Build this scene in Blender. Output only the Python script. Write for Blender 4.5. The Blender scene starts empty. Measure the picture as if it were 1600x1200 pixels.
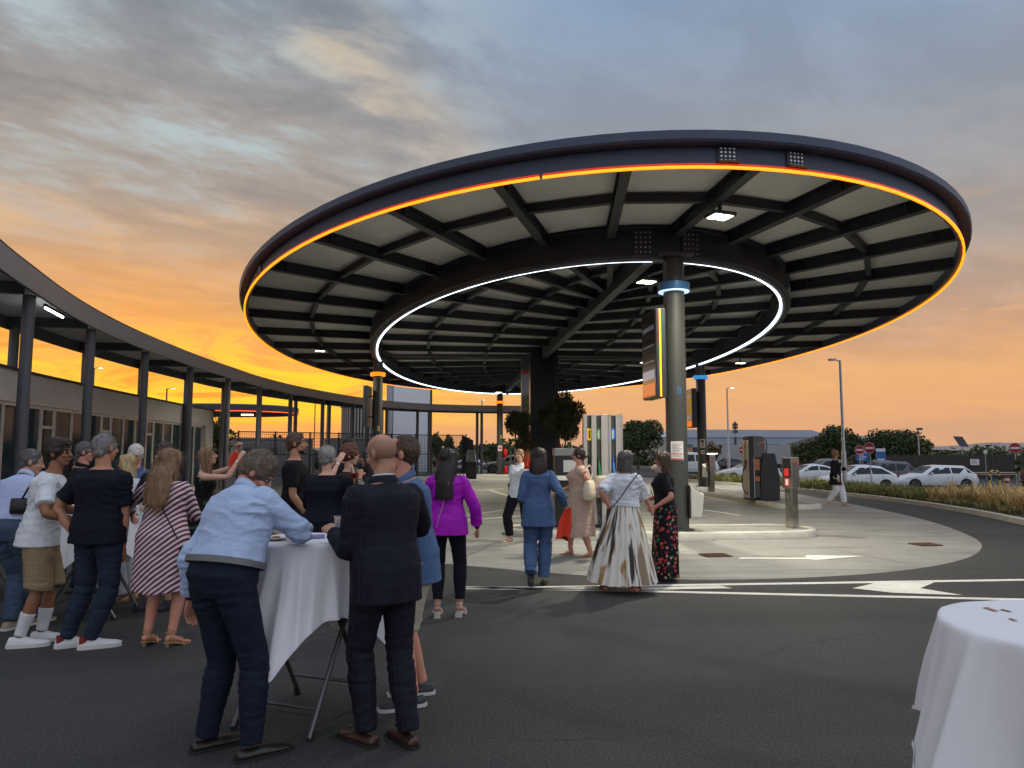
import bpy, math, random
import numpy as np
from mathutils import Vector, Matrix, Euler
random.seed(7); RNG = np.random.default_rng(7)
PI = math.pi
S = bpy.context.scene
COL = S.collection

# ------------------------------------------------------------ camera, sky, sun, exposure
CAM_H = 1.66
cam = bpy.data.cameras.new("camera"); cam_o = bpy.data.objects.new("camera", cam); COL.objects.link(cam_o)
cam.sensor_width = 36.0; cam.lens = 36.0 * 1150 / 1600.0
cam.clip_start = 0.05; cam.clip_end = 9000
cam_o.location = (0, 0, CAM_H)
cam_o.rotation_euler = (PI / 2 + math.atan(105 / 1150.0), 0, 0)
S.camera = cam_o
S.view_settings.view_transform = 'Standard'
S.view_settings.look = 'None'
S.view_settings.exposure = 0.32
S.view_settings.gamma = 1.0
S.view_settings.use_curve_mapping = False
try:
    S.cycles.max_bounces = 6; S.cycles.diffuse_bounces = 3; S.cycles.glossy_bounces = 3
    S.cycles.transmission_bounces = 6; S.cycles.transparent_max_bounces = 8
    S.cycles.sample_clamp_indirect = 4.0; S.cycles.use_denoising = True
except Exception: pass

def lin(c):
    return tuple(((v / 255.0) / 12.92 if v / 255.0 <= 0.04045 else ((v / 255.0 + 0.055) / 1.055) ** 2.4) for v in c)
def rgba(c): return (*lin(c), 1.0)

SUN_AZ = math.radians(-29)      # left of the view direction (+Y)
SUN_EL = math.radians(2.5)
world = bpy.data.worlds.new("World"); S.world = world; world.use_nodes = True

class NT:
    """tiny helper to write node trees"""
    def __init__(s, tree): s.t = tree; s.n = tree.nodes; s.l = tree.links
    def new(s, typ, **kw):
        n = s.n.new(typ)
        for k, v in kw.items(): setattr(n, k, v)
        return n
    def put(s, sock, v):
        if v is None: return
        if hasattr(v, 'is_output'): s.l.new(v, sock)
        else: sock.default_value = v
    def m(s, op, a, b=None, c=None, clamp=False):
        n = s.new('ShaderNodeMath', operation=op, use_clamp=clamp)
        s.put(n.inputs[0], a); s.put(n.inputs[1], b); s.put(n.inputs[2], c)
        return n.outputs[0]
    def vm(s, op, a, b=None, sc=None):
        n = s.new('ShaderNodeVectorMath', operation=op)
        s.put(n.inputs[0], a)
        if b is not None: s.put(n.inputs[1], b)
        if sc is not None: s.put(n.inputs['Scale'], sc)
        return n.outputs['Value'] if op in ('DOT_PRODUCT', 'LENGTH') else n.outputs[0]
    def xyz(s, x, y, z):
        n = s.new('ShaderNodeCombineXYZ'); s.put(n.inputs[0], x); s.put(n.inputs[1], y); s.put(n.inputs[2], z); return n.outputs[0]
    def sep(s, v):
        n = s.new('ShaderNodeSeparateXYZ'); s.put(n.inputs[0], v); return n.outputs
    def mix(s, f, a, b, typ='MIX'):
        n = s.new('ShaderNodeMix', data_type='RGBA', blend_type=typ, clamp_factor=True)
        s.put(n.inputs[0], f); s.put(n.inputs[6], a); s.put(n.inputs[7], b); return n.outputs[2]
    def ramp(s, f, stops, interp='LINEAR'):
        n = s.new('ShaderNodeValToRGB'); r = n.color_ramp; r.interpolation = interp
        while len(r.elements) > 1: r.elements.remove(r.elements[-1])
        for i, (p, c) in enumerate(stops):
            e = r.elements[0] if i == 0 else r.elements.new(p)
            e.position = p; e.color = c if len(c) == 4 else (*c, 1)
        s.put(n.inputs[0], f); return n.outputs[0]
    def noise(s, vec, scale, detail=4, rough=0.55, dist=0.0, dim='3D'):
        n = s.new('ShaderNodeTexNoise', noise_dimensions=dim)
        s.put(n.inputs['Vector'], vec); n.inputs['Scale'].default_value = scale
        n.inputs['Detail'].default_value = detail; n.inputs['Roughness'].default_value = rough
        n.inputs['Distortion'].default_value = dist
        return n.outputs[0]
    def rng(s, v, a, b, c=0.0, d=1.0, smooth=False):
        n = s.new('ShaderNodeMapRange', interpolation_type='SMOOTHSTEP' if smooth else 'LINEAR', clamp=True)
        s.put(n.inputs[0], v); n.inputs[1].default_value = a; n.inputs[2].default_value = b
        n.inputs[3].default_value = c; n.inputs[4].default_value = d; return n.outputs[0]

def build_world():
    w = NT(world.node_tree); w.n.clear()
    out = w.new('ShaderNodeOutputWorld'); bg = w.new('ShaderNodeBackground')
    d = w.new('ShaderNodeTexCoord').outputs['Generated']
    d = w.vm('NORMALIZE', d); x, y, z = w.sep(d)
    zc = w.m('MAXIMUM', z, 0.0)
    el = w.m('DIVIDE', w.m('ARCSINE', zc), PI / 2)                      # 0..1 over 90 degrees
    hl = w.m('SQRT', w.m('ADD', w.m('MULTIPLY', x, x), w.m('ADD', w.m('MULTIPLY', y, y), 1e-5)))
    ca = w.m('DIVIDE', w.m('ADD', w.m('MULTIPLY', x, math.sin(SUN_AZ)), w.m('MULTIPLY', y, math.cos(SUN_AZ))), hl)
    az = w.m('ARCTAN2', x, y)
    # slow warp so the bands of colour are not perfectly level
    pl = w.xyz(w.m('DIVIDE', x, w.m('ADD', zc, 0.10)), w.m('DIVIDE', y, w.m('ADD', zc, 0.10)), 0.0)
    ppx = w.m('DIVIDE', x, w.m('ADD', zc, 0.10)); ppy = w.m('DIVIDE', y, w.m('ADD', zc, 0.10))
    ka, kb = math.cos(math.radians(38)), math.sin(math.radians(38))
    plr = w.xyz(w.m('MULTIPLY', w.m('ADD', w.m('MULTIPLY', ppx, ka), w.m('MULTIPLY', ppy, kb)), 0.85), w.m('MULTIPLY', w.m('SUBTRACT', w.m('MULTIPLY', ppy, ka), w.m('MULTIPLY', ppx, kb)), 1.5), 0.0)
    warp = w.noise(plr, 0.9, 5, 0.6, 0.4)
    band = w.noise(w.xyz(w.m('MULTIPLY', az, 2.2), w.m('MULTIPLY', el, 26.0), 3.0), 1.0, 6, 0.6, 0.7)
    elw = w.m('ADD', el, w.m('ADD', w.m('MULTIPLY', w.m('SUBTRACT', warp, 0.5), 0.055), w.m('MULTIPLY', w.m('SUBTRACT', band, 0.5), 0.045)))
    D = 90.0
    def R(stops): return w.ramp(elw, [(a / D, rgba(c)) for a, c in stops])
    left = R([(0, (222, 146, 96)), (1.8, (232, 156, 76)), (3.4, (244, 186, 48)), (4.8, (240, 178, 54)), (7, (226, 154, 74)), (10.5, (208, 150, 94)), (14, (184, 150, 120)), (18, (158, 145, 134)), (24, (146, 142, 140)), (31, (126, 136, 146)), (42, (150, 166, 190)), (62, (206, 213, 230)), (90, (210, 218, 236))])
    right = R([(0, (190, 148, 118)), (2, (206, 153, 114)), (4.5, (216, 161, 107)), (7, (202, 153, 112)), (9.5, (184, 148, 122)), (13, (164, 146, 134)), (18, (146, 143, 144)), (25, (133, 142, 155)), (32, (124, 142, 166)), (42, (150, 168, 198)), (62, (206, 213, 230)), (90, (210, 218, 236))])
    back = R([(0, (206, 196, 200)), (6, (212, 204, 212)), (18, (208, 212, 228)), (40, (208, 217, 234)), (90, (210, 218, 236))])
    c1 = w.mix(w.rng(ca, 0.84, 0.995, smooth=True), right, left)
    c2 = w.mix(w.rng(ca, -0.55, 0.35, smooth=True), back, c1)
    # cloud sheet: broken grey altocumulus upper left, thin streaks elsewhere
    c_a = w.noise(plr, 2.0, 7, 0.58, 0.35)
    c_b = w.noise(plr, 6.0, 5, 0.6, 0.3)
    cl = w.m('ADD', w.m('MULTIPLY', c_a, 0.72), w.m('MULTIPLY', c_b, 0.28))
    clf = w.rng(cl, 0.38, 0.62, smooth=True)
    upl = w.m('MULTIPLY', w.rng(el, 0.12, 0.26, smooth=True), w.rng(az, 0.15, -0.38, smooth=True))
    gap = w.mix(w.m('MULTIPLY', w.rng(cl, 0.47, 0.62, smooth=True), w.m('MULTIPLY', upl, 0.85)), c2, rgba((160, 174, 178)))
    drk = w.mix(w.m('MULTIPLY', w.rng(cl, 0.50, 0.36, smooth=True), w.m('MULTIPLY', upl, 0.45)), gap, rgba((108, 110, 117)))
    amt = w.m('MULTIPLY', w.rng(el, 0.02, 0.12), 0.15)
    g = w.m('ADD', 1.0, w.m('MULTIPLY', w.m('SUBTRACT', clf, 0.5), amt))
    c3 = w.vm('SCALE', drk, sc=g)
    # glowing streaks low over the sunset
    st = w.noise(w.xyz(w.m('MULTIPLY', az, 6.0), w.m('MULTIPLY', el, 44.0), 7.0), 1.0, 6, 0.62, 1.0)
    lowl = w.m('MULTIPLY', w.rng(ca, 0.80, 0.99, smooth=True), w.m('MULTIPLY', w.rng(el, 0.02, 0.045), w.rng(el, 0.125, 0.055, smooth=True)))
    c4 = w.mix(w.m('MULTIPLY', w.rng(st, 0.50, 0.64, smooth=True), w.m('MULTIPLY', lowl, 0.95)), c3, rgba((228, 134, 50)))
    c5 = w.mix(w.m('MULTIPLY', w.rng(st, 0.50, 0.40, smooth=True), w.m('MULTIPLY', lowl, 0.65)), c4, rgba((244, 204, 36)))
    # thin warm wisps at mid height
    ws = w.noise(w.xyz(w.m('MULTIPLY', az, 4.0), w.m('MULTIPLY', el, 22.0), 11.0), 1.3, 8, 0.6, 1.2)
    midl = w.m('MULTIPLY', w.rng(el, 0.06, 0.11, smooth=True), w.rng(el, 0.22, 0.13, smooth=True))
    c6 = w.mix(w.m('MULTIPLY', w.rng(ws, 0.54, 0.70, smooth=True), w.m('MULTIPLY', midl, 0.55)), c5, rgba((220, 170, 110)))
    # cream lit edge of the cloud bank, running up and left above the canopy
    ed = w.m('ADD', w.m('SUBTRACT', az, w.m('MULTIPLY', w.m('SUBTRACT', el, 0.30), -1.75)), 0.19)
    edw = w.m('ADD', ed, w.m('MULTIPLY', w.m('SUBTRACT', c_a, 0.5), 0.34))
    edf = w.m('MULTIPLY', w.m('MULTIPLY', w.rng(edw, -0.10, 0.0, smooth=True), w.rng(edw, 0.14, 0.0, smooth=True)), w.m('MULTIPLY', w.rng(el, 0.20, 0.28, smooth=True), w.rng(el, 0.46, 0.34, smooth=True)))
    c7 = w.mix(w.m('MULTIPLY', edf, w.m('MULTIPLY', clf, 0.75)), c6, rgba((192, 172, 144)))
    # a little physical sky underneath
    sky = w.new('ShaderNodeTexSky', sky_type='NISHITA', sun_disc=False, sun_elevation=SUN_EL, sun_rotation=SUN_AZ)
    c8 = w.mix(1.0, c7, w.vm('SCALE', sky.outputs[0], sc=0.004), 'ADD')
    low = w.rng(z, -0.02, 0.0)
    c9 = w.mix(low, rgba((96, 84, 74)), c8)
    w.l.new(c9, bg.inputs[0]); bg.inputs[1].default_value = 1.0
    w.l.new(bg.outputs[0], out.inputs[0])
build_world()
sun = bpy.data.lights.new("sun", 'SUN'); sun.energy = 0.25; sun.angle = math.radians(9); sun.color = (1.0, 0.62, 0.30)
sun_o = bpy.data.objects.new("sun", sun); COL.objects.link(sun_o)
_sd = Vector((math.sin(SUN_AZ) * math.cos(SUN_EL), math.cos(SUN_AZ) * math.cos(SUN_EL), math.sin(SUN_EL)))
sun_o.rotation_euler = (-_sd).to_track_quat('-Z', 'Y').to_euler()
sun_o.location = _sd * 300

# ------------------------------------------------------------ materials
_mats = {}
def mat(name, c, rough=0.6, metal=0.0, var=0.10, vscale=6.0, bump=0.0, bscale=60.0, spec=0.5, coat=0.0, emit=None, estr=0.0, alpha=None, trans=0.0, c2=None, stretch=None, vdetail=5, ior=None):
    """principled material with noise variation of value (and optional second colour) and fine bump, in object space"""
    if name in _mats: return _mats[name]
    m = bpy.data.materials.new(name); m.use_nodes = True
    w = NT(m.node_tree); w.n.clear()
    out = w.new('ShaderNodeOutputMaterial'); b = w.new('ShaderNodeBsdfPrincipled')
    w.l.new(b.outputs[0], out.inputs[0])
    co = w.new('ShaderNodeTexCoord').outputs['Object']
    if stretch:
        mp = w.new('ShaderNodeMapping'); w.put(mp.inputs[0], co); mp.inputs['Scale'].default_value = stretch; co = mp.outputs[0]
    base = rgba(c)
    if var > 0 or c2 is not None:
        n = w.noise(co, vscale, vdetail, 0.6)
        f = w.rng(n, 0.3, 0.7)
        if c2 is not None: colr = w.mix(f, base, rgba(c2))
        else:
            colr = w.mix(f, tuple(v * (1 - var) for v in base[:3]) + (1,), tuple(min(1, v * (1 + var)) for v in base[:3]) + (1,))
        w.l.new(colr, b.inputs['Base Color'])
        w.put(b.inputs['Roughness'], w.rng(n, 0.2, 0.8, max(0.02, rough - 0.06), min(1, rough + 0.06)))
    else:
        b.inputs['Base Color'].default_value = base; b.inputs['Roughness'].default_value = rough
    b.inputs['Metallic'].default_value = metal
    b.inputs['Specular IOR Level'].default_value = spec
    b.inputs['Coat Weight'].default_value = coat
    b.inputs['Transmission Weight'].default_value = trans
    if ior: b.inputs['IOR'].default_value = ior
    if alpha is not None: b.inputs['Alpha'].default_value = alpha
    if emit is not None:
        b.inputs['Emission Color'].default_value = rgba(emit); b.inputs['Emission Strength'].default_value = estr
    if bump > 0:
        bn = w.new('ShaderNodeBump'); bn.inputs['Strength'].default_value = 1.0; bn.inputs['Distance'].default_value = bump
        w.put(bn.inputs['Height'], w.noise(co, bscale, 6, 0.65)); w.l.new(bn.outputs[0], b.inputs['Normal'])
    _mats[name] = m; return m

def nodemat(name, fn):
    """material whose colour is written by fn(w, bsdf, objectcoords)"""
    if name in _mats: return _mats[name]
    m = bpy.data.materials.new(name); m.use_nodes = True
    w = NT(m.node_tree); w.n.clear()
    out = w.new('ShaderNodeOutputMaterial'); b = w.new('ShaderNodeBsdfPrincipled'); w.l.new(b.outputs[0], out.inputs[0])
    fn(w, b, w.new('ShaderNodeTexCoord').outputs['Object'])
    _mats[name] = m; return m

# ------------------------------------------------------------ mesh builder
class M:
    def __init__(s): s.v = []; s.f = []
    def add(s, vs, fs):
        o = len(s.v); s.v += [tuple(p) for p in vs]; s.f += [tuple(i + o for i in f) for f in fs]; return s
    def box(s, c, d, rz=0.0, R=None, taper=None):
        hx, hy, hz = d[0] / 2, d[1] / 2, d[2] / 2
        P = [(-hx, -hy, -hz), (hx, -hy, -hz), (hx, hy, -hz), (-hx, hy, -hz), (-hx, -hy, hz), (hx, -hy, hz), (hx, hy, hz), (-hx, hy, hz)]
        if taper: P = P[:4] + [(p[0] * taper[0], p[1] * taper[1], p[2]) for p in P[4:]]
        Q = R if R is not None else Matrix.Rotation(rz, 3, 'Z')
        c = Vector(c)
        return s.add([Q @ Vector(p) + c for p in P], [(3, 2, 1, 0), (4, 5, 6, 7), (0, 1, 5, 4), (1, 2, 6, 5), (2, 3, 7, 6), (3, 0, 4, 7)])
    def bar(s, a, b, w, h, up=(0, 0, 1)):
        a = Vector(a); b = Vector(b); d = (b - a).normalized(); u = Vector(up)
        r = d.cross(u)
        if r.length < 1e-5: r = d.cross(Vector((0, 1, 0)))
        r.normalize(); u = r.cross(d)
        P = []
        for p in (a, b):
            for sx, sz in ((-1, -1), (1, -1), (1, 1), (-1, 1)): P.append(p + r * (sx * w / 2) + u * (sz * h / 2))
        return s.add(P, [(0, 1, 2, 3), (7, 6, 5, 4), (0, 4, 5, 1), (1, 5, 6, 2), (2, 6, 7, 3), (3, 7, 4, 0)])
    def loft(s, rings, cap=True, closed=True):
        n = len(rings[0]); vs = [p for r in rings for p in r]; fs = []
        for i in range(len(rings) - 1):
            for j in range(n if closed else n - 1):
                k = (j + 1) % n; fs.append((i * n + j, i * n + k, (i + 1) * n + k, (i + 1) * n + j))
        if cap and closed:
            fs.append(tuple(reversed(range(n)))); fs.append(tuple((len(rings) - 1) * n + j for j in range(n)))
        return s.add(vs, fs)
    def tube(s, pts, r, n=8, cap=True, loop=False, up=None):
        pts = [Vector(p) for p in pts]; m = len(pts)
        rr = r if isinstance(r, (list, tuple)) else [r] * m
        T = []
        for i in range(m):
            a = pts[(i - 1) % m] if (i > 0 or loop) else pts[i]; b = pts[(i + 1) % m] if (i < m - 1 or loop) else pts[i]
            t = (b - a); T.append(t.normalized() if t.length > 1e-9 else Vector((0, 0, 1)))
        u = Vector(up) if up else (Vector((0, 0, 1)) if abs(T[0].z) < 0.9 else Vector((1, 0, 0)))
        rings = []
        for i in range(m):
            u = (u - T[i] * u.dot(T[i])); u = u.normalized() if u.length > 1e-6 else T[i].orthogonal().normalized()
            w = T[i].cross(u); q = rr[i]; qa, qb = (q if isinstance(q, (list, tuple)) else (q, q))
            rings.append([pts[i] + u * (math.cos(2 * PI * k / n) * qa) + w * (math.sin(2 * PI * k / n) * qb) for k in range(n)])
        if loop: return s.loft(rings + [rings[0]], cap=False)
        return s.loft(rings, cap)
    def cyl(s, c, r, z0, z1, n=20, r2=None):
        r2 = r if r2 is None else r2
        return s.loft([[(c[0] + math.cos(2 * PI * k / n) * q, c[1] + math.sin(2 * PI * k / n) * q, z) for k in range(n)] for q, z in ((r, z0), (r2, z1))])
    def lathe(s, c, prof, n=24):
        return s.loft([[(c[0] + math.cos(2 * PI * k / n) * r, c[1] + math.sin(2 * PI * k / n) * r, c[2] + z) for k in range(n)] for r, z in prof])
    def ell(s, c, r, n=14, m=9, R=None):
        c = Vector(c); rings = []
        for i in range(1, m):
            th = PI * i / m; rings.append([(r[0] * math.sin(th) * math.cos(2 * PI * k / n), r[1] * math.sin(th) * math.sin(2 * PI * k / n), -r[2] * math.cos(th)) for k in range(n)])
        Q = R if R is not None else Matrix.Identity(3)
        vs = [Q @ Vector(p) + c for q in rings for p in q]
        o = len(vs); vs += [Q @ Vector((0, 0, -r[2])) + c, Q @ Vector((0, 0, r[2])) + c]
        fs = []
        for i in range(m - 2):
            for j in range(n):
                k = (j + 1) % n; fs.append((i * n + j, i * n + k, (i + 1) * n + k, (i + 1) * n + j))
        for j in range(n):
            k = (j + 1) % n; fs.append((o, k, j)); fs.append((o + 1, (m - 2) * n + j, (m - 2) * n + k))
        return s.add(vs, fs)
    def prism(s, poly, z0, z1):
        n = len(poly)
        vs = [(x, y, z0) for x, y in poly] + [(x, y, z1) for x, y in poly]
        fs = [tuple(reversed(range(n))), tuple(range(n, 2 * n))] + [(i, (i + 1) % n, n + (i + 1) % n, n + i) for i in range(n)]
        return s.add(vs, fs)
    def slab(s, poly3, t, nrm):
        """polygon in space given thickness t along -nrm"""
        n = len(poly3); d = Vector(nrm).normalized() * t
        vs = [Vector(p) for p in poly3]; vs += [p - d for p in vs]
        return s.add(vs, [tuple(range(n)), tuple(reversed(range(n, 2 * n)))] + [(i, n + i, n + (i + 1) % n, (i + 1) % n) for i in range(n)])
    def quad(s, a, b, c, d): return s.add([a, b, c, d], [(0, 1, 2, 3)])
    def mesh(s, name, smooth=None):
        me = bpy.data.meshes.new(name); me.from_pydata(s.v, [], s.f); me.validate(verbose=False)
        if smooth is not None:
            me.polygons.foreach_set('use_smooth', [True] * len(me.polygons))
            if smooth < 179: me.set_sharp_from_angle(angle=math.radians(smooth))
        me.update(); return me

def link(name, me, mt=None, parent=None, loc=(0, 0, 0), rz=0.0):
    o = bpy.data.objects.new(name, me); COL.objects.link(o)
    if mt is not None and me is not None:
        me.materials.clear(); me.materials.append(mt)
    o.location = loc; o.rotation_euler = (0, 0, rz)
    if parent is not None: o.parent = parent
    return o
def part(name, m, mt, parent=None, smooth=None, bevel=0.0, label=None, kind=None):
    o = link(name, m.mesh(name, smooth), mt, parent)
    if bevel > 0: add_bevel(o, bevel)
    if label: o['label'] = label
    if kind: o['kind'] = kind
    return o
def add_bevel(o, w, seg=2):
    b = o.modifiers.new('bevel', 'BEVEL'); b.width = w; b.segments = seg; b.limit_method = 'ANGLE'; b.angle_limit = math.radians(40)
def thing(name, label, cat, loc=(0, 0, 0), rz=0.0, group=None):
    o = link(name, None, None, None, loc, rz); return tag(o, label, cat, group)
def tag(o, label, cat, group=None):
    o['label'] = label; o['category'] = cat
    if group: o['group'] = group
    return o
def struct(name, m, mt, smooth=None):
    o = part(name, m, mt, None, smooth); o['kind'] = 'structure'; return o
def copy_tree(o, parent=None, loc=None, rz=None, label=None):
    c = o.copy(); COL.objects.link(c); c.parent = parent
    if loc is not None: c.location = loc
    if rz is not None: c.rotation_euler = (0, 0, rz)
    if label: c['label'] = label
    for ch in list(o.children): copy_tree(ch, c)
    return c
def W(px, py, d):
    """point at forward distance d seen at pixel (px, py) of the 1600 x 1200 photograph"""
    p = math.atan(105 / 1150.0); u = (px - 800) / 1150.0; v = -(py - 600) / 1150.0
    y = math.cos(p) - math.sin(p) * v; z = math.sin(p) + math.cos(p) * v
    return Vector((u / y * d, d, CAM_H + z / y * d))
def Gd(px, py, z=0.0):
    a = W(px, py, 1.0); t = (z - CAM_H) / (a.z - CAM_H); return Vector((a.x * t, t, z))
def text_mesh(txt, size, depth=0.0, align='CENTER', sx=1.0):
    cu = bpy.data.curves.new('txt', 'FONT'); cu.body = txt; cu.size = size; cu.extrude = depth; cu.align_x = align; cu.align_y = 'CENTER'; cu.resolution_u = 3
    t = bpy.data.objects.new('txt', cu); COL.objects.link(t); t.scale.x = sx
    me = bpy.data.meshes.new_from_object(t.evaluated_get(bpy.context.evaluated_depsgraph_get()))
    bpy.data.objects.remove(t); bpy.data.curves.remove(cu); return me
def put_text(txt, size, mt, parent, M4, name='lettering', depth=0.001):
    """lettering lying in its local XY plane, placed by matrix M4"""
    me = text_mesh(txt, size, depth); me.transform(M4); return link(name, me, mt, parent)
def face_frame(pos, nrm):
    """matrix that stands XY lettering upright on a face with outward normal nrm"""
    n = Vector(nrm).normalized(); r = Vector((0, 0, 1)).cross(n).normalized(); u = n.cross(r)
    return Matrix(((r.x, u.x, n.x, pos[0]), (r.y, u.y, n.y, pos[1]), (r.z, u.z, n.z, pos[2]), (0, 0, 0, 1)))
# vectorised value noise
def _h(i, j, k, s):
    n = (i * 374761393 + j * 668265263 + k * 2147483647 + s * 974711) & 0xffffffff
    n = ((n ^ (n >> 13)) * 1274126177) & 0xffffffff
    return ((n ^ (n >> 16)) & 0xffff) / 32767.5 - 1.0
def vnoise(P, seed=0):
    P = np.asarray(P, float); I = np.floor(P).astype(np.int64); F = P - I; F = F * F * (3 - 2 * F); r = 0
    for a in (0, 1):
        for b in (0, 1):
            for c in (0, 1):
                wgt = (F[:, 0] if a else 1 - F[:, 0]) * (F[:, 1] if b else 1 - F[:, 1]) * (F[:, 2] if c else 1 - F[:, 2])
                r = r + wgt * _h(I[:, 0] + a, I[:, 1] + b, I[:, 2] + c, seed)
    return r
def fbm(P, seed=0, octv=3):
    r = 0; a = 1.0; P = np.asarray(P, float)
    for o in range(octv): r = r + a * vnoise(P * 2 ** o, seed + o * 17); a *= 0.5
    return r
def smooth01(t):
    t = max(0.0, min(1.0, t)); return t * t * (3 - 2 * t)
def catmull(P, per=6, closed=False):
    P = [Vector(p) for p in P]; n = len(P); out = []
    for i in range(n if closed else n - 1):
        p0 = P[(i - 1) % n] if (closed or i > 0) else P[0]; p1 = P[i]; p2 = P[(i + 1) % n]; p3 = P[(i + 2) % n] if (closed or i + 2 < n) else P[n - 1]
        for k in range(per):
            t = k / per
            out.append(0.5 * ((2 * p1) + (-p0 + p2) * t + (2 * p0 - 5 * p1 + 4 * p2 - p3) * t * t + (-p0 + 3 * p1 - 3 * p2 + p3) * t ** 3))
    if not closed: out.append(P[-1].copy())
    return out
# ------------------------------------------------------------ ground, road, pad
C0 = Vector((1.33, 31.8, 0)); EU = Vector((0.9955, 0.0946, 0)); EV = Vector((-0.0946, 0.9955, 0))
OA, OB, IA, IB = 11.35, 21.26, 7.06, 17.46
def ell(t, a, b, z=0.0):
    p = C0 + EU * (a * math.cos(t)) + EV * (b * math.sin(t)); return Vector((p.x, p.y, z))
def gz(x, y):
    return -0.65 * max(smooth01((x - 13.8) / 4.2), smooth01((y - 56) / 8.0), smooth01((-x - 17) / 12.0))

def f_asphalt(w, b, co):
    n1 = w.noise(co, 0.18, 5, 0.6); n2 = w.noise(co, 2.2, 6, 0.7); n3 = w.noise(co, 58.0, 3, 0.75); n4 = w.noise(co, 140.0, 2, 0.6)
    base = w.mix(w.rng(n1, 0.35, 0.65), rgba((60, 60, 59)), rgba((76, 75, 72)))
    base = w.mix(w.m('MULTIPLY', w.rng(n2, 0.55, 0.75), 0.30), base, rgba((92, 89, 84)))
    base = w.mix(w.m('MULTIPLY', w.rng(n2, 0.45, 0.25), 0.35), base, rgba((46, 46, 46)))
    # polished bands left by the roller and by wheels
    mp = w.new('ShaderNodeMapping'); w.put(mp.inputs[0], co); mp.inputs['Scale'].default_value = (0.10, 1.1, 1); mp.inputs['Rotation'].default_value = (0, 0, 0.05)
    st = w.noise(mp.outputs[0], 1.0, 4, 0.55, 0.3)
    base = w.mix(w.m('MULTIPLY', w.rng(st, 0.52, 0.70, smooth=True), 0.28), base, rgba((44, 44, 44)))
    # darker patch repairs, wheel arcs and fine cracks
    rad = w.m('ABSOLUTE', w.m('SUBTRACT', w.vm('LENGTH', w.vm('SUBTRACT', co, (9.0, 14.0, 0.0))), w.m('ADD', 10.6, w.m('MULTIPLY', n1, .5))))
    base = w.mix(w.m('MULTIPLY', w.m('MULTIPLY', w.rng(rad, .30, .05, smooth=True), w.rng(n2, .3, .6)), .45), base, rgba((38, 38, 38)))
    rad2 = w.m('ABSOLUTE', w.m('SUBTRACT', w.vm('LENGTH', w.vm('SUBTRACT', co, (9.0, 14.0, 0.0))), w.m('ADD', 12.2, w.m('MULTIPLY', n1, .7))))
    base = w.mix(w.m('MULTIPLY', w.m('MULTIPLY', w.rng(rad2, .26, .05, smooth=True), w.rng(n2, .35, .6)), .4), base, rgba((40, 40, 40)))
    vc = w.new('ShaderNodeTexVoronoi', feature='DISTANCE_TO_EDGE'); w.put(vc.inputs['Vector'], w.vm('ADD', co, w.vm('SCALE', w.xyz(n2, n1, 0.0), sc=1.2))); vc.inputs['Scale'].default_value = .34
    base = w.mix(w.m('MULTIPLY', w.rng(vc.outputs['Distance'], .006, .001), w.rng(n1, .50, .60)), base, rgba((30, 30, 30)))
    spot = w.noise(co, 1.1, 2, .5); base = w.mix(w.m('MULTIPLY', w.rng(spot, .70, .76), .5), base, rgba((36, 36, 37)))
    agg = w.m('ADD', w.m('MULTIPLY', w.rng(n3, 0.42, 0.72), 0.9), w.m('MULTIPLY', w.rng(n4, 0.5, 0.8), 0.5))
    base = w.vm('SCALE', base, sc=w.m('ADD', 0.42, w.m('MULTIPLY', agg, 1.05)))
    w.l.new(base, b.inputs['Base Color']); w.put(b.inputs['Roughness'], w.rng(st, 0.3, 0.7, 0.90, 0.72))
    b.inputs['Specular IOR Level'].default_value = 0.35
    bn = w.new('ShaderNodeBump'); bn.inputs['Distance'].default_value = 0.006; bn.inputs['Strength'].default_value = 0.9
    w.put(bn.inputs['Height'], w.m('ADD', n3, w.m('MULTIPLY', n4, 0.6))); w.l.new(bn.outputs[0], b.inputs['Normal'])
asphalt = nodemat('asphalt', f_asphalt)
def f_concrete(w, b, co):
    n1 = w.noise(co, 0.35, 6, 0.62, 0.5); n2 = w.noise(co, 3.2, 7, 0.68); n3 = w.noise(co, 90.0, 3, 0.6)
    mp = w.new('ShaderNodeMapping'); w.put(mp.inputs[0], co); mp.inputs['Scale'].default_value = (0.25, 1.6, 1); mp.inputs['Rotation'].default_value = (0, 0, 0.12)
    st = w.noise(mp.outputs[0], 1.6, 6, 0.6, 0.8)
    c = w.mix(w.rng(n1, 0.3, 0.7), rgba((118, 117, 112)), rgba((148, 146, 139)))
    c = w.mix(w.m('MULTIPLY', w.rng(st, 0.5, 0.72, smooth=True), 0.55), c, rgba((92, 92, 89)))
    c = w.mix(w.m('MULTIPLY', w.rng(n2, 0.56, 0.74), 0.30), c, rgba((86, 86, 83)))
    c = w.mix(w.m('MULTIPLY', w.rng(n2, 0.44, 0.28), 0.25), c, rgba((166, 164, 157)))
    c = w.vm('SCALE', c, sc=w.rng(n3, 0.3, 0.7, 0.92, 1.06))
    w.l.new(c, b.inputs['Base Color']); w.put(b.inputs['Roughness'], w.rng(st, 0.3, 0.7, 0.55, 0.80))
    bn = w.new('ShaderNodeBump'); bn.inputs['Distance'].default_value = 0.002
    w.put(bn.inputs['Height'], w.m('ADD', n2, n3)); w.l.new(bn.outputs[0], b.inputs['Normal'])
concrete = nodemat('concrete', f_concrete)
def f_paint(w, b, co):
    n = w.noise(co, 26.0, 6, 0.7); n2 = w.noise(co, 2.0, 4, 0.6)
    c = w.mix(w.rng(n2, 0.3, 0.7), rgba((222, 219, 208)), rgba((202, 199, 188)))
    c = w.mix(w.m('MULTIPLY', w.rng(n, 0.54, 0.70), 0.65), c, rgba((110, 108, 103)))
    w.l.new(c, b.inputs['Base Color']); b.inputs['Roughness'].default_value = 0.7
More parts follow.
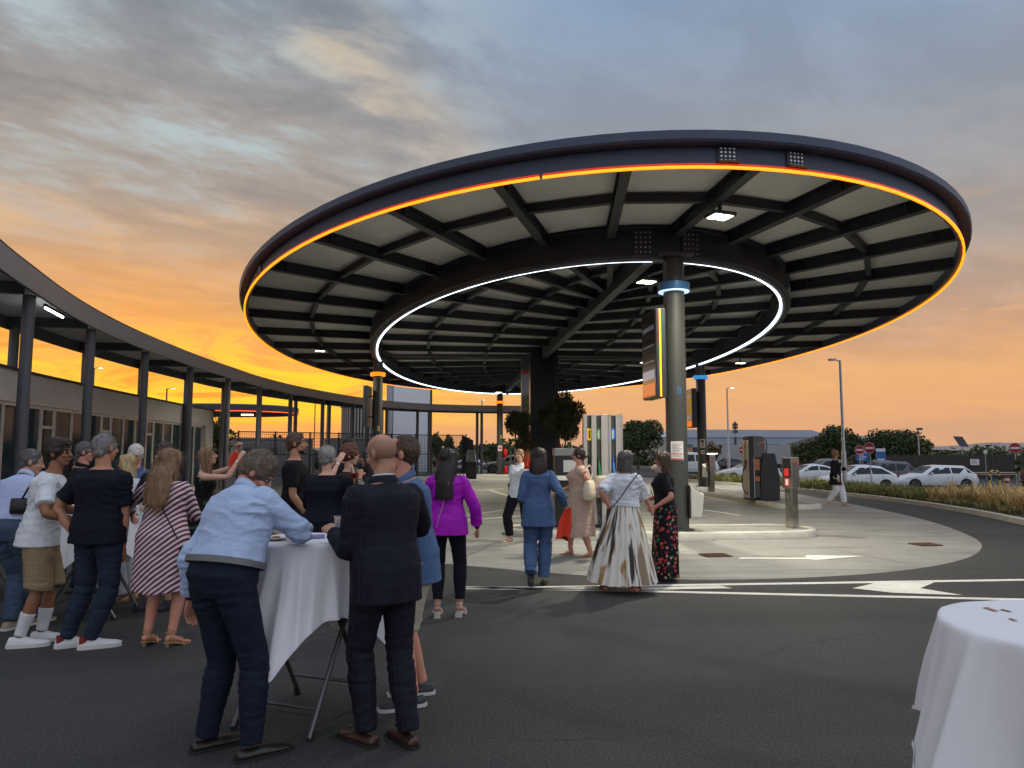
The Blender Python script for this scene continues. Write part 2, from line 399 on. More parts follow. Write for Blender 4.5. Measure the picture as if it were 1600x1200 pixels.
road_paint = nodemat('road_paint', f_paint)
kerb_m = mat('kerb_concrete', (188, 184, 172), 0.8, var=0.12, vscale=4, bump=0.002, bscale=50)

def grid_sheet(xs, ys, zf, m=None):
    m = m or M(); nx, ny = len(xs), len(ys)
    m.add([(x, y, zf(x, y)) for y in ys for x in xs], [(j * nx + i, j * nx + i + 1, (j + 1) * nx + i + 1, (j + 1) * nx + i) for j in range(ny - 1) for i in range(nx - 1)])
    return m
xs = [-130, -90, -60, -40, -30, -24, -20, -17] + [-14 + 1.5 * i for i in range(37)] + [45, 60, 90, 130]
ys = [-60, -30, -12, -4] + [0 + 2.0 * i for i in range(40)] + [84, 96, 110]
struct('ground', grid_sheet(xs, ys, gz), asphalt, 60)
fieldm = mat('field', (96, 92, 66), 0.95, var=0.25, vscale=0.03, c2=(66, 72, 48))
fx = [-5000, -2500, -1200, -600, -300, -130, -60, 0, 60, 130, 300, 600, 1200, 2500, 5000]
fy = [-5000, -2500, -1200, -600, -300, -130, -60, 0, 60, 130, 300, 600, 1200, 2500, 5000]
struct('terrain', grid_sheet(fx, fy, lambda x, y: -0.95), fieldm)

pad_pts = [(-1.35, 11.28), (-0.37, 10.73), (0.52, 10.23), (1.35, 9.90), (2.15, 9.72), (2.99, 9.73), (3.89, 9.88), (4.86, 10.18), (5.83, 10.67), (6.82, 11.41), (7.75, 12.41), (8.67, 13.9), (9.5, 16.19), (10.16, 18.9), (10.55, 22), (10.9, 26), (11.1, 31), (10.9, 37), (9.8, 43), (7.5, 48.5), (3.5, 52), (-1, 53), (-5, 51), (-7.6, 46), (-8.6, 38), (-8.4, 30), (-7.6, 23), (-6.0, 17.5), (-4.2, 14.2), (-2.7, 12.3)]
pad_c = [(p.x, p.y) for p in catmull([(x, y, 0) for x, y in pad_pts], 5, True)]
padm = M(); n = len(pad_c); cx, cy = 1.2, 31.0
rings = [[(cx + (x - cx) * s, cy + (y - cy) * s, 0.006) for x, y in pad_c] for s in (1.0, 0.8, 0.5, 0.2)]
rings.insert(0, [(x, y, -0.1) for x, y in pad_c])
padm.loft(rings, cap=False); padm.add([(x, y, z) for x, y, z in rings[-1]], [tuple(range(n))])
struct('forecourt_pad', padm, concrete)
# saw-cut joints of the concrete, as thin dark sealant strips
sealant = mat('joint_sealant', (84, 83, 79), 0.9, var=0.1)
jm = M()
def strip(m, a, b, w, z, wb=None):
    a = Vector((a[0], a[1], z)); b = Vector((b[0], b[1], z)); d = (b - a).normalized(); r = Vector((d.y, -d.x, 0))
    wb = w if wb is None else wb
    m.quad(a - r * w / 2, a + r * w / 2, b + r * wb / 2, b - r * wb / 2)
for a, b in (((2.2, 9.8), (2.6, 14.2)), ((5.9, 10.8), (5.0, 14.4)), ((-0.9, 11.0), (0.2, 15.8)), ((9.4, 16.1), (6.6, 18.0)), ((-2.0, 17.0), (8.9, 17.6)), ((8.6, 13.8), (5.9, 15.4)), ((-4, 22.5), (7.4, 23.0)), ((10.5, 22.2), (9.0, 22.6))):
    strip(jm, a, b, 0.014, 0.0095)
struct('pavement_joints', jm, sealant)

def curve_strip(m, pts, w, z, n=8):
    P = catmull([(p[0], p[1], z) for p in pts], n)
    for i in range(len(P) - 1):
        d = (P[i + 1] - P[max(0, i - 1)]).normalized(); d2 = (P[min(len(P) - 1, i + 2)] - P[i]).normalized()
        r = Vector((d.y, -d.x, 0)) * w / 2; r2 = Vector((d2.y, -d2.x, 0)) * w / 2
        m.quad(P[i] - r, P[i] + r, P[i + 1] + r2, P[i + 1] - r2)
mk = M()
# long converging lines on the asphalt
for a, b, w in (((720, 920), (1700, 905), 0.13), ((718, 918), (1760, 941), 0.12)):
    p, q = Gd(*a), Gd(*b); strip(mk, p, q, w, 0.005, w)
struct('road_lines', mk, road_paint)
mk = M()
for poly in ([(760, 921), (960, 915), (1005, 918), (1125, 915), (1145, 919), (1000, 922)], [(1332, 919), (1366, 911), (1462, 909), (1438, 919), (1505, 930), (1395, 926)]):
    P = [Gd(*q, 0.005) for q in poly]; mk.add(P, [tuple(range(len(P)))])
for poly in ([(1155, 871), (1259, 871.5), (1259, 867.5), (1352, 868.5), (1275, 875), (1262, 873.2), (1155, 873)],):
    P = [Gd(*q, 0.012) for q in poly]; mk.add(P, [tuple(range(len(P)))])
struct('road_arrows', mk, road_paint)
mk = M()
for pts, w in (([(700, 810), (770, 800), (830, 792)], .12), ([(705, 815), (790, 809), (850, 803)], .16), ([(765, 766), (790, 774), (820, 784)], .14), ([(1090, 797), (1118, 800), (1157, 806)], .16), ([(1075, 806), (1105, 807.5)], .12), ([(1075, 830), (1115, 829), (1160, 831)], .10), ([(1115, 828), (1180, 829), (1240, 832)], .16), ([(700, 772), (745, 768), (800, 762)], .12)):
    curve_strip(mk, [Gd(*q) for q in pts], w, 0.012)
struct('lane_lines', mk, road_paint)
yellow_paint = mat('yellow_paint', (214, 176, 70), 0.7, var=0.15, vscale=20)
mk = M(); curve_strip(mk, [(7.0, 30.6), (7.05, 27), (7.35, 23.6), (7.75, 21.7)], 0.10, 0.012); struct('island_edge_line', mk, yellow_paint)

def island(name, pts, w, label_h=0.14):
    """raised kerbed island along a centre line, rounded ends"""
    P = catmull([(p[0], p[1], 0) for p in pts], 8); L, R_ = [], []
    for i, p in enumerate(P):
        d = (P[min(i + 1, len(P) - 1)] - P[max(i - 1, 0)]).normalized(); r = Vector((d.y, -d.x, 0)) * w / 2
        L.append(p - r); R_.append(p + r)
    def capp(c, d0, a0):
        return [c + Vector((math.cos(a0 + d0 * k * PI / 8), math.sin(a0 + d0 * k * PI / 8), 0)) * w / 2 for k in range(1, 8)]
    d = (P[-1] - P[-2]).normalized(); a = math.atan2(-d.x, d.y)
    endc = capp(P[-1], 1, math.atan2((R_[-1] - P[-1]).y, (R_[-1] - P[-1]).x))
    stc = capp(P[0], 1, math.atan2((L[0] - P[0]).y, (L[0] - P[0]).x))
    poly = R_ + endc + list(reversed(L)) + stc
    c = sum(poly, Vector()) / len(poly)
    def inset(q, t):
        n = len(poly); i = q; d = (poly[(i + 1) % n] - poly[i - 1]).normalized(); return poly[i] - Vector((d.y, -d.x, 0)) * t
    m = M()
    rr = [[(p.x, p.y, 0.0) for p in poly], [(p.x, p.y, label_h - 0.02) for p in poly], [(*inset(i, 0.02).xy, label_h) for i in range(len(poly))], [(*inset(i, 0.14).xy, label_h) for i in range(len(poly))], [(*inset(i, 0.142).xy, label_h - 0.012) for i in range(len(poly))]]
    m.loft(rr, cap=False); struct('kerb', m, kerb_m, 50)
    t = M(); t.add(rr[-1], [tuple(range(len(poly)))]); struct(name, t, concrete)
island('pump_island', [(0.6, 15.05), (3.2, 14.75), (5.3, 14.95)], 1.5)
island('pump_island', [(8.35, 21.9), (8.15, 26), (7.95, 30), (8.1, 34.5)], 1.4)
island('pump_island', [(-5.5, 27), (-5.9, 31), (-5.8, 36)], 1.4)
island('pump_island', [(-4.2, 48.6), (-0.3, 49.3), (3.5, 49.6)], 1.6)
# back kerb line of the forecourt (left) and kerb of the planted bed (right)
m = M(); curve_b = catmull([(-16, 36), (-12.5, 41), (-8.5, 47.5), (-4, 50.9), (2, 52.4), (6, 52.5)], 6)
for i in range(len(curve_b) - 1):
    a = Vector((curve_b[i][0], curve_b[i][1], 0.07)); b = Vector((curve_b[i + 1][0], curve_b[i + 1][1], 0.07)); m.bar(a, b, 0.3, 0.14)
# ------------------------------------------------------------ big oval canopy
steel = mat('dark_steel', (44, 48, 56), 0.45, 0.0, var=0.08, vscale=1.2, spec=0.5)
steel2 = mat('anthracite_beam', (46, 48, 53), 0.5, 0.0, var=0.08, vscale=1.5)
panel_m = mat('ceiling_white', (226, 224, 218), 0.34, var=0.10, vscale=0.6, spec=.45)
rim_m = mat('rim_blue_grey', (70, 80, 98), 0.5, 0.0, var=0.06, vscale=0.8, spec=.3)
led_or = mat('led_orange', (255, 150, 20), 0.4, var=0, emit=(255, 140, 10), estr=1.7)
led_red = mat('led_red_glow', (200, 40, 10), 0.4, var=0, emit=(225, 62, 12), estr=0.34)
led_wh = mat('led_white', (235, 245, 255), 0.4, var=0, emit=(226, 240, 255), estr=2.6)
col_m = mat('column_grey', (60, 61, 58), 0.5, 0.1, var=0.05, vscale=2)
chrome = mat('bolt_steel', (190, 192, 196), 0.35, 0.7, var=0.05)
canopy = thing('fuel_canopy', 'huge dark oval canopy with orange and white light rings on round columns', 'canopy', (C0.x, C0.y, 0))
CP = canopy.location.copy()
def cpart(name, m, mt, **k):
    o = part(name, m, mt, canopy, **k); o.location = -CP; return o
NT_ = 144
TS = [2 * PI * k / NT_ for k in range(NT_)]
def ring_loft(prof, a, b):
    """closed section [(offset outward, z)] swept round the oval"""
    m = M(); rr = []
    for t in TS + [TS[0]]: rr.append([ell(t, a + o, b + o, z) for o, z in prof])
    return m.loft(rr, cap=False)
cpart('rim_beam', ring_loft([(-0.10, 5.90), (0.0, 5.90), (0.0, 5.94), (-0.05, 5.96), (-0.05, 6.20), (-0.10, 6.20)], OA, OB), rim_m, smooth=40)
cpart('roof_edge', ring_loft([(-0.12, 6.21), (0.14, 6.21), (0.17, 6.24), (0.17, 6.37), (0.13, 6.39), (-0.12, 6.39)], OA, OB), rim_m, smooth=40)
m = M(); top = [ell(t, OA, OB, 6.36) for t in TS]; m.add(top, [tuple(range(NT_))]); cpart('roof_deck', m, steel)
def arc_led(prof, a, b, mt, gaps, name):
    """led line in lengths, broken where the photograph shows the joints"""
    for g0, g1 in gaps:
        m = M(); k = max(3, int((g1 - g0) / (2 * PI) * 160)); m.loft([[ell(g0 + (g1 - g0) * i / k, a + o, b + o, z) for o, z in prof] for i in range(k + 1)])
        cpart(name, m, mt, smooth=50)
j = [math.radians(q) for q in (-198, -141, -104.5, -60.6, -20, 40, 100, 162)]
gaps = [(j[i] + 0.002, j[i + 1] - 0.002) for i in range(len(j) - 1)]
arc_led([(-0.02, 5.852), (0.025, 5.852), (0.025, 5.886), (-0.02, 5.886)], OA, OB, led_or, gaps, 'orange_led_strip')
arc_led([(0.002, 5.902), (0.010, 5.902), (0.010, 5.928), (0.002, 5.928)], OA, OB, led_red, gaps, 'red_led_strip')
# inner ring girder with the white line
cpart('ring_girder', ring_loft([(-0.16, 5.50), (0.16, 5.50), (0.16, 5.53), (0.03, 5.55), (0.03, 6.06), (0.16, 6.08), (0.16, 6.11), (-0.16, 6.11), (-0.16, 6.08), (-0.03, 6.06), (-0.03, 5.55), (-0.16, 5.53)], IA, IB), steel2, smooth=35)
arc_led([(-0.14, 5.452), (-0.075, 5.452), (-0.075, 5.498), (-0.14, 5.498)], IA, IB, led_wh, [(math.radians(-88.8), math.radians(89.2)), (math.radians(90.8), math.radians(268.8))], 'white_led_strip')
tr_m = mat('light_trim', (120, 124, 128), 0.4, 0.2)
cpart('led_trim', ring_loft([(-0.05, 5.44), (0.02, 5.44), (0.02, 5.498), (-0.05, 5.498)], IA, IB), tr_m, smooth=50)
# radial beams (I sections), purlins and ceiling panels
def ibeam(m, a, b, h, wd, up=(0, 0, 1)):
    a = Vector(a); b = Vector(b); u = Vector(up)
    m.bar(a + u * (h / 2 - 0.012), b + u * (h / 2 - 0.012), wd, 0.024); m.bar(a - u * (h / 2 - 0.012), b - u * (h / 2 - 0.012), wd, 0.024)
    m.bar(a, b, 0.03, h - 0.05)
NB = 36
BT = [math.radians(-88.1 + 10 * k) for k in range(NB)]
for t in BT:
    m = M(); ibeam(m, ell(t, IA + 0.17, IB + 0.17, 6.0), ell(t, OA - 0.11, OB - 0.11, 6.03), 0.27, 0.17)
    # cleats at both ends
    p = ell(t, IA + 0.6, IB + 0.6, 6.0); q = ell(t, OA - 0.5, OB - 0.5, 6.03); d = (q - p).normalized(); r = Vector((-d.y, d.x, 0))
    for c in (p, q):
        for s in (-1, 1): m.bar(c + r * s * 0.05, c + r * s * 0.05 + d * 0.02, 0.08, 0.2)
    cpart('radial_beam', m, steel2)
def inner_pt(t, f, z):
    """point on the rib that starts on the ring at angle t (f = 0) and ends on the spine girder (f = 1)"""
    p = ell(t, IA, IB, z); q = C0 + EV * (0.75 * IB * math.sin(t)); q = Vector((q.x, q.y, z)); return p.lerp(q, f)
for k, t in enumerate(BT):
    if k % 18 == 0: continue
    a, b = inner_pt(t, 0, 5.98), inner_pt(t, 1, 5.98); L = (b - a).length
    m = M(); ibeam(m, a.lerp(b, 0.18 / L), a.lerp(b, 1 - 0.13 / L), 0.25, 0.15)
    for f in (0.12, 0.9):
        c = a.lerp(b, f); d = (b - a).normalized(); r = Vector((-d.y, d.x, 0))
        for s_ in (-1, 1): m.bar(c + r * s_ * 0.05, c + r * s_ * 0.05 + d * 0.02, 0.08, 0.19)
    cpart('inner_beam', m, steel2)
girder_m = mat('girder_grey', (74, 76, 76), 0.45, 0.1, var=0.05)
for s_ in (-1, 1):
    m = M(); a = C0 + EV * (s_ * 0.66); b = C0 + EV * (s_ * (IB - 0.18)); m.bar((a.x, a.y, 5.86), (b.x, b.y, 5.86), 0.22, 0.46); cpart('spine_girder', m, girder_m)
    m = M(); a = C0 + EU * (s_ * 0.64); b = C0 + EU * (s_ * (IA - 0.25))
    m.tube([(a.x, a.y, 5.60), (a.x + EU.x * s_ * .12, a.y + EU.y * s_ * .12, 5.70), (b.x - EU.x * s_ * .4, b.y - EU.y * s_ * .4, 5.72), (b.x, b.y, 5.85)], 0.075, 10); cpart('cross_tie', m, girder_m, smooth=60)
def lerp_ring(f): # between inner (0) and outer (1) oval
    return IA + (OA - IA) * f, IB + (OB - IB) * f
def purl(p, q, ins):
    d = (q - p).normalized(); m = M(); m.bar(p + d * ins, q - d * ins, 0.12, 0.16); return m
for i in range(NB):
    t0, t1 = BT[i], BT[i] + math.radians(10)
    a, b = lerp_ring(0.52); cpart('purlin', purl(ell(t0, a, b, 6.06), ell(t1, a, b, 6.06), 0.09), steel2)
    for f in (0.30, 0.66):
        p, q = inner_pt(t0, f, 6.02), inner_pt(t1, f, 6.02)
        if (q - p).length > 0.5: cpart('purlin', purl(p, q, 0.08), steel2)
for i in range(NB):
    t0, t1 = BT[i], BT[i] + math.radians(10); e = 0.0012; tm = (t0 + t1) / 2
    for f0, f1 in ((0.03, 0.515), (0.525, 0.985)):
        (a0, b0), (a1, b1) = lerp_ring(f0), lerp_ring(f1); zt = 6.145 + RNG.uniform(0, 0.012)
        P = [ell(t0 + e, a0, b0, zt), ell(t0 + e, a1, b1, zt), ell(tm, a1, b1, zt), ell(t1 - e, a1, b1, zt), ell(t1 - e, a0, b0, zt), ell(tm, a0, b0, zt)]
        m = M(); m.slab(P, 0.05, (0, 0, -1)); cpart('ceiling_panel', m, panel_m)
    for f0, f1 in ((0.03, 0.295), (0.305, 0.655), (0.665, 0.97)):
        zt = 6.145 + RNG.uniform(0, 0.012); P = [inner_pt(t0 + e, f0, zt), inner_pt(t1 - e, f0, zt), inner_pt(t1 - e, f1, zt), inner_pt(t0 + e, f1, zt)]
        if (P[2] - P[3]).length < 0.12: P = P[:3]
        m = M(); m.slab(P, 0.05, (0, 0, -1)); cpart('ceiling_panel', m, panel_m)
# bolted splice plates
def splice(t, a, b, z0, z1, off, wd, rows=4, cols=4):
    c = ell(t, a + off, b + off, 0); tn = (ell(t + 0.01, a + off, b + off, 0) - c).normalized(); nn = Vector((tn.y, -tn.x, 0))
    if (c - C0).dot(nn) < 0: nn = -nn
    m = M(); zc = (z0 + z1) / 2; R3 = Matrix((tn, nn, Vector((0, 0, 1)))).transposed()
    m.box(c + Vector((0, 0, zc)), (wd, 0.02, z1 - z0), R=R3); m.box(c + nn * 0.05 + Vector((0, 0, z0 - 0.01)), (wd + 0.04, 0.12, 0.02), R=R3)
    o = cpart('splice_plate', m, steel2)
    for r in range(rows):
        for q in range(cols):
            bm_ = M(); p = c + tn * ((q - (cols - 1) / 2) * wd / (cols + 0.6)) + nn * 0.02 + Vector((0, 0, z0 + (z1 - z0) * (r + 0.5) / rows))
            bm_.box(p, (0.028, 0.022, 0.028), R=R3)
            part('bolt', bm_, chrome, o)
for t in (-90.6, -85.0): splice(math.radians(t), OA, OB, 5.955, 6.195, -0.035, 0.30)
splice(math.radians(-141), OA, OB, 5.955, 6.195, -0.035, 0.30)
for t in (-93.0, -85.0): splice(math.radians(t), IA, IB, 5.56, 6.05, 0.045, 0.42, 5, 4)
# four round columns and the square core
collar_b = mat('collar_blue', (40, 92, 140), 0.35, 0.1, var=0.03)
blue_edge = mat('collar_light', (200, 225, 255), 0.4, var=0, emit=(190, 220, 255), estr=1.0)
collar_lit_b = mat('collar_blue_lit', (70, 160, 225), 0.4, var=0, emit=(60, 150, 225), estr=0.55)
collar_lit_o = mat('collar_orange_lit', (255, 140, 20), 0.4, var=0, emit=(255, 135, 14), estr=1.0)
num_m = mat('number_blue', (46, 96, 138), 0.5, var=0)
num_y = mat('number_yellow', (226, 196, 120), 0.5, var=0)
COLS = {}
for k, (t, lit) in enumerate(((-90, 'front'), (0, 'blue'), (90, 'orange'), (180, 'orange'))):
    p = ell(math.radians({-90: -88, 0: 0, 90: 94, 180: 180}[t]), IA, IB); COLS[t] = p
    m = M(); m.cyl((p.x, p.y), 0.205, 0.0, 5.50, 32); m.cyl((p.x, p.y), 0.30, 0.14, 0.165, 32)
    o = cpart('column', m, col_m, smooth=40)
    m = M(); m.lathe((p.x, p.y, 4.83), [(0.22, 0), (0.31, 0), (0.315, 0.02), (0.315, 0.15), (0.30, 0.16), (0.22, 0.16)], 32)
    part('collar', m, {'front': collar_b, 'blue': collar_lit_b, 'orange': collar_lit_o}[lit], o, 40)
    if lit == 'front':
        m = M(); m.lathe((p.x, p.y, 4.815), [(0.26, 0), (0.305, 0), (0.305, 0.014), (0.26, 0.014)], 32); part('collar_light', m, blue_edge, o)
    m = M(); m.box((p.x, p.y, 5.52), (0.7, 0.7, 0.05)); part('cap_plate', m, steel2, o)
    if t in (-90, 180, 90):
        view = (Vector((0, 0, 0)) - p).normalized(); vx = Vector((view.x, view.y, 0)).normalized()
        q = p + vx * 0.2075 + Vector((vx.y, -vx.x, 0)) * -0.07
        vx2 = (Vector((q.x, q.y, 0)) - p).normalized(); q = p + vx2 * 0.2075
        put_text({-90: '8', 180: '5', 90: '3'}[t], 0.21 if t == -90 else 0.3, num_m if t == -90 else num_y, o, face_frame((q.x, q.y, 2.83 if t == -90 else 2.6), vx2), 'number')
core = M(); core.box((C0.x, C0.y, 3.05), (1.2, 1.2, 6.1), rz=0.08); cpart('core_column', core, mat('core_black', (22, 25, 32), 0.4, var=0.08))
m = M()
for k in range(9): m.box((C0.x - 0.5 + k * 0.125, C0.y - 0.66, 3.05), (0.03, 0.06, 6.0))
cpart('core_ribs', m, mat('core_rib', (34, 38, 48), 0.4, var=0.05))
# tall print on the core: a warm flame-like abstract picture
def f_ad(w, b, co):
    n = w.noise(co, 1.6, 5, 0.6, 1.2); z = w.sep(co)[2]
    low = w.ramp(n, [(0.30, rgba((120, 44, 12))), (0.48, rgba((206, 92, 22))), (0.58, rgba((232, 150, 58))), (0.70, rgba((150, 60, 20)))])
    mid = w.ramp(n, [(0.35, rgba((40, 46, 36))), (0.52, rgba((110, 100, 50))), (0.65, rgba((150, 140, 110)))])
    c = w.mix(w.rng(z, 2.6, 3.2), low, mid)
    c = w.mix(w.rng(z, 3.9, 4.15), c, rgba((150, 156, 176))); c = w.mix(w.rng(z, 4.9, 4.93), c, rgba((196, 60, 46))); c = w.mix(w.rng(z, 5.05, 5.08), c, rgba((72, 78, 88)))
    w.l.new(c, b.inputs['Base Color']); b.inputs['Roughness'].default_value = 0.3
ad_m = nodemat('flame_print', f_ad)
m = M(); m.box((C0.x - 0.78, C0.y - 0.68, 2.95), (0.34, 0.06, 5.5), rz=0.35); cpart('printed_panel', m, ad_m)

# lamps under the canopy
lens_m = mat('lamp_lens', (255, 250, 225), 0.3, var=0, emit=(255, 247, 220), estr=9.0)
lampbody = mat('lamp_body', (70, 72, 76), 0.4, 0.3)
def floodlight(pos, power, ang=0.0, aim=(0, 0, -1), lab='', size=1.0):
    t = thing('floodlight', lab, 'floodlight', pos, ang, 'floodlights under the canopy')
    m = M(); m.box((0, 0, 0.02), (0.44 * size, 0.36 * size, 0.06)); part('housing', m, lampbody, t, bevel=0.015)
    m = M(); m.bar((0, 0, 0.05), (0, 0, 0.22), 0.05, 0.05, (0, 1, 0)); part('hanger', m, lampbody, t)
    for s in (-1, 1):
        m = M(); m.box((0.1 * s * size, 0, -0.016), (0.15 * size, 0.26 * size, 0.012)); part('lens', m, lens_m, t)
    L = bpy.data.lights.new('floodlight', 'SPOT'); L.energy = power; L.color = (1.0, 0.95, 0.78); L.spot_size = math.radians(150); L.spot_blend = 0.8; L.shadow_soft_size = 0.14
    lo = bpy.data.objects.new('floodlight_beam', L); COL.objects.link(lo); lo.parent = t; lo.location = (0, 0, -0.05)
    return t
FL = [((1125, 338), 5.72, 'brightest twin floodlight on the front beam of the canopy ceiling'), ((1010, 440), 5.48, 'twin floodlight just left of the front column top'), ((500, 548), 5.75, 'small floodlight under the far left side of the canopy'), ((672, 557), 5.75, 'small floodlight inside the left half of the white ring'),
      ((1008, 566), 5.75, 'small floodlight seen left of the screen on the front column'), ((1157, 567), 5.75, 'small floodlight under the right side beyond the white ring'), ((779, 613), 5.3, 'small floodlight at the top of the back column')]
LAMP_POWER = 1350
for (q, z, lab) in FL:
    p = Gd(*q, z); floodlight(p, LAMP_POWER, math.radians(20), lab=lab)

# screens hung on the columns
scr_m = mat('screen_black', (18, 19, 24), 0.15, var=0, spec=0.6)
scr_frame = mat('screen_frame', (52, 54, 58), 0.4, 0.3)
row_m = mat('screen_row', (70, 78, 96), 0.3, var=0, emit=(60, 72, 96), estr=0.35)
row_o = mat('screen_orange', (150, 70, 24), 0.3, var=0, emit=(240, 104, 16), estr=0.35)
row_w = mat('screen_text', (100, 120, 150), 0.3, var=0, emit=(170, 190, 225), estr=0.22)
def totem_screen(loc, rz, lab, w=0.95, h=1.72, z0=2.68, lit=True):
    t = thing('price_screen', lab, 'screen', loc, rz, 'screens hung on the canopy columns')   # face looks along -x
    m = M(); m.box((0, 0, z0 + h / 2), (0.2, w, h)); part('case', m, scr_frame, t, bevel=0.02)
    m = M(); m.box((-0.103, 0, z0 + h / 2), (0.012, w - 0.06, h - 0.06)); f = part('face', m, scr_m, t)
    for k, (zz, hh) in enumerate(((0.80, 0.10), (0.60, 0.03), (0.42, 0.03))):
        m = M(); m.box((-0.112, 0, z0 + h * zz), (0.006, w * 0.8, h * hh * 0.5)); part('price_row', m, row_m, f)
    m = M(); m.box((-0.112, 0, z0 + h * 0.27), (0.006, w * 0.8, h * 0.10)); part('price_row', m, row_w if lit else row_m, f)
    m = M(); m.box((-0.112, 0, z0 + h * 0.10), (0.006, w * 0.86, h * 0.14)); part('logo_panel', m, row_o, f)
    m = M(); m.box((-0.02, -w / 2 - 0.006, z0 + h / 2), (0.03, 0.012, h - 0.03)); part('light_edge', m, led_or if lit else scr_frame, t)
    for zz in (0.25, 0.75):
        m = M(); m.bar((0.08, 0, z0 + h * zz), (0.26, 0, z0 + h * zz), 0.1, 0.06); part('bracket', m, scr_frame, t)
    return t
pf = COLS[-90]; totem_screen((pf.x - 0.42, pf.y - 0.02, 0), math.radians(6), 'tall narrow screen with a glowing orange edge on the front column')
p = COLS[0]; totem_screen((p.x - 0.42, p.y, 0), 0.0, 'dark unlit screen on the right column with the blue lit collar', lit=False)
p = COLS[180]; totem_screen((p.x - 0.42, p.y, 0), 0.0, 'dark screen on the left column with the orange collar', lit=False)
# notices taped on the columns
paper = mat('paper_white', (206, 203, 198), 0.7, var=0.05)
ink = mat('ink_grey', (120, 118, 128), 0.8, var=0); ink_r = mat('ink_red', (176, 52, 46), 0.7, var=0); ink_k = mat('ink_black', (30, 28, 30), 0.8, var=0)
def notice(col, z, w, h, lab, kind=0, turn=0.0):
    v = Vector((-col.x, -col.y, 0)).normalized(); v = Matrix.Rotation(turn, 3, 'Z') @ v
    t = thing('notice', lab, 'notice', (col.x + v.x * 0.212, col.y + v.y * 0.212, z), math.atan2(v.x, -v.y), 'paper notices on the columns')
    m = M(); n_ = 7; half = w / 2 / 0.212
    rr = [[(math.sin(-half + 2 * half * k / (n_ - 1)) * (0.212 + o), 0.212 - math.cos(-half + 2 * half * k / (n_ - 1)) * (0.212 + o), zz) for k in range(n_)] for o, zz in ((0.0, -h / 2), (0.0, h / 2))]
    m.loft(rr, cap=False, closed=False); part('sheet', m, paper, t, 60)
    def stripe(x0, x1, z0, z1, mt, nm):
        m = M(); rr = [[(math.sin((x0 + (x1 - x0) * k / 6) / 0.212) * 0.2145, 0.212 - math.cos((x0 + (x1 - x0) * k / 6) / 0.212) * 0.2145, zz) for k in range(7)] for zz in (z0, z1)]
        m.loft(rr, cap=False, closed=False); part(nm, m, mt, t, 60)
    if kind == 0:
        for k in range(6): stripe(-w * .36, w * .38 - (k % 3) * w * .12, h * (.34 - k * .085), h * (.34 - k * .085) + h * .03, ink, 'text_line')
        stripe(-w * .46, w * .46, -h * .2, -h * .15, ink_r, 'rule'); stripe(-w * .46, w * .46, -h * .48, -h * .41, ink_r, 'rule')
        for k in range(2): stripe(-w * .36, w * .3, -h * (.27 + k * .06), -h * (.27 + k * .06) + h * .02, ink, 'text_line')
    elif kind == 1:
        stripe(-w * .3, w * .3, h * .1, h * .4, ink_k, 'pictogram'); stripe(-w * .2, w * .25, -h * .08, h * .05, ink_r, 'pictogram'); stripe(-w * .3, w * .3, -h * .38, -h * .15, ink, 'text_block')
    else: stripe(-w * .35, w * .35, -h * .2, h * .2, ink_r, 'text_block')
notice(pf, 1.67, 0.25, 0.36, 'white printed notice with red lines on the front column', 0, 0.02)
notice(COLS[0], 2.00, 0.22, 0.36, 'small white warning sheet on the right column', 1, 0.1)
notice(COLS[0], 1.62, 0.16, 0.16, 'little reddish label below the warning sheet on the right column', 2, 0.1)
notice(COLS[90], 1.85, 0.3, 0.36, 'small pale notice on the far back column', 2, 0.1)

# ------------------------------------------------------------ curved covered walkway on the left
WK = [(-6.0, 5.6), (-6.9, 8.3), (-8.08, 11.37), (-8.65, 13.06), (-9.33, 15.24), (-9.9, 17.56), (-10.35, 20.05), (-10.71, 22.89), (-11.01, 26.18), (-11.2, 30.0), (-11.3, 33.4), (-10.9, 38.71), (-9.3, 46.2), (-6.72, 51.2), (-2.92, 53.6), (1.6, 54.4)]
wk = catmull([(x, y, 0) for x, y in WK], 12)
# resample by length
def resample(P, step):
    out = [P[0].copy()]; acc = 0.0
    for i in range(1, len(P)):
        a, b = P[i - 1], P[i]; L = (b - a).length; t = step - acc
        while t <= L: out.append(a + (b - a) * (t / L)); t += step
        acc = (acc + L) % step if step > 0 else 0
        acc = L - (t - step) if t - step >= 0 or True else acc
    return out
wk = resample(wk, 0.5)
def nrm_at(i):
    d = (wk[min(i + 1, len(wk) - 1)] - wk[max(i - 1, 0)]).normalized(); return Vector((-d.y, d.x, 0))   # towards the outside (left)
WN = [nrm_at(i) for i in range(len(wk))]
walk_m = mat('walkway_grey', (126, 126, 125), 0.5, 0.1, var=0.05, vscale=1.0)
walk_d = mat('walkway_column', (84, 86, 89), 0.5, 0.1, var=0.06, vscale=1.5)
soff_m = mat('soffit_grey', (224, 222, 217), 0.55, var=0.05, vscale=0.7)
walkway = thing('covered_walkway', 'long curved grey covered walkway on slim columns round the forecourt', 'walkway', tuple(wk[0]))
WP = walkway.location.copy()
def wpart(name, m, mt, parent=None, **k):
    o = part(name, m, mt, parent or walkway, **k)
    if parent is None: o.location = -WP
    return o
WID = 2.05; BAY = 8
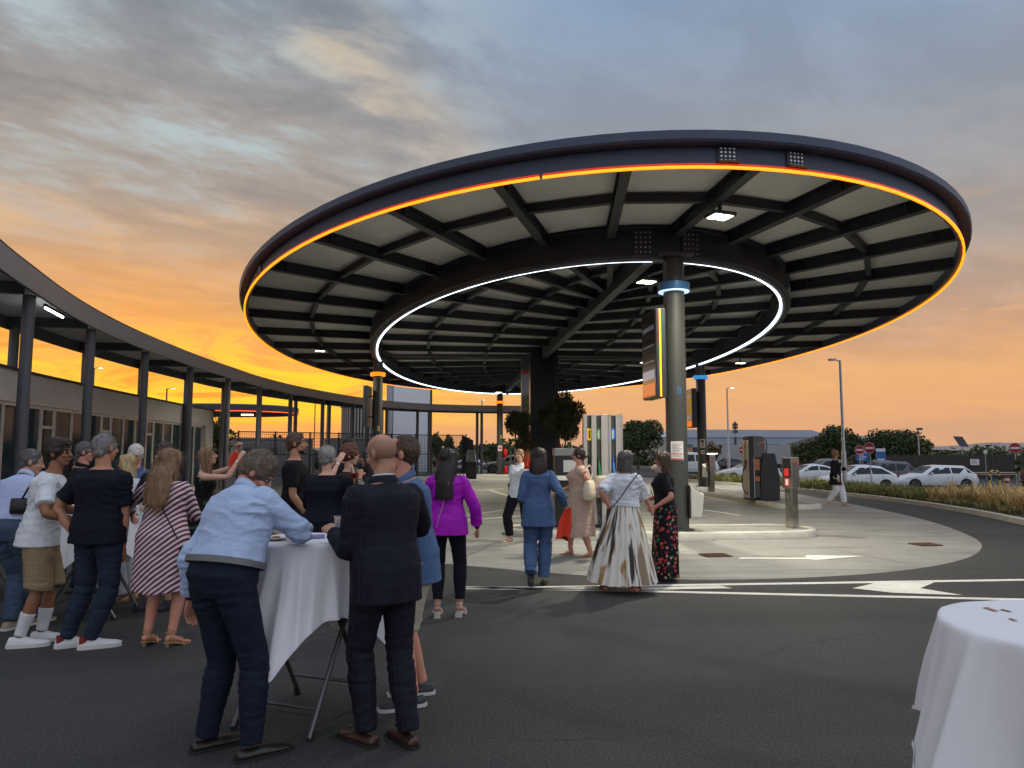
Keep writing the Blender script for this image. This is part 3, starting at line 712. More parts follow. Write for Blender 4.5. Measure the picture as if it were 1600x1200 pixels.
# start so that a front column stands where the photograph has the first one
i0 = min(range(len(wk)), key=lambda i: abs(800 + 1150 * (wk[i] + WN[i] * 0.25).x / max(0.1, (wk[i] + WN[i] * 0.25).y) - 32) if wk[i].y < 20 else 1e9)
bays = [i for i in range(i0 % BAY, len(wk), BAY)]
if bays[-1] != len(wk) - 1: bays.append(len(wk) - 1)
if bays[0] != 0: bays.insert(0, 0)
for k in range(len(bays) - 1):
    a, b = bays[k], bays[k + 1]
    def prof(i, sh):
        return [wk[i] + WN[i] * o + Vector((0, 0, z)) for o, z in sh]
    gap = 0.006
    def seg(sh):
        m = M(); rr = [prof(i, sh) for i in range(a, b + 1)]
        d = (rr[1][0] - rr[0][0]).normalized() * gap; rr[0] = [p + d for p in rr[0]]
        d = (rr[-1][0] - rr[-2][0]).normalized() * gap; rr[-1] = [p - d for p in rr[-1]]
        return m.loft(rr)
    wpart('fascia_panel', seg([(0.0, 4.55), (0.0, 4.97), (0.06, 4.97), (0.06, 4.55)]), walk_m, smooth=30)
    wpart('fascia_panel', seg([(WID - .08, 4.52), (WID - .08, 4.86), (WID, 4.86), (WID, 4.52)]), walk_d, smooth=30)
    wpart('soffit_panel', seg([(0.3, 4.80), (0.3, 4.84), (WID - .09, 4.84), (WID - .09, 4.80)]), soff_m, smooth=30)
    wpart('gutter_beam', seg([(0.07, 4.70), (0.07, 4.80), (0.29, 4.80), (0.29, 4.70)]), walk_d, smooth=30)
    wpart('roof_sheet', seg([(0.0, 4.985), (0.0, 5.0), (WID, 4.93), (WID, 4.91)]), walk_d, smooth=30)
for k, i in enumerate(bays):
    p, nn = wk[i], WN[i]
    a = p + nn * 0.30; b = p + nn * (WID - 0.1)
    m = M(); m.bar(Vector((a.x, a.y, 4.69)), Vector((b.x, b.y, 4.69)), 0.14, 0.22); wpart('cross_beam', m, walk_d)
    for off in (0.20, WID - 0.22):
        c = p + nn * off
        m = M(); m.cyl((c.x, c.y), 0.105, gz(c.x, c.y), 4.56, 18); wpart('column', m, walk_d, smooth=40)
tube_m = mat('tube_lamp', (240, 246, 255), 0.4, var=0, emit=(240, 246, 255), estr=16.0)
for k in range(0, bays.index(i0) + 1):
    a, b = bays[k], bays[k + 1] if k + 1 < len(bays) else bays[-1]
    i = (a + b) // 2; p = wk[i] + WN[i] * 0.33; d = (wk[i + 1] - wk[i - 1]).normalized(); c = Vector((p.x, p.y, 4.59))
    m = M(); m.bar(c - d * 0.55, c + d * 0.55, 0.035, 0.03); t_ = wpart('tube_lamp', m, tube_m); m = M(); m.bar(c + Vector((0, 0, .05)) - d * .6, c + Vector((0, 0, .05)) + d * .6, .05, .06); wpart('lamp_tray', m, walk_d)

# ------------------------------------------------------------ low curved building under it
WL = [(-9.1, 7.8), (-9.9, 11.3), (-11.01, 15.72), (-11.46, 17.71), (-11.81, 19.88), (-12.3, 23.1), (-12.86, 27.33), (-13.3, 31.0), (-13.55, 33.6)]
wl = resample(catmull([(x, y, 0) for x, y in WL], 16), 0.25)
def wln(i):
    d = (wl[min(i + 1, len(wl) - 1)] - wl[max(i - 1, 0)]).normalized(); return Vector((-d.y, d.x, 0))
LN = [wln(i) for i in range(len(wl))]
plaster = mat('plaster_grey', (192, 187, 179), 0.85, var=0.06, vscale=0.9, bump=0.001, bscale=80)
coping_m = mat('coping_dark', (52, 50, 48), 0.5, 0.2)
alu = mat('window_alu', (200, 198, 190), 0.4, 0.4, var=0.05)
glass_d = mat('window_glass', (42, 58, 64), 0.06, 0.0, var=0, spec=.5, ior=1.17)
bld = thing('low_building', 'low grey curved building with tall glazing under the walkway', 'building', tuple(wl[0])); BP = bld.location.copy()
def bpart(name, m, mt, parent=None, **k):
    o = part(name, m, mt, parent or bld, **k)
    if parent is None: o.location = -BP
    return o
def wseg(a, b, sh):
    m = M(); return m.loft([[wl[i] + LN[i] * o + Vector((0, 0, z)) for o, z in sh] for i in range(a, b + 1)])
L_ = len(wl) - 1
bpart('wall', wseg(0, L_, [(0, 2.82), (0, 3.47), (0.3, 3.47), (0.3, 2.82)]), plaster, smooth=30)
bpart('plinth', wseg(0, L_ - 4, [(0, 0), (0, 0.12), (0.3, 0.12), (0.3, 0)]), plaster, smooth=30)
bpart('coping', wseg(0, L_, [(-0.05, 3.473), (-0.05, 3.53), (0.36, 3.53), (0.36, 3.473)]), coping_m, smooth=30)
bpart('sill_band', wseg(0, L_ - 4, [(-0.03, 2.76), (-0.03, 2.818), (0.1, 2.818), (0.1, 2.76)]), alu, smooth=30)
e, en = wl[-1], LN[-1]
m = M(); q = [e, e + en * 6.0, e + en * 6.0 + Vector((0, 0, 3.47)), e + Vector((0, 0, 3.47))]
m.slab(q, 0.3, (e - wl[-2]).normalized()); bpart('end_wall', m, plaster)
bpart('corner_pier', wseg(L_ - 4, L_, [(0.002, 0), (0.002, 2.82), (0.29, 2.82), (0.29, 0)]), plaster)
m = M(); top = [wl[i] + LN[i] * 0.3 + Vector((0, 0, 3.35)) for i in range(0, L_ + 1, 6)] + [wl[i] + LN[i] * 6.0 + Vector((0, 0, 3.35)) for i in range(L_, -1, -6)]
m.add(top, [tuple(range(len(top)))]); bpart('flat_roof', m, coping_m)
# inner wall so that the glass has a room behind it
bpart('back_wall', wseg(0, L_, [(5.6, 0), (5.6, 3.3), (5.8, 3.3), (5.8, 0)]), plaster)
step = 4; k = 0; i = 0
while i + step <= L_ - 4:
    wdt = step if k % 4 != 3 else 3
    a, b = i, min(i + wdt, L_ - 4)
    pa, pb = wl[a] + LN[a] * 0.05, wl[b] + LN[b] * 0.05; d = (pb - pa).normalized(); door = k % 4 == 3
    fr_ = M(); u = Vector((0, 0, 1)); z0, z1 = 0.12, 2.757
    pa2, pb2 = pa + d * 0.012, pb - d * 0.012; t_ = 0.09 if door else 0.05
    for q in (pa2 + d * t_ / 2, pb2 - d * t_ / 2): fr_.bar(q + u * z0, q + u * z1, 0.08, t_, d)
    for zz in (z0 + 0.04, z1 - 0.04): fr_.bar(pa2 + d * t_ + u * zz, pb2 - d * t_ + u * zz, 0.078, 0.08)
    if door: fr_.bar(pa2 + d * t_ + u * 2.25, pb2 - d * t_ + u * 2.25, 0.078, 0.07)
    fo = bpart('glazed_door' if door else 'window', fr_, alu)
    g = M(); g.bar(pa2 + d * t_ + u * (z0 + z1) / 2, pb2 - d * t_ + u * (z0 + z1) / 2, 0.02, z1 - z0 - 0.16); part('pane', g, glass_d, fo)
    if door:
        h = M(); q = pb2 - d * 0.12 - Vector((-d.y, d.x, 0)) * 0.07 + u * 1.05; h.bar(q - u * 0.2, q + u * 0.2, 0.03, 0.03, d); part('handle', h, alu, fo)
    i = b; k += 1
# ------------------------------------------------------------ fence, sign pylon, silo and second canopy at the back left
fence_m = mat('fence_dark', (40, 42, 44), 0.5, 0.2, var=0.05)
def mesh_fence(pts, h, lab, pitch=2.4, bar=0.11):
    P = [Vector((*q, gz(*q))) for q in pts]; t = thing('mesh_fence', lab, 'fence', tuple(P[0])); o0 = P[0]
    for a, b in zip(P[:-1], P[1:]):
        L = (b - a).length; n = max(1, round(L / pitch)); d = (b - a) / n
        for k in range(n):
            p, q = a + d * k, a + d * (k + 1)
            m = M(); m.box(p - o0 + Vector((0, 0, h / 2)), (0.09, 0.09, h)); part('post', m, fence_m, t)
            m = M()
            for zz in (0.12, h * 0.5, h - 0.06): m.bar(p - o0 + Vector((0, 0, zz)), q - o0 + Vector((0, 0, zz)), 0.05, 0.06)
            part('rail', m, fence_m, t)
            m = M(); nb = int((q - p).length / bar)
            for i in range(1, nb):
                c = p.lerp(q, i / nb) - o0; m.add([c + Vector((-0.012, 0, 0.1)), c + Vector((0.012, 0, 0.1)), c + Vector((0.012, 0, h - 0.05)), c + Vector((-0.012, 0, h - 0.05))], [(0, 1, 2, 3)])
            for i in range(1, 14):
                zz = h * i / 14; a_, b_ = p - o0 + Vector((0, 0.01, zz)), q - o0 + Vector((0, 0.01, zz)); m.add([a_ + Vector((0, 0, -.008)), b_ + Vector((0, 0, -.008)), b_ + Vector((0, 0, .008)), a_ + Vector((0, 0, .008))], [(0, 1, 2, 3)])
            part('wire_panel', m, fence_m, t)
    m = M(); m.box(P[-1] - o0 + Vector((0, 0, h / 2)), (0.09, 0.09, h)); part('post', m, fence_m, t)
    return t
mesh_fence([(-16.5, 44.5), (-13.0, 47.5), (-7.0, 53.6), (-3.7, 55.0), (-3.2, 60)], 2.9, 'tall dark wire mesh fence behind the covered walkway')
cont_m = mat('cabin_grey', (118, 116, 110), 0.7, var=0.08, vscale=1.0)
def cabin(loc, rz, d, lab):
    t = thing('utility_cabin', lab, 'cabin', loc, rz)
    m = M(); m.box((0, 0, d[2] / 2), d); part('shell', m, cont_m, t, bevel=0.03)
    m = M(); m.box((0, 0, d[2] + 0.05), (d[0] + .15, d[1] + .15, 0.1)); part('roof', m, mat('cabin_roof', (140, 138, 132), 0.7), t)
    for k in range(3):
        m = M(); m.box((-d[0] / 2 + d[0] * (k + 0.5) / 3, -d[1] / 2 - 0.01, d[2] * 0.48), (d[0] / 3 - 0.3, 0.02, d[2] * 0.8)); f = part('door', m, mat('cabin_door', (104, 104, 102), 0.6, var=0.06), t)
        m = M()
        for i in range(5): m.box((-d[0] / 2 + d[0] * (k + 0.5) / 3, -d[1] / 2 - 0.03, d[2] * 0.6 + i * 0.09), (0.5, 0.02, 0.04))
        part('louvre', m, fence_m, f)
cabin((-17.5, 53.5, 0), math.radians(30), (5.5, 2.4, 2.5), 'plain grey utility cabin behind the mesh fence on the left')
cabin((-11.3, 57.5, -0.05), math.radians(35), (6.0, 2.4, 2.6), 'grey utility cabin behind the mesh fence beside the ribbed silo')
# ribbed round enclosure
t = thing('ribbed_silo', 'round silo clad in pale vertical metal ribs behind the fence', 'silo', (-12.6, 62.0, -0.4))
m = M(); m.cyl((0, 0), 1.62, 0, 5.55, 40); part('drum', m, mat('silo_drum', (60, 61, 60), 0.5, 0.2), t, 40)
rib = mat('silo_rib', (150, 150, 146), 0.4, 0.35, var=0.06)
for k in range(44):
    a = 2 * PI * k / 44; m = M(); m.box((1.68 * math.cos(a), 1.68 * math.sin(a), 2.85), (0.16, 0.10, 5.7), rz=a); part('rib', m, rib, t)
m = M(); m.lathe((0, 0, 5.7), [(1.60, 0), (1.86, 0), (1.86, 0.16), (1.60, 0.16)], 40); part('top_ring', m, rib, t, 40)
# tall blank sign pylon, pale blue grey
t = thing('sign_pylon', 'tall blank pale blue grey pylon behind the far walkway', 'pylon', (-8.75, 62.5, -0.4), 0.05)
pyl = mat('pylon_pale', (206, 210, 216), 0.5, 0.1, var=0.04, vscale=0.5)
m = M(); m.box((0.25, 0, 4.6), (3.1, 0.5, 9.2)); part('face', m, pyl, t, bevel=0.02)
m = M(); m.cyl((-1.6, 0), 0.32, 0, 9.2, 24); part('edge', m, mat('pylon_edge', (150, 154, 160), 0.4, 0.2), t, 40)
m = M(); m.box((1.88, 0, 4.6), (0.12, 0.56, 9.25)); part('edge', m, fence_m, t)
# second, far smaller canopy
t = thing('small_canopy', 'smaller far oval canopy with a red light line beyond the building', 'canopy', (-26.5, 68, -0.6))
N2 = 64
def ring2(r, z): return [(r * 6.6 * math.cos(2 * PI * k / N2), r * 5.5 * math.sin(2 * PI * k / N2), z) for k in range(N2)]
m = M(); m.loft([ring2(.96, 5.62), ring2(1.0, 5.66), ring2(1.0, 6.25), ring2(.93, 6.35), ring2(.3, 6.45)]); part('roof', m, steel, t, 40)
m = M(); m.loft([ring2(1.003, 5.68), ring2(1.008, 5.68), ring2(1.008, 5.74), ring2(1.003, 5.74)], cap=False); part('light_line', m, mat('led_far', (255, 90, 20), 0.4, var=0, emit=(255, 84, 24), estr=1.6), t)
m = M(); m.cyl((-0.1, 0), 0.5, 0, 5.7, 20); cc = part('column', m, col_m, t, 40)
m = M(); m.cyl((-0.1, 0), 0.7, 3.55, 3.75, 20); part('collar', m, mat('collar_yellow', (250, 210, 30), 0.4, var=0, emit=(250, 205, 20), estr=0.9), cc, 40)
m = M(); m.box((2.4, -1.0, 5.55), (0.9, 0.6, 0.1)); part('lamp', m, mat('lamp_far', (255, 255, 240), 0.4, var=0, emit=(255, 250, 230), estr=3), t)

# ------------------------------------------------------------ far buildings
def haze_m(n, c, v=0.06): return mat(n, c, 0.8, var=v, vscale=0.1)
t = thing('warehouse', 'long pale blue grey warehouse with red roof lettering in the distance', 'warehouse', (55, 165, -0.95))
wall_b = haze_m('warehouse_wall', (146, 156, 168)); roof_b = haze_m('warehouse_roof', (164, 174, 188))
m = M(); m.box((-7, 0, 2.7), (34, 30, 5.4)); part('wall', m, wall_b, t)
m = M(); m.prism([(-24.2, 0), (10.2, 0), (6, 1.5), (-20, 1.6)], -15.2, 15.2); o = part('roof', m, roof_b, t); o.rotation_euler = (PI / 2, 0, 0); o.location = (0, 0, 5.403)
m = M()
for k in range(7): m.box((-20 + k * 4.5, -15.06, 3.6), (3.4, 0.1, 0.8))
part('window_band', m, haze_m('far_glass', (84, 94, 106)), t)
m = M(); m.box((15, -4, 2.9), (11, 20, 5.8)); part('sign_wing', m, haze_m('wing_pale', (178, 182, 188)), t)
red_l = mat('sign_red', (150, 44, 44), 0.6, var=0)
put_text('CASH & CARRY', 2.0, red_l, t, face_frame((17.5, -14.2, 4.6), (-0.1, -1, 0)), 'lettering', 0.05)
t = thing('truck_trailer', 'long grey white lorry trailer parked beyond the white hatchback', 'trailer', (33.5, 105, -0.95), 0.06)
m = M(); m.box((0, 0, 2.15), (11.4, 2.5, 2.7)); part('box', m, mat('trailer_grey', (150, 150, 152), 0.6, var=0.06, vscale=0.6), t, bevel=0.04)
m = M(); m.box((0, 0, 0.72), (11.4, 2.3, 0.2)); part('chassis', m, fence_m, t)
for x in (-4.4, -3.2, 3.6, 4.8):
    m = M(); m.tube([(x, -1.2, 0.5), (x, -0.9, 0.5)], 0.5, 16); part('wheel', m, mat('tyre', (20, 20, 21), 0.85), t, 40)
m = M(); m.box((-7.2, 0, 1.9), (2.2, 2.4, 2.6)); part('cab', m, mat('cab_dark', (36, 40, 56), 0.5), t, bevel=0.15)
t = thing('shed', 'low dark barn with a pitched roof right of the lorry trailer', 'barn', (48.5, 115, -0.95))
m = M(); m.box((0, 0, 1.6), (11, 7, 3.2)); part('wall', m, haze_m('shed_wall', (92, 86, 80)), t)
m = M(); m.prism([(-6.2, 0), (6.2, 0), (0.5, 1.9)], -3.8, 3.8); o = part('roof', m, haze_m('shed_roof', (62, 54, 50)), t); o.rotation_euler = (PI / 2, 0, 0); o.location = (0, 0, 3.203)
# hills
def hill(name, x0, x1, y, h, c, seed):
    m = M(); n = 60; rr = []
    for o, f in ((-900, 0.0), (-350, 0.7), (0, 1.0), (500, 0.0)):
        rr.append([(x0 + (x1 - x0) * k / n, y + o, -3 + f * h * (0.35 + 0.65 * math.sin(PI * k / n)) * (1 + 0.35 * float(fbm([[k * 0.17 + seed, o * .01, seed]], seed)[0])))for k in range(n + 1)])
    m.loft(rr, cap=False, closed=False); struct(name, m, haze_m(name + '_m', c), 60)
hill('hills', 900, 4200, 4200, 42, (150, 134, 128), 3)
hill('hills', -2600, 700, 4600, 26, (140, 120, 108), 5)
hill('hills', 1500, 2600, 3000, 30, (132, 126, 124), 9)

# ------------------------------------------------------------ trees and hedges
def leaf_mat(n, a, b): return mat(n, a, 0.75, c2=b, var=0.2, vscale=0.9, spec=0.25)
leaf_dk = leaf_mat('leaf_dark', (46, 58, 38), (78, 88, 54)); leaf_md = leaf_mat('leaf_mid', (60, 72, 44), (94, 100, 62)); leaf_ol = leaf_mat('leaf_olive', (46, 54, 34), (74, 78, 48))
bark = mat('bark', (74, 62, 50), 0.9, var=0.2, vscale=8)
def leaf_cloud(lobes, n, size, aspect=0.55, seed=1, hang=0.0):
    """leaf-sized faces through the volume of several lobes (centre, radii)"""
    g = np.random.default_rng(seed); w_ = np.array([r[0] * r[1] * r[2] for c, r in lobes]); w_ = w_ ** 0.75; w_ /= w_.sum(); idx = g.choice(len(lobes), n, p=w_)
    C_ = np.array([c for c, r in lobes])[idx]; R_ = np.array([r for c, r in lobes])[idx]
    d = g.normal(size=(n, 3)); d /= np.linalg.norm(d, axis=1, keepdims=True); rad = g.uniform(0.25, 1.0, n) ** 0.45
    P = C_ + d * R_ * rad[:, None]; P += 0.10 * R_.mean(1)[:, None] * np.stack([fbm(P * 1.3 + k * 7.1, seed + k, 2) for k in range(3)], 1)
    a = g.normal(size=(n, 3)); a[:, 2] -= hang; a /= np.linalg.norm(a, axis=1, keepdims=True); b = np.cross(a, g.normal(size=(n, 3))); b /= np.linalg.norm(b, axis=1, keepdims=True)
    s = (size * g.uniform(0.6, 1.35, n))[:, None]; a *= s / 2; b *= s * aspect / 2
    V = np.stack([P - a, P - a * .1 - b, P + a, P - a * .1 + b], 1).reshape(-1, 3)
    m = M(); m.v = [tuple(v) for v in V.tolist()]; m.f = [(4 * i, 4 * i + 1, 4 * i + 2, 4 * i + 3) for i in range(n)]; return m
def tree(loc, h, wd, lab, seed, name='tree', lm=None, n=2600, size=0.42, th=0.35, flat=0.8, group=None, nl=9):
    g = np.random.default_rng(seed); t = thing(name, lab, 'tree', loc, 0.0, group)
    lobes = []
    for k in range(nl):
        a = g.uniform(0, 2 * PI); r = wd / 2 * g.uniform(0.15, 0.72); z = h * (th + (1 - th) * g.uniform(0.28, 0.78)); q = wd * g.uniform(0.17, 0.30)
        z = min(z, h - q * flat); lobes.append(((r * math.cos(a), r * math.sin(a), z), (q, q, q * flat)))
    lobes.append(((0, 0, h * (th + (1 - th) * .5)), (wd * .30, wd * .30, (1 - th) * h * .46)))
    part('crown', leaf_cloud(lobes, n, size, seed=seed), lm or leaf_dk, t)
    m = M(); rt = max(0.06, h * 0.022); m.tube([(0, 0, -0.05), (rt * .4, 0, h * th * .5), (-rt * .3, rt * .3, h * th), (0, 0, h * .72)], [rt * 1.25, rt, rt * .8, rt * .3], 8)
    for c, q in lobes[:5]: m.tube([(0, 0, h * th * .85), (c[0] * .5, c[1] * .5, (h * th * .85 + c[2]) / 2 + .1), c], [rt * .55, rt * .4, rt * .15], 5)
    part('trunk', m, bark, t, 60); return t
def far_tree(px, d, pyt, wpx, lab, seed, **k):
    z0 = gz((px - 800) / 1150 * d, d) if d < 95 else -0.95; p = W(px, pyt, d); return tree((p.x, d, z0), p.z - z0, wpx / 1150 * d, lab, seed, **k)
far_tree(1303, 84, 664, 92, 'broad dark tree right of the street lamp, behind the parked cars', 11, n=9500, th=.16, nl=18, size=.34)
far_tree(1392, 86, 671, 96, 'wide dark tree behind the blue parking sign', 12, n=9500, th=.16, nl=18, size=.34)
far_tree(1352, 90, 683, 34, 'thin loose tree in the gap between the two broad dark trees', 13, n=900, th=.3, lm=leaf_md)
far_tree(1437, 84, 683, 40, 'ragged bushy tree beside the camera mast', 14, n=1300, th=.15, lm=leaf_md)
far_tree(1262, 92, 686, 40, 'mid green bush in front of the red lettering of the warehouse', 15, n=1300, th=.1, lm=leaf_md)
far_tree(996, 92, 656, 76, 'large round topped umbrella pine right of the striped pump', 16, name='pine_tree', n=8000, th=.3, flat=.7, nl=14, size=.34)
far_tree(962, 100, 676, 46, 'second rounded pine behind the striped pump', 17, name='pine_tree', n=1600, th=.3)
far_tree(1110, 96, 688, 34, 'brownish rounded bush left of the warehouse roof', 18, n=1100, th=.08, lm=leaf_mat('leaf_brown', (92, 74, 46), (110, 92, 58)))
far_tree(683, 84, 674, 26, 'slim tree at the end of the mesh fence', 19, n=900, th=.35)
far_tree(703, 86, 677, 26, 'ragged slim tree just right of the fence end', 20, n=900, th=.35)
far_tree(727, 90, 678, 26, 'upright tree left of the far walkway column', 21, n=1000, th=.25)
far_tree(752, 92, 692, 30, 'low tree left of the far orange collared column', 22, n=900, th=.2)
far_tree(778, 95, 690, 40, 'low tree right of the far orange collared column', 23, n=1100, th=.2)
far_tree(342, 46, 646, 62, 'loose twiggy bush beside the end of the low building', 24, name='bush', n=2400, size=.22, th=.05, lm=leaf_ol)
far_tree(430, 92, 678, 44, 'low tree rising over the mesh fence on the far left', 25, n=900, th=.2)
far_tree(552, 100, 684, 40, 'low tree seen over the fence beside the silo', 26, n=800, th=.2)
def treeline(x0, x1, y, h, n, seed, lm, lab_name='far_treeline', size=0.8):
    g = np.random.default_rng(seed); k = int((x1 - x0) / (h * 0.75)); lobes = []
    for i in range(k + 1):
        x = x0 + (x1 - x0) * i / k; hh = h * (0.55 + 0.45 * (0.5 + 0.5 * float(fbm([[x * 0.05, seed, 0]], seed)[0]))); lobes.append(((x, y + g.uniform(-2, 2), hh * .45 - .95), (h * .62, h * .5, hh * .56)))
    o = part(lab_name, leaf_cloud(lobes, n, size, seed=seed), lm); tag(o, None or 'low dark belt of trees along the horizon', 'treeline'); o['kind'] = 'stuff'; return o
treeline(-75, 12, 122, 4.2, 9000, 31, leaf_dk)['label'] = 'low dark tree belt along the horizon behind the forecourt'
treeline(18, 62, 135, 3.2, 3500, 32, leaf_dk)['label'] = 'thin tree belt below the pale warehouse roof'
treeline(44, 80, 92, 3.6, 7000, 33, leaf_md, size=.5)['label'] = 'green hedge like tree belt behind the dark fence on the right'
treeline(-90, -24, 95, 3.6, 4000, 34, leaf_ol)['label'] = 'tree belt far left beyond the second canopy'
# trees that the windows of the low building mirror, off to the right of the camera
treeline(26, 75, 34, 5.0, 5000, 35, leaf_dk, size=.6)['label'] = 'tree belt right of the car park'

# ------------------------------------------------------------ planted strip with grasses
bed_line = catmull([(x, y, 0) for x, y in ((8.6, 9.5), (10.2, 12.8), (11.45, 16.6), (12.2, 20.2), (12.5, 24.2), (12.3, 28), (11.8, 31), (10.9, 36), (9.6, 41))], 10)
soil = mat('soil', (78, 70, 56), 0.95, var=0.25, vscale=5, bump=.01, bscale=20)
def nrm2(P, i):
    d = (P[min(i + 1, len(P) - 1)] - P[max(i - 1, 0)]).normalized(); return Vector((d.y, -d.x, 0))
m = M(); m.loft([[(bed_line[i] + nrm2(bed_line, i) * o) + Vector((0, 0, z)) for o, z in ((0, 0), (0, .13), (.16, .13), (.16, 0))] for i in range(len(bed_line))]); struct('kerb', m, kerb_m, 40)
m = M(); m.loft([[(bed_line[i] + nrm2(bed_line, i) * o) + Vector((0, 0, z)) for o, z in ((.16, .09), (1.2, .10), (2.8, .06), (3.6, -0.12), (5.2, -0.58))] for i in range(len(bed_line))], cap=False, closed=False); struct('planting_bed', m, soil, 60)
def f_blade(n, a, b, c):
    def fn(w, bs, co):
        z = w.noise(co, 3.0, 3, 0.6); q = w.noise(co, 40.0, 2, 0.5)
        w.l.new(w.mix(w.rng(q, .4, .6), w.mix(w.rng(z, .35, .65), rgba(a), rgba(b)), rgba(c)), bs.inputs['Base Color']); bs.inputs['Roughness'].default_value = 0.8; bs.inputs['Specular IOR Level'].default_value = .2
    return nodemat(n, fn)
grass_g = f_blade('grass_green', (88, 106, 58), (116, 128, 72), (150, 146, 96)); grass_d = f_blade('grass_dry', (216, 188, 132), (232, 206, 150), (186, 160, 108)); grass_b = f_blade('grass_mixed', (134, 126, 86), (170, 150, 104), (104, 108, 68))
def blades(spots, per, h, spread, seed, wd=0.012, droop=0.5):
    g = np.random.default_rng(seed); m = M(); V = []; F = []
    for (x, y, z, s) in spots:
        for k in range(per):
            a = g.uniform(0, 2 * PI); L = h * s * g.uniform(0.55, 1.15); q = spread * s * g.uniform(0.1, 1.0); dr = droop * g.uniform(.4, 1.3)
            ca, sa = math.cos(a), math.sin(a); bx, by = x + ca * .05 * s * g.uniform(0, 1), y + sa * .05 * s * g.uniform(0, 1); px, py = -sa * wd, ca * wd
            o = len(V)
            for f, ww in ((0, 1), (.45, .9), (.8, .6)):
                r = q * f ** 1.6; zz = z + L * (f - dr * .35 * f ** 3)
                V.append((bx + ca * r - px * ww, by + sa * r - py * ww, zz)); V.append((bx + ca * r + px * ww, by + sa * r + py * ww, zz))
            V.append((bx + ca * q * 1.15, by + sa * q * 1.15, z + L * (1 - dr * .45)))
            F += [(o, o + 1, o + 3, o + 2), (o + 2, o + 3, o + 5, o + 4), (o + 4, o + 5, o + 6)]
    m.v = V; m.f = F; return m
g_ = np.random.default_rng(5); sg, sd, sb = [], [], []
for i in range(len(bed_line) - 1):
    p = bed_line[i]
    if p.y < 11: continue
    for k in range(30):
        o = g_.uniform(.3, 3.0) if p.y > 17.5 else g_.uniform(.3, 2.4); c = p.lerp(bed_line[i + 1], g_.uniform()) + nrm2(bed_line, i) * o; s = g_.uniform(.6, 1.15)
        dry = smooth01((24.5 - p.y) / 3.0) * (1 - smooth01((18.6 - p.y) / 1.5)); u = g_.uniform(); zz = .08 if o < 2.6 else -.02
        if p.y < 18: s *= .55
        if o > .9 and u < dry * .85: sd.append((c.x, c.y, zz, s * 1.0))
        elif u < .45 + .3 * dry or (o <= .9 and dry > .3): sb.append((c.x, c.y, zz, s * (.8 if o > .9 else .55)))
        else: sg.append((c.x, c.y, zz, s * .85))
for nm, sp, per, hh, spr, mt_, lab in (('ornamental_grass', sg, 26, .50, .24, grass_g, 'green grass tufts along the kerb of the planted strip'), ('ornamental_grass', sd, 42, .66, .36, grass_d, 'tall dry straw coloured grass in the planted strip'), ('ornamental_grass', sb, 28, .40, .26, grass_b, 'mixed low brownish grass in the planted strip')):
    o = part(nm, blades(sp, per, hh, spr, len(sp)), mt_); tag(o, lab, 'grass'); o['kind'] = 'stuff'
lawn = f_blade('lawn', (74, 88, 44), (96, 106, 56), (110, 108, 62))
m = grid_sheet([15.0, 17, 19, 21, 23, 25, 27], [20, 24, 27, 30, 33], lambda x, y: -0.60 - 0.0 * x); struct('lawn', m, lawn)
m = M(); m.box((21.5, 26.2, -0.57), (7, .6, .08)); struct('path', m, kerb_m)

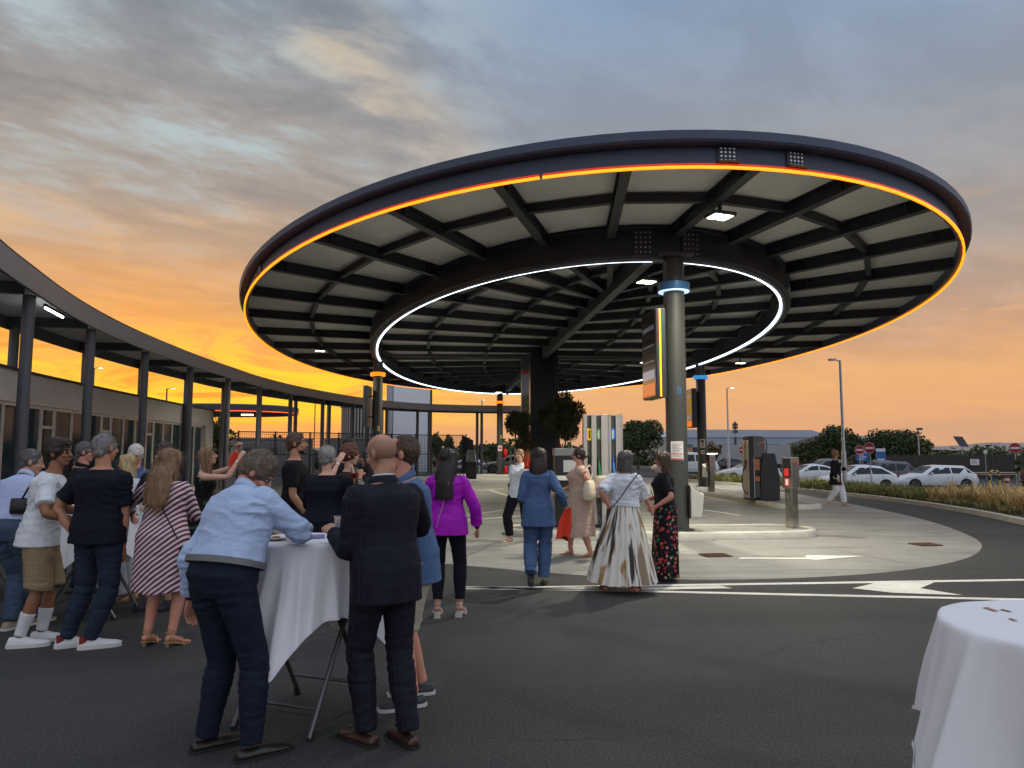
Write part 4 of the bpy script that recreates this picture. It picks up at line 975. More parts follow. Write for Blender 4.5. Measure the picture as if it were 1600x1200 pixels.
# ------------------------------------------------------------ cars
tyre_m = mat('tyre', (20, 20, 21), 0.85); rim_mt = mat('wheel_rim', (150, 152, 156), 0.3, 0.8); car_glass = mat('car_glass', (14, 20, 24), 0.08, var=0, spec=.35); blk = mat('black_plastic', (22, 22, 24), 0.6)
head_m = mat('headlight', (210, 216, 222), 0.15, 0.2, var=0); tail_m = mat('tail_light', (120, 16, 16), 0.3, var=0)
def car(loc, rz, lab, paint, kind='hatch', L=4.3, Wd=1.78, H=1.46, group='cars parked beyond the planted strip'):
    """front towards -x"""
    t = thing('parked_car', lab, 'car', loc, rz, group); w = Wd / 2
    if kind == 'wagon': tp = [(0, .62), (.25, .76), (1.25, .95), (2.05, H - .05), (2.6, H), (3.9, H - .04), (4.45, 1.02), (4.6, .95), (4.7, .7)]
    elif kind == 'sedan': tp = [(0, .60), (.25, .74), (1.2, .92), (2.05, H - .06), (2.6, H), (3.2, H - .1), (4.05, 1.04), (4.5, .98), (4.62, .7)]
    else: tp = [(0, .64), (.22, .78), (1.15, .98), (1.95, H - .05), (2.5, H), (3.3, H - .08), (3.95, 1.08), (4.15, .98), (4.28, .7)]
    sc = L / tp[-1][0]; tp = [(x * sc, z) for x, z in tp]
    def top(x):
        for (a, za), (b, zb) in zip(tp[:-1], tp[1:]):
            if x <= b: f = (x - a) / (b - a); return za + (zb - za) * f
        return tp[-1][1]
    wsh0, wsh1, rr0, rr1 = tp[2][0], tp[3][0], tp[5][0], tp[6][0]
    def belt(x): return .92 + .06 * x / L
    def sect(x):
        e = min(x, L - x); k = 1 - .22 * max(0, 1 - e / .55) ** 2; ww = w * k; T = top(x); zb = .20 + .14 * max(0, 1 - e / .5); B = min(belt(x), T - .05)
        f = smooth01((T - B) / .45); return [(ww * .9, zb), (ww, zb + .16), (ww * 1.0, .58), (ww * .975, B), (ww * (.96 - .20 * f), T - .05 - .02 * f), (ww * (.86 - .20 * f), T - .01), (ww * .4, T + .012), ]
    X = sorted(set([0, .08, .2, .4, .7, 1.0] + [q[0] for q in tp] + [wsh0 + .3, (wsh1 + rr0) / 2, rr0 + .3, L - .3, L - .1, L])); X = [x for x in X if 0 <= x <= L]
    m = M(); m.loft([[(x - L / 2, -y, z) for y, z in sect(x)] + [(x - L / 2, y, z) for y, z in reversed(sect(x))] for x in X]); part('body', m, paint, t, 50)
    def gl(x, f, side, out=.006):
        s_ = sect(x); B, R_ = s_[3], s_[4]; y = B[0] + (R_[0] - B[0]) * f; z = B[1] + (R_[1] - B[1]) * f; return Vector((x - L / 2, side * (y + out), z))
    xm = (wsh1 + rr0) / 2 + .05
    for sd_ in (-1, 1):
        for a0, a1, b0, b1 in ((wsh0 + .32, wsh1 + .12, xm - .04, xm - .04), (xm + .04, xm + .04, rr0 + .02, rr1 - .12)):
            P = [gl(a0, .10, sd_), gl(b0 if b0 != a0 else b0, .10, sd_) if b1 == b0 else gl(b1, .10, sd_), gl(b0, .88, sd_), gl(a1, .88, sd_)]
            m = M(); m.slab(P if sd_ < 0 else P[::-1], .004, (0, sd_, 0)); part('side_window', m, car_glass, t)
    for nm, xa, xb in (('windscreen', wsh0 + .08, wsh1 - .03), ('rear_window', rr1 - .1, rr0 + .12)):
        P = []
        for x, f in ((xa, 1), (xb, 1)):
            s_ = sect(x); P.append((x - L / 2, -s_[5][0] * .98, top(x) + .012)); P.append((x - L / 2, s_[5][0] * .98, top(x) + .012))
        m = M(); m.slab([P[0], P[1], P[3], P[2]], .006, (0, 0, 1)); part(nm, m, car_glass, t)
    rw = .325
    for x in (.83, L - .85):
        for sd_ in (-1, 1):
            m = M(); c = Vector((x - L / 2, sd_ * (w + .003), rw)); n = 22
            m.add([c + Vector((math.cos(PI * k / n) * (rw + .06), 0, math.sin(PI * k / n) * (rw + .06))) for k in range(n + 1)] + [c + Vector((-(rw + .06), 0, -.12)), c + Vector(((rw + .06), 0, -.12))], [tuple(range(n + 1)) + (n + 1, n + 2)]); part('wheel_arch', m, blk, t)
            m = M(); yy = sd_ * (w - .08); m.tube([(x - L / 2, yy - sd_ * .1, rw), (x - L / 2, yy - sd_ * .085, rw), (x - L / 2, yy + sd_ * .07, rw), (x - L / 2, yy + sd_ * .1, rw)], [rw * .8, rw, rw, rw * .86], 26); wo = part('wheel', m, tyre_m, t, 50)
            m = M(); m.tube([(x - L / 2, yy + sd_ * .09, rw), (x - L / 2, yy + sd_ * .102, rw)], [rw * .72, rw * .70], 22)
            part('rim_well', m, blk, wo, 50); m = M()
            for k in range(5):
                a = 2 * PI * k / 5 + .3; m.bar((x - L / 2, yy + sd_ * .106, rw), (x - L / 2 + math.cos(a) * rw * .68, yy + sd_ * .106, rw + math.sin(a) * rw * .68), .02, .085, (0, 1, 0))
            m.tube([(x - L / 2 + math.cos(2 * PI * k / 22) * rw * .68, yy + sd_ * .108, rw + math.sin(2 * PI * k / 22) * rw * .68) for k in range(22)], .016, 6, loop=True); part('rim', m, rim_mt, wo, 50)
    for sd_ in (-1, 1):
        s1 = sect(.28); m = M(); m.add([(.10 - L / 2, sd_ * w * .72, .66), (.52 - L / 2, sd_ * (sect(.52)[2][0] + .006), .72), (.50 - L / 2, sd_ * (sect(.5)[2][0] + .004), .80), (.20 - L / 2, sd_ * w * .72, .755)], [(0, 1, 2, 3)]); part('headlight', m, head_m, t)
        m = M(); m.box((L / 2 - .06, sd_ * w * .68, .88), (.12, .3, .13)); part('tail_light', m, tail_m, t)
        m = M(); m.ell((wsh0 + .55 - L / 2, sd_ * (w + .07), 1.0), (.08, .09, .06), 8, 6); part('mirror', m, paint, t, 60)
        for x in (xm - .25, xm + .75):
            m = M(); m.box((x - L / 2, sd_ * (w * .99 + .01), .80), (.17, .03, .03)); part('handle', m, paint, t)
        m = M(); m.bar((1.25 - L / 2, sd_ * (w * .985 + .005), .27), (L - 1.3 - L / 2, sd_ * (w * .985 + .005), .27), .02, .09); part('sill', m, blk, t)
        m = M()
        for x in (wsh0 + .35, xm, rr0 - .02): m.bar((x - L / 2, sd_ * (w * 1.0 + .002), .36), (x - L / 2, sd_ * (w * .985 + .001), .9), .006, .008, (1, 0, 0))
        part('door_gap', m, blk, t)
    m = M(); m.box((.015 - L / 2, 0, .42), (.06, Wd * .62, .17)); part('grille', m, blk, t)
    m = M(); m.box((-.01 - L / 2, 0, .48), (.03, .5, .10)); part('number_plate', m, paper, t)
    return t
def paintm(n, c): return mat(n, c, 0.3, 0.0, var=.02, spec=.5, coat=.6)
p_wh, p_si, p_bl, p_gr, p_bk = paintm('paint_white', (206, 212, 216)), paintm('paint_silver', (120, 124, 128)), paintm('paint_blue', (34, 44, 70)), paintm('paint_grey', (88, 92, 96)), paintm('paint_black', (24, 25, 28))
def park(px, d, lab, paint, kind, L, H=1.46, rz=0.0):
    x = (px - 800) / 1150 * d; return car((x, d, gz(x, d) + .0), rz, lab, paint, kind, L, H=H)
park(1166, 53, 'white hatchback half hidden behind the black and grey fuel pump', p_wh, 'hatch', 4.25, 1.42)
park(1262, 52.5, 'white saloon seen behind the steel terminal post', p_wh, 'sedan', 4.5, 1.42)
park(1333, 43.5, 'white hatchback behind the walking woman in the black blazer', p_wh, 'hatch', 4.35, 1.52)
park(1372, 50.5, 'dark blue estate car behind the white hatchback', p_bl, 'wagon', 4.7, 1.62)
park(1452, 44.5, 'white estate car behind the dry grasses', p_wh, 'wagon', 4.7, 1.48)
park(1284, 60, 'grey car behind the white saloon', p_gr, 'hatch', 4.4, 1.70)
park(1368, 61, 'dark car roof showing behind the blue estate', p_gr, 'sedan', 4.5, 1.62)
park(744, 61, 'white car parked behind the grey bin at the far side', p_wh, 'hatch', 4.3, 1.5, PI)
park(800, 57, 'grey car parked behind the far orange collared column', p_si, 'sedan', 4.6, 1.42)
park(1134, 90, 'small black car in front of the lorry trailer', p_bk, 'hatch', 4.1, 1.5)
park(1068, 49, 'white car just showing between the two right columns', p_wh, 'hatch', 4.2, 1.6)

# ------------------------------------------------------------ street lamps, masts, signs
pole_m = mat('galvanised', (160, 164, 166), 0.45, 0.5, var=.06); pole_d = mat('pole_dark', (66, 66, 66), 0.5, 0.3)
lit_m = mat('street_light', (255, 255, 245), 0.3, var=0, emit=(255, 252, 240), estr=6)
def lamp(px, d, pyt, lab, arm=-0.35, lit=False, r=.075, dark=False, z0=None):
    x = (px - 800) / 1150 * d; zb = gz(x, d) if d < 90 else -0.95; h = W(px, pyt, d).z - zb
    t = thing('street_lamp', lab, 'street lamp', (x, d, zb), 0, 'street lamps'); mt_ = pole_d if dark else pole_m
    m = M(); m.tube([(0, 0, 0), (0, 0, h * .3), (0, 0, h * .31), (0, 0, h)], [r * 1.25, r * 1.2, r * .85, r * .6], 12); part('pole', m, mt_, t, 40)
    m = M(); m.bar((0, 0, h - .04), (arm, 0, h + .03), .05, .05); m.box((arm * 1.5, 0, h + .03), (abs(arm) * 1.1, .2, .07)); a = part('lamp_head', m, mt_, t)
    m = M(); m.box((arm * 1.5, 0, h - .012), (abs(arm) * .9, .16, .012)); part('lens', m, lit_m if lit else head_m, a)
lamp(1316, 30, 563, 'tall unlit street lamp rising behind the walking woman', -.22)
lamp(1137, 61, 606, 'lit street lamp right of the column with the blue lit collar', .3, True, .1)
lamp(143, 75, 575, 'lit street lamp above the building roof on the far left', .45, True, .13, True)
lamp(259, 80, 607, 'lit street lamp over the end of the low building', .45, True, .12, True)
lamp(753, 66, 625, 'street lamp in the gap left of the far orange collared column', .1, True, .10)
lamp(674, 70, 600, 'thin dark mast beside the tall blank pylon', .05, False, .06, True)
lamp(492, 80, 622, 'thin dark mast left of the silo', .05, False, .08, True)
lamp(511, 84, 626, 'second thin dark mast left of the silo, nearest to it', .05, False, .06, True)
t = thing('radio_mast', 'slim dark radio mast over the warehouse roof', 'mast', (45.4, 150, -.95)); m = M(); m.tube([(0, 0, 0), (0, 0, 8.6)], .22, 8); part('pole', m, pole_d, t)
m = M()
for z in (6.6, 7.4, 8.0): m.box((0, 0, z), (1.0, .6, .5))
part('antennas', m, pole_d, t)
t = thing('camera_mast', 'thin mast with a camera on top right of the wide dark tree', 'mast', (40.2, 73, -.65)); m = M(); m.tube([(0, 0, 0), (0, 0, 4.5)], .07, 8); part('pole', m, pole_m, t)
m = M(); m.box((.15, 0, 4.5), (.5, .25, .22)); m.box((0, 0, 4.1), (.2, .2, .3)); part('camera', m, pole_d, t)
red_s = mat('sign_red_face', (150, 26, 34), 0.5, var=.04); wh_s = mat('sign_white', (206, 206, 204), 0.5, var=.03); blue_s = mat('sign_blue', (44, 92, 160), 0.5, var=.04); grey_s = mat('sign_back', (150, 152, 152), 0.5, .3)
def disc(m, r, y, th=.01, n=28): return m.loft([[(r * math.cos(2 * PI * k / n), yy, r * math.sin(2 * PI * k / n)) for k in range(n)] for yy in (y - th, y)])
def sign_on_pole(px, d, py, r, lab, kind, rz=0.0, base=None):
    x = (px - 800) / 1150 * d; zb = gz(x, d) if d < 90 else -.95; zc = W(px, py, d).z - zb
    t = thing('road_sign', lab, 'road sign', (x, d, zb), rz, 'road signs')
    m = M(); m.tube([(0, .03, 0), (0, .03, zc + (r if kind not in ('board', 'bus') else r * .8))], .03, 8); part('pole', m, pole_m, t, 40)
    if kind == 'noentry':
        m = disc(M(), r, 0); f = part('disc', m, red_s, t); m = M(); m.box((0, -.013, 0), (r * 1.5, .006, r * .36)); b = part('bar', m, wh_s, f); m = M(); m.tube([(r * math.cos(2 * PI * k / 28), -.008, r * math.sin(2 * PI * k / 28)) for k in range(28)], .008, 5, loop=True); part('rim', m, wh_s, f); f.location = (0, 0, zc)
    elif kind == 'yield':
        m = M(); m.slab([(-r, 0, r * .6), (0, 0, -r), (r, 0, r * .6)], .01, (0, -1, 0)); f = part('triangle', m, red_s, t); f.location = (0, 0, zc); m = M(); m.slab([(-r * .62, -.012, r * .42), (0, -.012, -r * .62), (r * .62, -.012, r * .42)], .006, (0, -1, 0)); part('field', m, wh_s, f)
        m = disc(M(), r * .5, 0); b = part('disc', m, blue_s, t); b.location = (0, 0, zc - r * 1.7); m = M(); m.bar((-.06, -.014, .08), (.06, -.014, -.08), .012, .05, (0, 1, 0)); part('arrow', m, wh_s, b)
    elif kind in ('board', 'bus'):
        wd = r * (.75 if kind == 'bus' else 1.0); m = M(); m.box((0, -.012, 0), (wd * 2, .02, r * 2.2)); f = part('board', m, blue_s, t); f.location = (0, 0, zc)
        m = M()
        if kind == 'bus': m.box((0, -.026, r * .82), (wd * 1.9, .006, r * .5)); m.box((0, -.026, -r * .75), (wd * 1.5, .006, r * .3))
        else:
            for k in range(5): m.box((-wd * .2 + .1 * (k % 2), -.026, r * (.8 - k * .38)), (wd * (1.2 - .2 * (k % 3)), .006, r * .16))
        part('print', m, wh_s, f)
    elif kind == 'round':
        m = disc(M(), r, 0); f = part('disc', m, grey_s, t); f.location = (0, 0, zc); m = disc(M(), r * .6, -.012, .004); part('field', m, wh_s, f)
    elif kind == 'warn':
        m = M(); m.slab([(-r, 0, -r * .6), (r, 0, -r * .6), (0, 0, r)], .01, (0, -1, 0)); f = part('triangle', m, wh_s, t); f.location = (0, 0, zc)
    return t
sign_on_pole(1356.5, 41.5, 700, .30, 'red and white no entry sign in front of the white hatchback', 'noentry', math.radians(-48))
sign_on_pole(1341, 50, 703, .30, 'red and white no entry sign overlapping the blue board', 'noentry', math.radians(-30))
sign_on_pole(1583, 46, 700, .32, 'red and white no entry sign at the right edge by the striped marker', 'noentry', math.radians(-25))
sign_on_pole(1158.5, 72, 703, .34, 'red and white no entry sign left of the black and grey fuel pump', 'noentry', math.radians(-20))
sign_on_pole(1345, 55, 711, .42, 'blue board with white lines behind a no entry sign', 'board', math.radians(-15))
sign_on_pole(1373.5, 56, 711, .46, 'narrow blue and white sign right of the two no entry signs', 'bus', math.radians(-10))
sign_on_pole(1300.5, 58, 706, .24, 'give way triangle over a small blue disc above the walking woman', 'yield')
sign_on_pole(1536.5, 60, 706, .20, 'round grey edged road sign behind the dark fence', 'round')
sign_on_pole(1587.5, 66, 711, .14, 'tiny white triangle sign beside the rightmost no entry sign', 'warn')
t = thing('solar_panel', 'dark solar panel on a thin post above the hedge', 'solar panel', (44.5, 73, -.65)); m = M(); m.tube([(0, 0, 0), (0, 0, 3.1)], .045, 8); part('post', m, pole_m, t)
m = M(); m.slab([(-.55, -.5, 2.85), (.55, -.2, 2.75), (.38, .5, 3.75), (-.72, .2, 3.8)], .05, (0, -.7, .7)); part('panel', m, mat('solar_dark', (34, 36, 46), .75, var=.03), t)
# dark screened fence, guard rail
t = thing('screened_fence', 'long dark screened fence behind the cars on the right', 'fence', (30.5, 62, -.65)); scr = mat('screen_cloth', (54, 48, 44), 0.85, var=.12, vscale=1.2)
for k in range(8):
    m = M(); m.box((k * 1.62 + .8, 0, 1.0), (1.56, .05, 1.95)); part('panel', m, scr, t)
    m = M(); m.box((k * 1.62, 0, 1.05), (.07, .09, 2.1)); part('post', m, pole_d, t)
m = M(); m.box((8 * 1.62, 0, 1.05), (.07, .09, 2.1)); part('post', m, pole_d, t)
t = thing('plaque', 'pale plaque fixed on the dark screened fence', 'sign', (38.7, 61.9, .75)); m = M(); m.box((0, 0, 0), (.75, .03, .5)); part('board', m, wh_s, t)
m = M()
for k in range(3): m.box((-.05, -.018, .12 - k * .1), (.45, .006, .04))
part('print', m, ink, t)
t = thing('guard_rail', 'steel guard rail running in front of the dark fence', 'guard rail', (26, 58, -.65))
m = M(); m.loft([[(x, y, z) for y, z in ((0, .42), (-.06, .47), (0, .54), (-.06, .61), (0, .68), (.02, .68), (.02, .42))] for x in (0, 17)]); part('beam', m, mat('rail_steel', (138, 130, 118), .5, .4), t)
for k in range(8): m = M(); m.box((.5 + k * 2.2, .06, .32), (.1, .1, .64)); part('post', m, pole_m, t)
# hoop guard, bollards, post
yel = mat('hoop_yellow', (218, 180, 30), 0.5, var=.05); bk = mat('hoop_black', (26, 26, 28), .6)
t = thing('hoop_guard', 'yellow and black striped hoop guard on the lawn edge', 'hoop guard', (27.6, 42.4, -.65))
hp = catmull([(-.28, 0, 0), (-.28, 0, .8), (-.22, 0, 1.12), (0, 0, 1.2), (.22, 0, 1.12), (.28, 0, .8), (.28, 0, 0)], 5)
m = M(); m.tube(hp, .05, 10); part('tube', m, yel, t, 50)
for i0_, i1_ in ((4, 6), (8, 10), (14, 16), (20, 22), (24, 26)): m = M(); m.tube(hp[i0_:i1_ + 1], .0525, 10); part('band', m, bk, t, 50)
def bollard(x, y, lab, r, h, cols, z=-.65):
    t = thing('bollard', lab, 'bollard', (x, y, z)); n = len(cols)
    for k, c in enumerate(cols): m = M(); m.cyl((0, 0), r * (1.0 if k % 2 == 0 else .96), h * k / n, h * (k + 1) / n, 16); part('band', m, c, t, 40)
bollard(28.7, 43, 'short red bollard with pale bands beside the hoop guard', .13, .9, [red_s, red_s, wh_s, red_s, wh_s, red_s])
bollard(30.9, 45, 'low black and white banded marker post', .09, .5, [bk, wh_s, bk, wh_s, bk])
rust = mat('rust_orange', (124, 66, 40), .7, var=.15, vscale=4)
t = thing('rust_post', 'rust coloured post with pale ornament cut by the right edge', 'post', (30.2, 43.5, -.65)); m = M(); m.tube([(0, 0, 0), (0, 0, .25), (0, 0, 1.0)], [.1, .22, .26], 14); part('shaft', m, rust, t, 50)
m = M(); m.box((-.05, 0, 1.15), (.4, .4, .35)); part('head', m, rust, t, bevel=.05)
for z in (1.05, 1.3): m = M(); m.tube([(-.1 + .1 * math.cos(2 * PI * k / 14), -.23, z + .1 * math.sin(2 * PI * k / 14)) for k in range(14)], .025, 6, loop=True); part('ring', m, paper, t, 60)

# ------------------------------------------------------------ pumps and terminals
alu_p = mat('pump_aluminium', (186, 182, 174), 0.32, 0.55, var=.04, vscale=1, stretch=(1, 1, .05)); dk_p = mat('pump_dark', (56, 58, 58), .45); blk_p = mat('pump_black', (20, 22, 24), .4); gr_p = mat('pump_grey', (108, 110, 112), .45, .1)
lab_y = mat('label_yellow', (234, 190, 10), .5, var=0); lab_g = mat('label_green', (60, 120, 50), .5, var=0); lab_b = mat('label_blue', (24, 112, 180), .5, var=0); noz_g = mat('nozzle_green', (30, 120, 60), .4); noz_b = mat('nozzle_blue', (60, 120, 200), .4); noz_k = mat('nozzle_black', (24, 24, 26), .45)
t = thing('fuel_pump', 'tall silver and black striped fuel pump with yellow green and blue labels', 'fuel pump', (1.86, 15.2, .14), math.radians(-3), 'fuel pumps')
m = M(); m.box((0, 0, 1.15), (.76, .44, 2.2), taper=(.95, .95)); part('cabinet', m, dk_p, t, bevel=.01)
m = M(); m.box((0, 0, .03), (.9, .6, .06)); part('base', m, blk_p, t)
for x, wd in ((-.355, .07), (-.185, .10), (.06, .20), (.115, .05), (.325, .14)):
    m = M(); m.box((x, -.232, 1.14), (wd, .045, 2.24)); part('pillar', m, alu_p, t, bevel=.006)
m = M(); m.box((-.385, .0, 1.16), (.03, .46, 2.24)); part('side_panel', m, mat('pump_sunset_tint', (210, 180, 160), .25, .8, var=.05), t); m = M(); m.box((.385, .0, 1.16), (.03, .46, 2.24)); part('side_panel', m, alu_p, t)  # left panel's coppery tint is the sunset's reflection put into its colour
for x, lm_, nm_ in ((-.275, lab_y, noz_k), (-.09, lab_g, noz_g), (.20, lab_b, noz_b)):
    m = M(); m.box((x, -.226, 1.86), (.10, .012, .24)); f = part('label', m, lm_, t)
    m = M(); m.box((x, -.234, 1.86), (.028, .006, .16)); part('print', m, ink_k if lm_ is lab_y else paper, f)
    m = M(); m.box((x, -.215, .95), (.11, .03, .95)); part('hose_bay', m, blk_p, t)
    m = M(); m.tube([(x, -.25, 1.28), (x + .01, -.29, 1.12), (x + .015, -.29, .98)], [.022, .03, .036], 8); m.tube([(x, -.25, 1.28), (x - .01, -.27, 1.42)], .013, 7); part('nozzle', m, nm_, t, 60)
    m = M(); m.tube(catmull([(x + .015, -.29, .98), (x + .03, -.36, .5), (x, -.34, .25), (x - .05, -.30, .5), (x - .05, -.24, 1.0)], 5), .014, 6); part('hose', m, noz_k, t, 60)
t = thing('payment_unit', 'low grey payment unit with white band beside the striped pump', 'payment unit', (1.16, 15.25, .14), 0)
m = M(); m.box((0, 0, .75), (.58, .5, 1.5)); part('cabinet', m, blk_p, t, bevel=.02)
m = M(); m.box((0, -.01, 1.5), (.62, .52, .16)); part('top', m, gr_p, t, bevel=.02)
m = M(); m.box((.06, -.262, 1.22), (.36, .02, .24)); part('display', m, mat('display_pale', (170, 172, 170), .4, var=0), t)
m = M(); m.box((0, -.262, .98), (.58, .02, .09)); part('band', m, paper, t); m = M(); m.box((0, -.262, .66), (.54, .02, .10)); part('band', m, gr_p, t)
# pump on the right island, seen from its side
t = thing('fuel_pump', 'black and grey fuel pump with hose loops on the right island', 'fuel pump', (7.83, 23.35, .14), math.radians(4), 'fuel pumps')
def sidebox(poly, y0, y1):
    m = M(); n = len(poly); m.add([(x, y0, z) for x, z in poly] + [(x, y1, z) for x, z in poly], [tuple(range(n)), tuple(reversed(range(n, 2 * n)))] + [(i, n + i, n + (i + 1) % n, (i + 1) % n) for i in range(n)]); return m
part('mast', sidebox([(-.50, 0), (-.34, 0), (-.34, 1.3), (-.36, 2.08), (-.44, 2.1), (-.50, 1.9)], -.30, .30), blk_p, t, bevel=.015)
part('head', sidebox([(-.338, 1.40), (.10, 1.40), (.03, 2.08), (-.338, 2.10)], -.28, .28), mat('pump_head', (92, 94, 96), .5, .1, var=.04), t, bevel=.015)
part('shell', sidebox([(-.13, 0), (.52, 0), (.53, .75), (.40, 1.5), (.36, 1.53), (-.03, 1.53), (-.13, .8)], -.34, .34), mat('pump_shell', (34, 36, 40), .45, var=.06), t, bevel=.03)
m = M(); m.bar((-.12, -.345, .80), (.53, -.345, .78), .012, .012); part('shell_seam', m, blk_p, t)
part('service_bay', sidebox([(-.335, .08), (-.135, .08), (-.06, 1.38), (-.335, 1.38)], -.27, .27), mat('bay_dark', (40, 34, 30), .3, .2), t)
orange_refl = mat('bay_orange_reflection', (170, 104, 56), .3, .3, var=.15, vscale=3)  # orange reflection on the bay displays, put into the panel colour
for z0, z1 in ((.98, 1.34), (.62, .78), (.1, .55)): m = M(); m.box((-.22, -.278, (z0 + z1) / 2), (.16, .02, z1 - z0)); part('bay_panel', m, orange_refl if z0 > .5 else dk_p, t)
for x in (-.335, -.10): m = M(); m.bar((x, -.285, .08), (x + (.0 if x < -.2 else .06), -.285, 1.38), .02, .025, (0, 1, 0)); part('bay_frame', m, alu_p, t)
m = M(); m.box((-.505, -.02, 1.02), (.02, .5, 1.9)); part('front_trim', m, alu_p, t)
m = M(); m.tube([(-.22, -.284, 1.86), (-.16, -.284, 1.92), (-.10, -.284, 1.86), (-.14, -.284, 1.80)], .014, 6, loop=True, up=(0, 1, 0)); part('emblem', m, alu_p, t); m = M(); m.box((-.03, -.284, 1.885), (.16, .012, .05)); m.box((-.01, -.284, 1.82), (.12, .012, .03)); part('emblem', m, mat('emblem_red', (186, 56, 52), .5, var=0), t)
for pts in ([(.03, -.1, 1.98), (.12, -.12, 2.02), (.19, -.12, 1.88), (.19, -.12, 1.7), (.17, -.1, 1.53)], [(-.5, -.15, 2.0), (-.58, -.2, 1.92), (-.6, -.2, 1.4), (-.62, -.22, 1.15)], [(-.62, -.22, 1.15), (-.70, -.25, .9), (-.74, -.25, .55), (-.66, -.22, .3), (-.5, -.15, .22)]):
    m = M(); m.tube(catmull(pts, 6), .016, 7); part('hose', m, noz_k, t, 60)
t.scale = (.93, .93, .95)
m = M(); m.tube([(-.56, -.2, 1.3), (-.60, -.22, 1.14), (-.63, -.22, 1.0)], [.02, .035, .04], 8); part('nozzle', m, noz_k, t, 60)
# steel terminals
steel_b = mat('brushed_steel', (176, 172, 160), 0.14, 0.9, var=.08, vscale=2.0, stretch=(1, 1, .25))
def terminal(loc, rz, lab, lit=False):
    t = thing('payment_post', lab, 'terminal', loc, rz, 'stainless steel terminal posts')
    t.scale = (1, 1, .94)
    m = M(); m.box((0, 0, .43), (.20, .17, .86)); part('post', m, steel_b, t, bevel=.008)
    m = M(); m.box((0, 0, 1.16), (.27, .23, .66)); h = part('head', m, steel_b, t, bevel=.012)
    m = M(); m.box((-.138, 0, 1.26), (.012, .15, .38)); b = part('recess', m, blk_p, h)
    m = M(); m.box((-.148, .0, 1.17), (.012, .10, .16)); part('keypad', m, mat('keypad_red', (190, 40, 40), .5, var=0), b)
    m = M(); m.box((-.14, 0, .96), (.008, .10, .17)); s_ = part('sticker', m, mat('sticker_red', (190, 44, 36), .5, var=0), h); m = M(); m.box((-.146, 0, .96), (.004, .06, .12)); part('pictogram', m, paper, s_)
    m = M(); m.tube([(-.05, -.119, 1.36), (0, -.119, 1.42), (.04, -.119, 1.36), (.02, -.119, 1.30), (.07, -.119, 1.40)], .009, 5, up=(0, 1, 0)); part('emblem', m, mat('emblem_red', (186, 56, 52), .5, var=0), h)
    m = M(); m.tube([(-.105, 0, .70), (-.14, 0, .66), (-.105, 0, .62)], .014, 6); part('hook', m, steel_b, t)
    if lit: m = M(); m.box((.06, -.02, 1.52), (.3, .24, .02)); part('top_light', m, lit_m, h)
    return t
terminal((5.62, 14.95, .14), math.radians(38), 'polished steel terminal post at the rounded end of the front island')
terminal((7.52, 28.0, .14), math.radians(20), 'steel terminal post with a small lit top near the right column', True)
# wedge shaped bins on the columns, kiosk bin, extinguishers
bin_m = mat('bin_pale', (176, 176, 170), .55, var=.05)
def wedge_bin(col, ang, z0, lab, s=1.0, slot=False):
    t = thing('column_bin', lab, 'bin', (col.x, col.y, z0), ang, 'bins hung on columns')
    part('bracket', sidebox([(.20, 0), (.235, 0), (.235, .62 * s), (.20, .62 * s)], -.2 * s, .2 * s), blk_p, t)
    part('body', sidebox([(.237, .02), (.42 * s + .02, .02), (.47 * s + .02, .45 * s), (.237, .60 * s)], -.17 * s, .17 * s), bin_m, t, bevel=.012)
    m = M(); m.bar((.30, 0, .56 * s), (.42 * s, 0, .50 * s), .20, .012, (.3, 0, 1)); part('slot', m, blk_p, t)
wedge_bin(pf, math.radians(-12), .38, 'pale wedge shaped bin on the right of the front column')
wedge_bin(COLS[0], math.radians(-75), .52, 'pale bin with a slot on the right column')
t = thing('kiosk_bin', 'tapered grey bin with a pale edge by the far kerb', 'bin', (-2.45, 44.6, 0)); m = M(); m.box((0, 0, .5), (.62, .5, 1.0)); part('body', m, blk_p, t, bevel=.02)
m = M(); m.box((0, 0, 1.36), (.62, .5, .7), taper=(.66, .7)); part('hood', m, gr_p, t, bevel=.02); m = M()
for s_ in (-1, 1): m.bar((s_ * .3, -.245, 1.02), (s_ * .205, -.175, 1.70), .03, .03)
m.bar((-.2, -.175, 1.705), (.2, -.175, 1.705), .03, .03); part('edge', m, bin_m, t)
ext_m = mat('extinguisher_red', (186, 26, 22), .35, var=.03)
def extinguisher(loc, lab):
    t = thing('fire_extinguisher', lab, 'extinguisher', loc, 0, 'red fire extinguishers'); m = M(); m.lathe((0, 0, 0), [(.10, 0), (.13, .03), (.13, .46), (.09, .54), (.035, .57)], 16); part('cylinder', m, ext_m, t, 50)
    m = M(); m.cyl((0, 0), .035, .57, .63, 10); m.bar((0, 0, .64), (.12, 0, .66), .03, .02); part('valve', m, blk_p, t); m = M(); m.tube([(.03, -.03, .6), (.13, -.08, .5), (.14, -.06, .2)], .012, 6); part('hose', m, blk_p, t, 60)
cb = COLS[90]; extinguisher((cb.x + .42, cb.y - .1, .14), 'red fire extinguisher standing at the foot of the far column'); extinguisher((cb.x + .38, cb.y - .1, 1.25), 'red fire extinguisher hung on the far column')
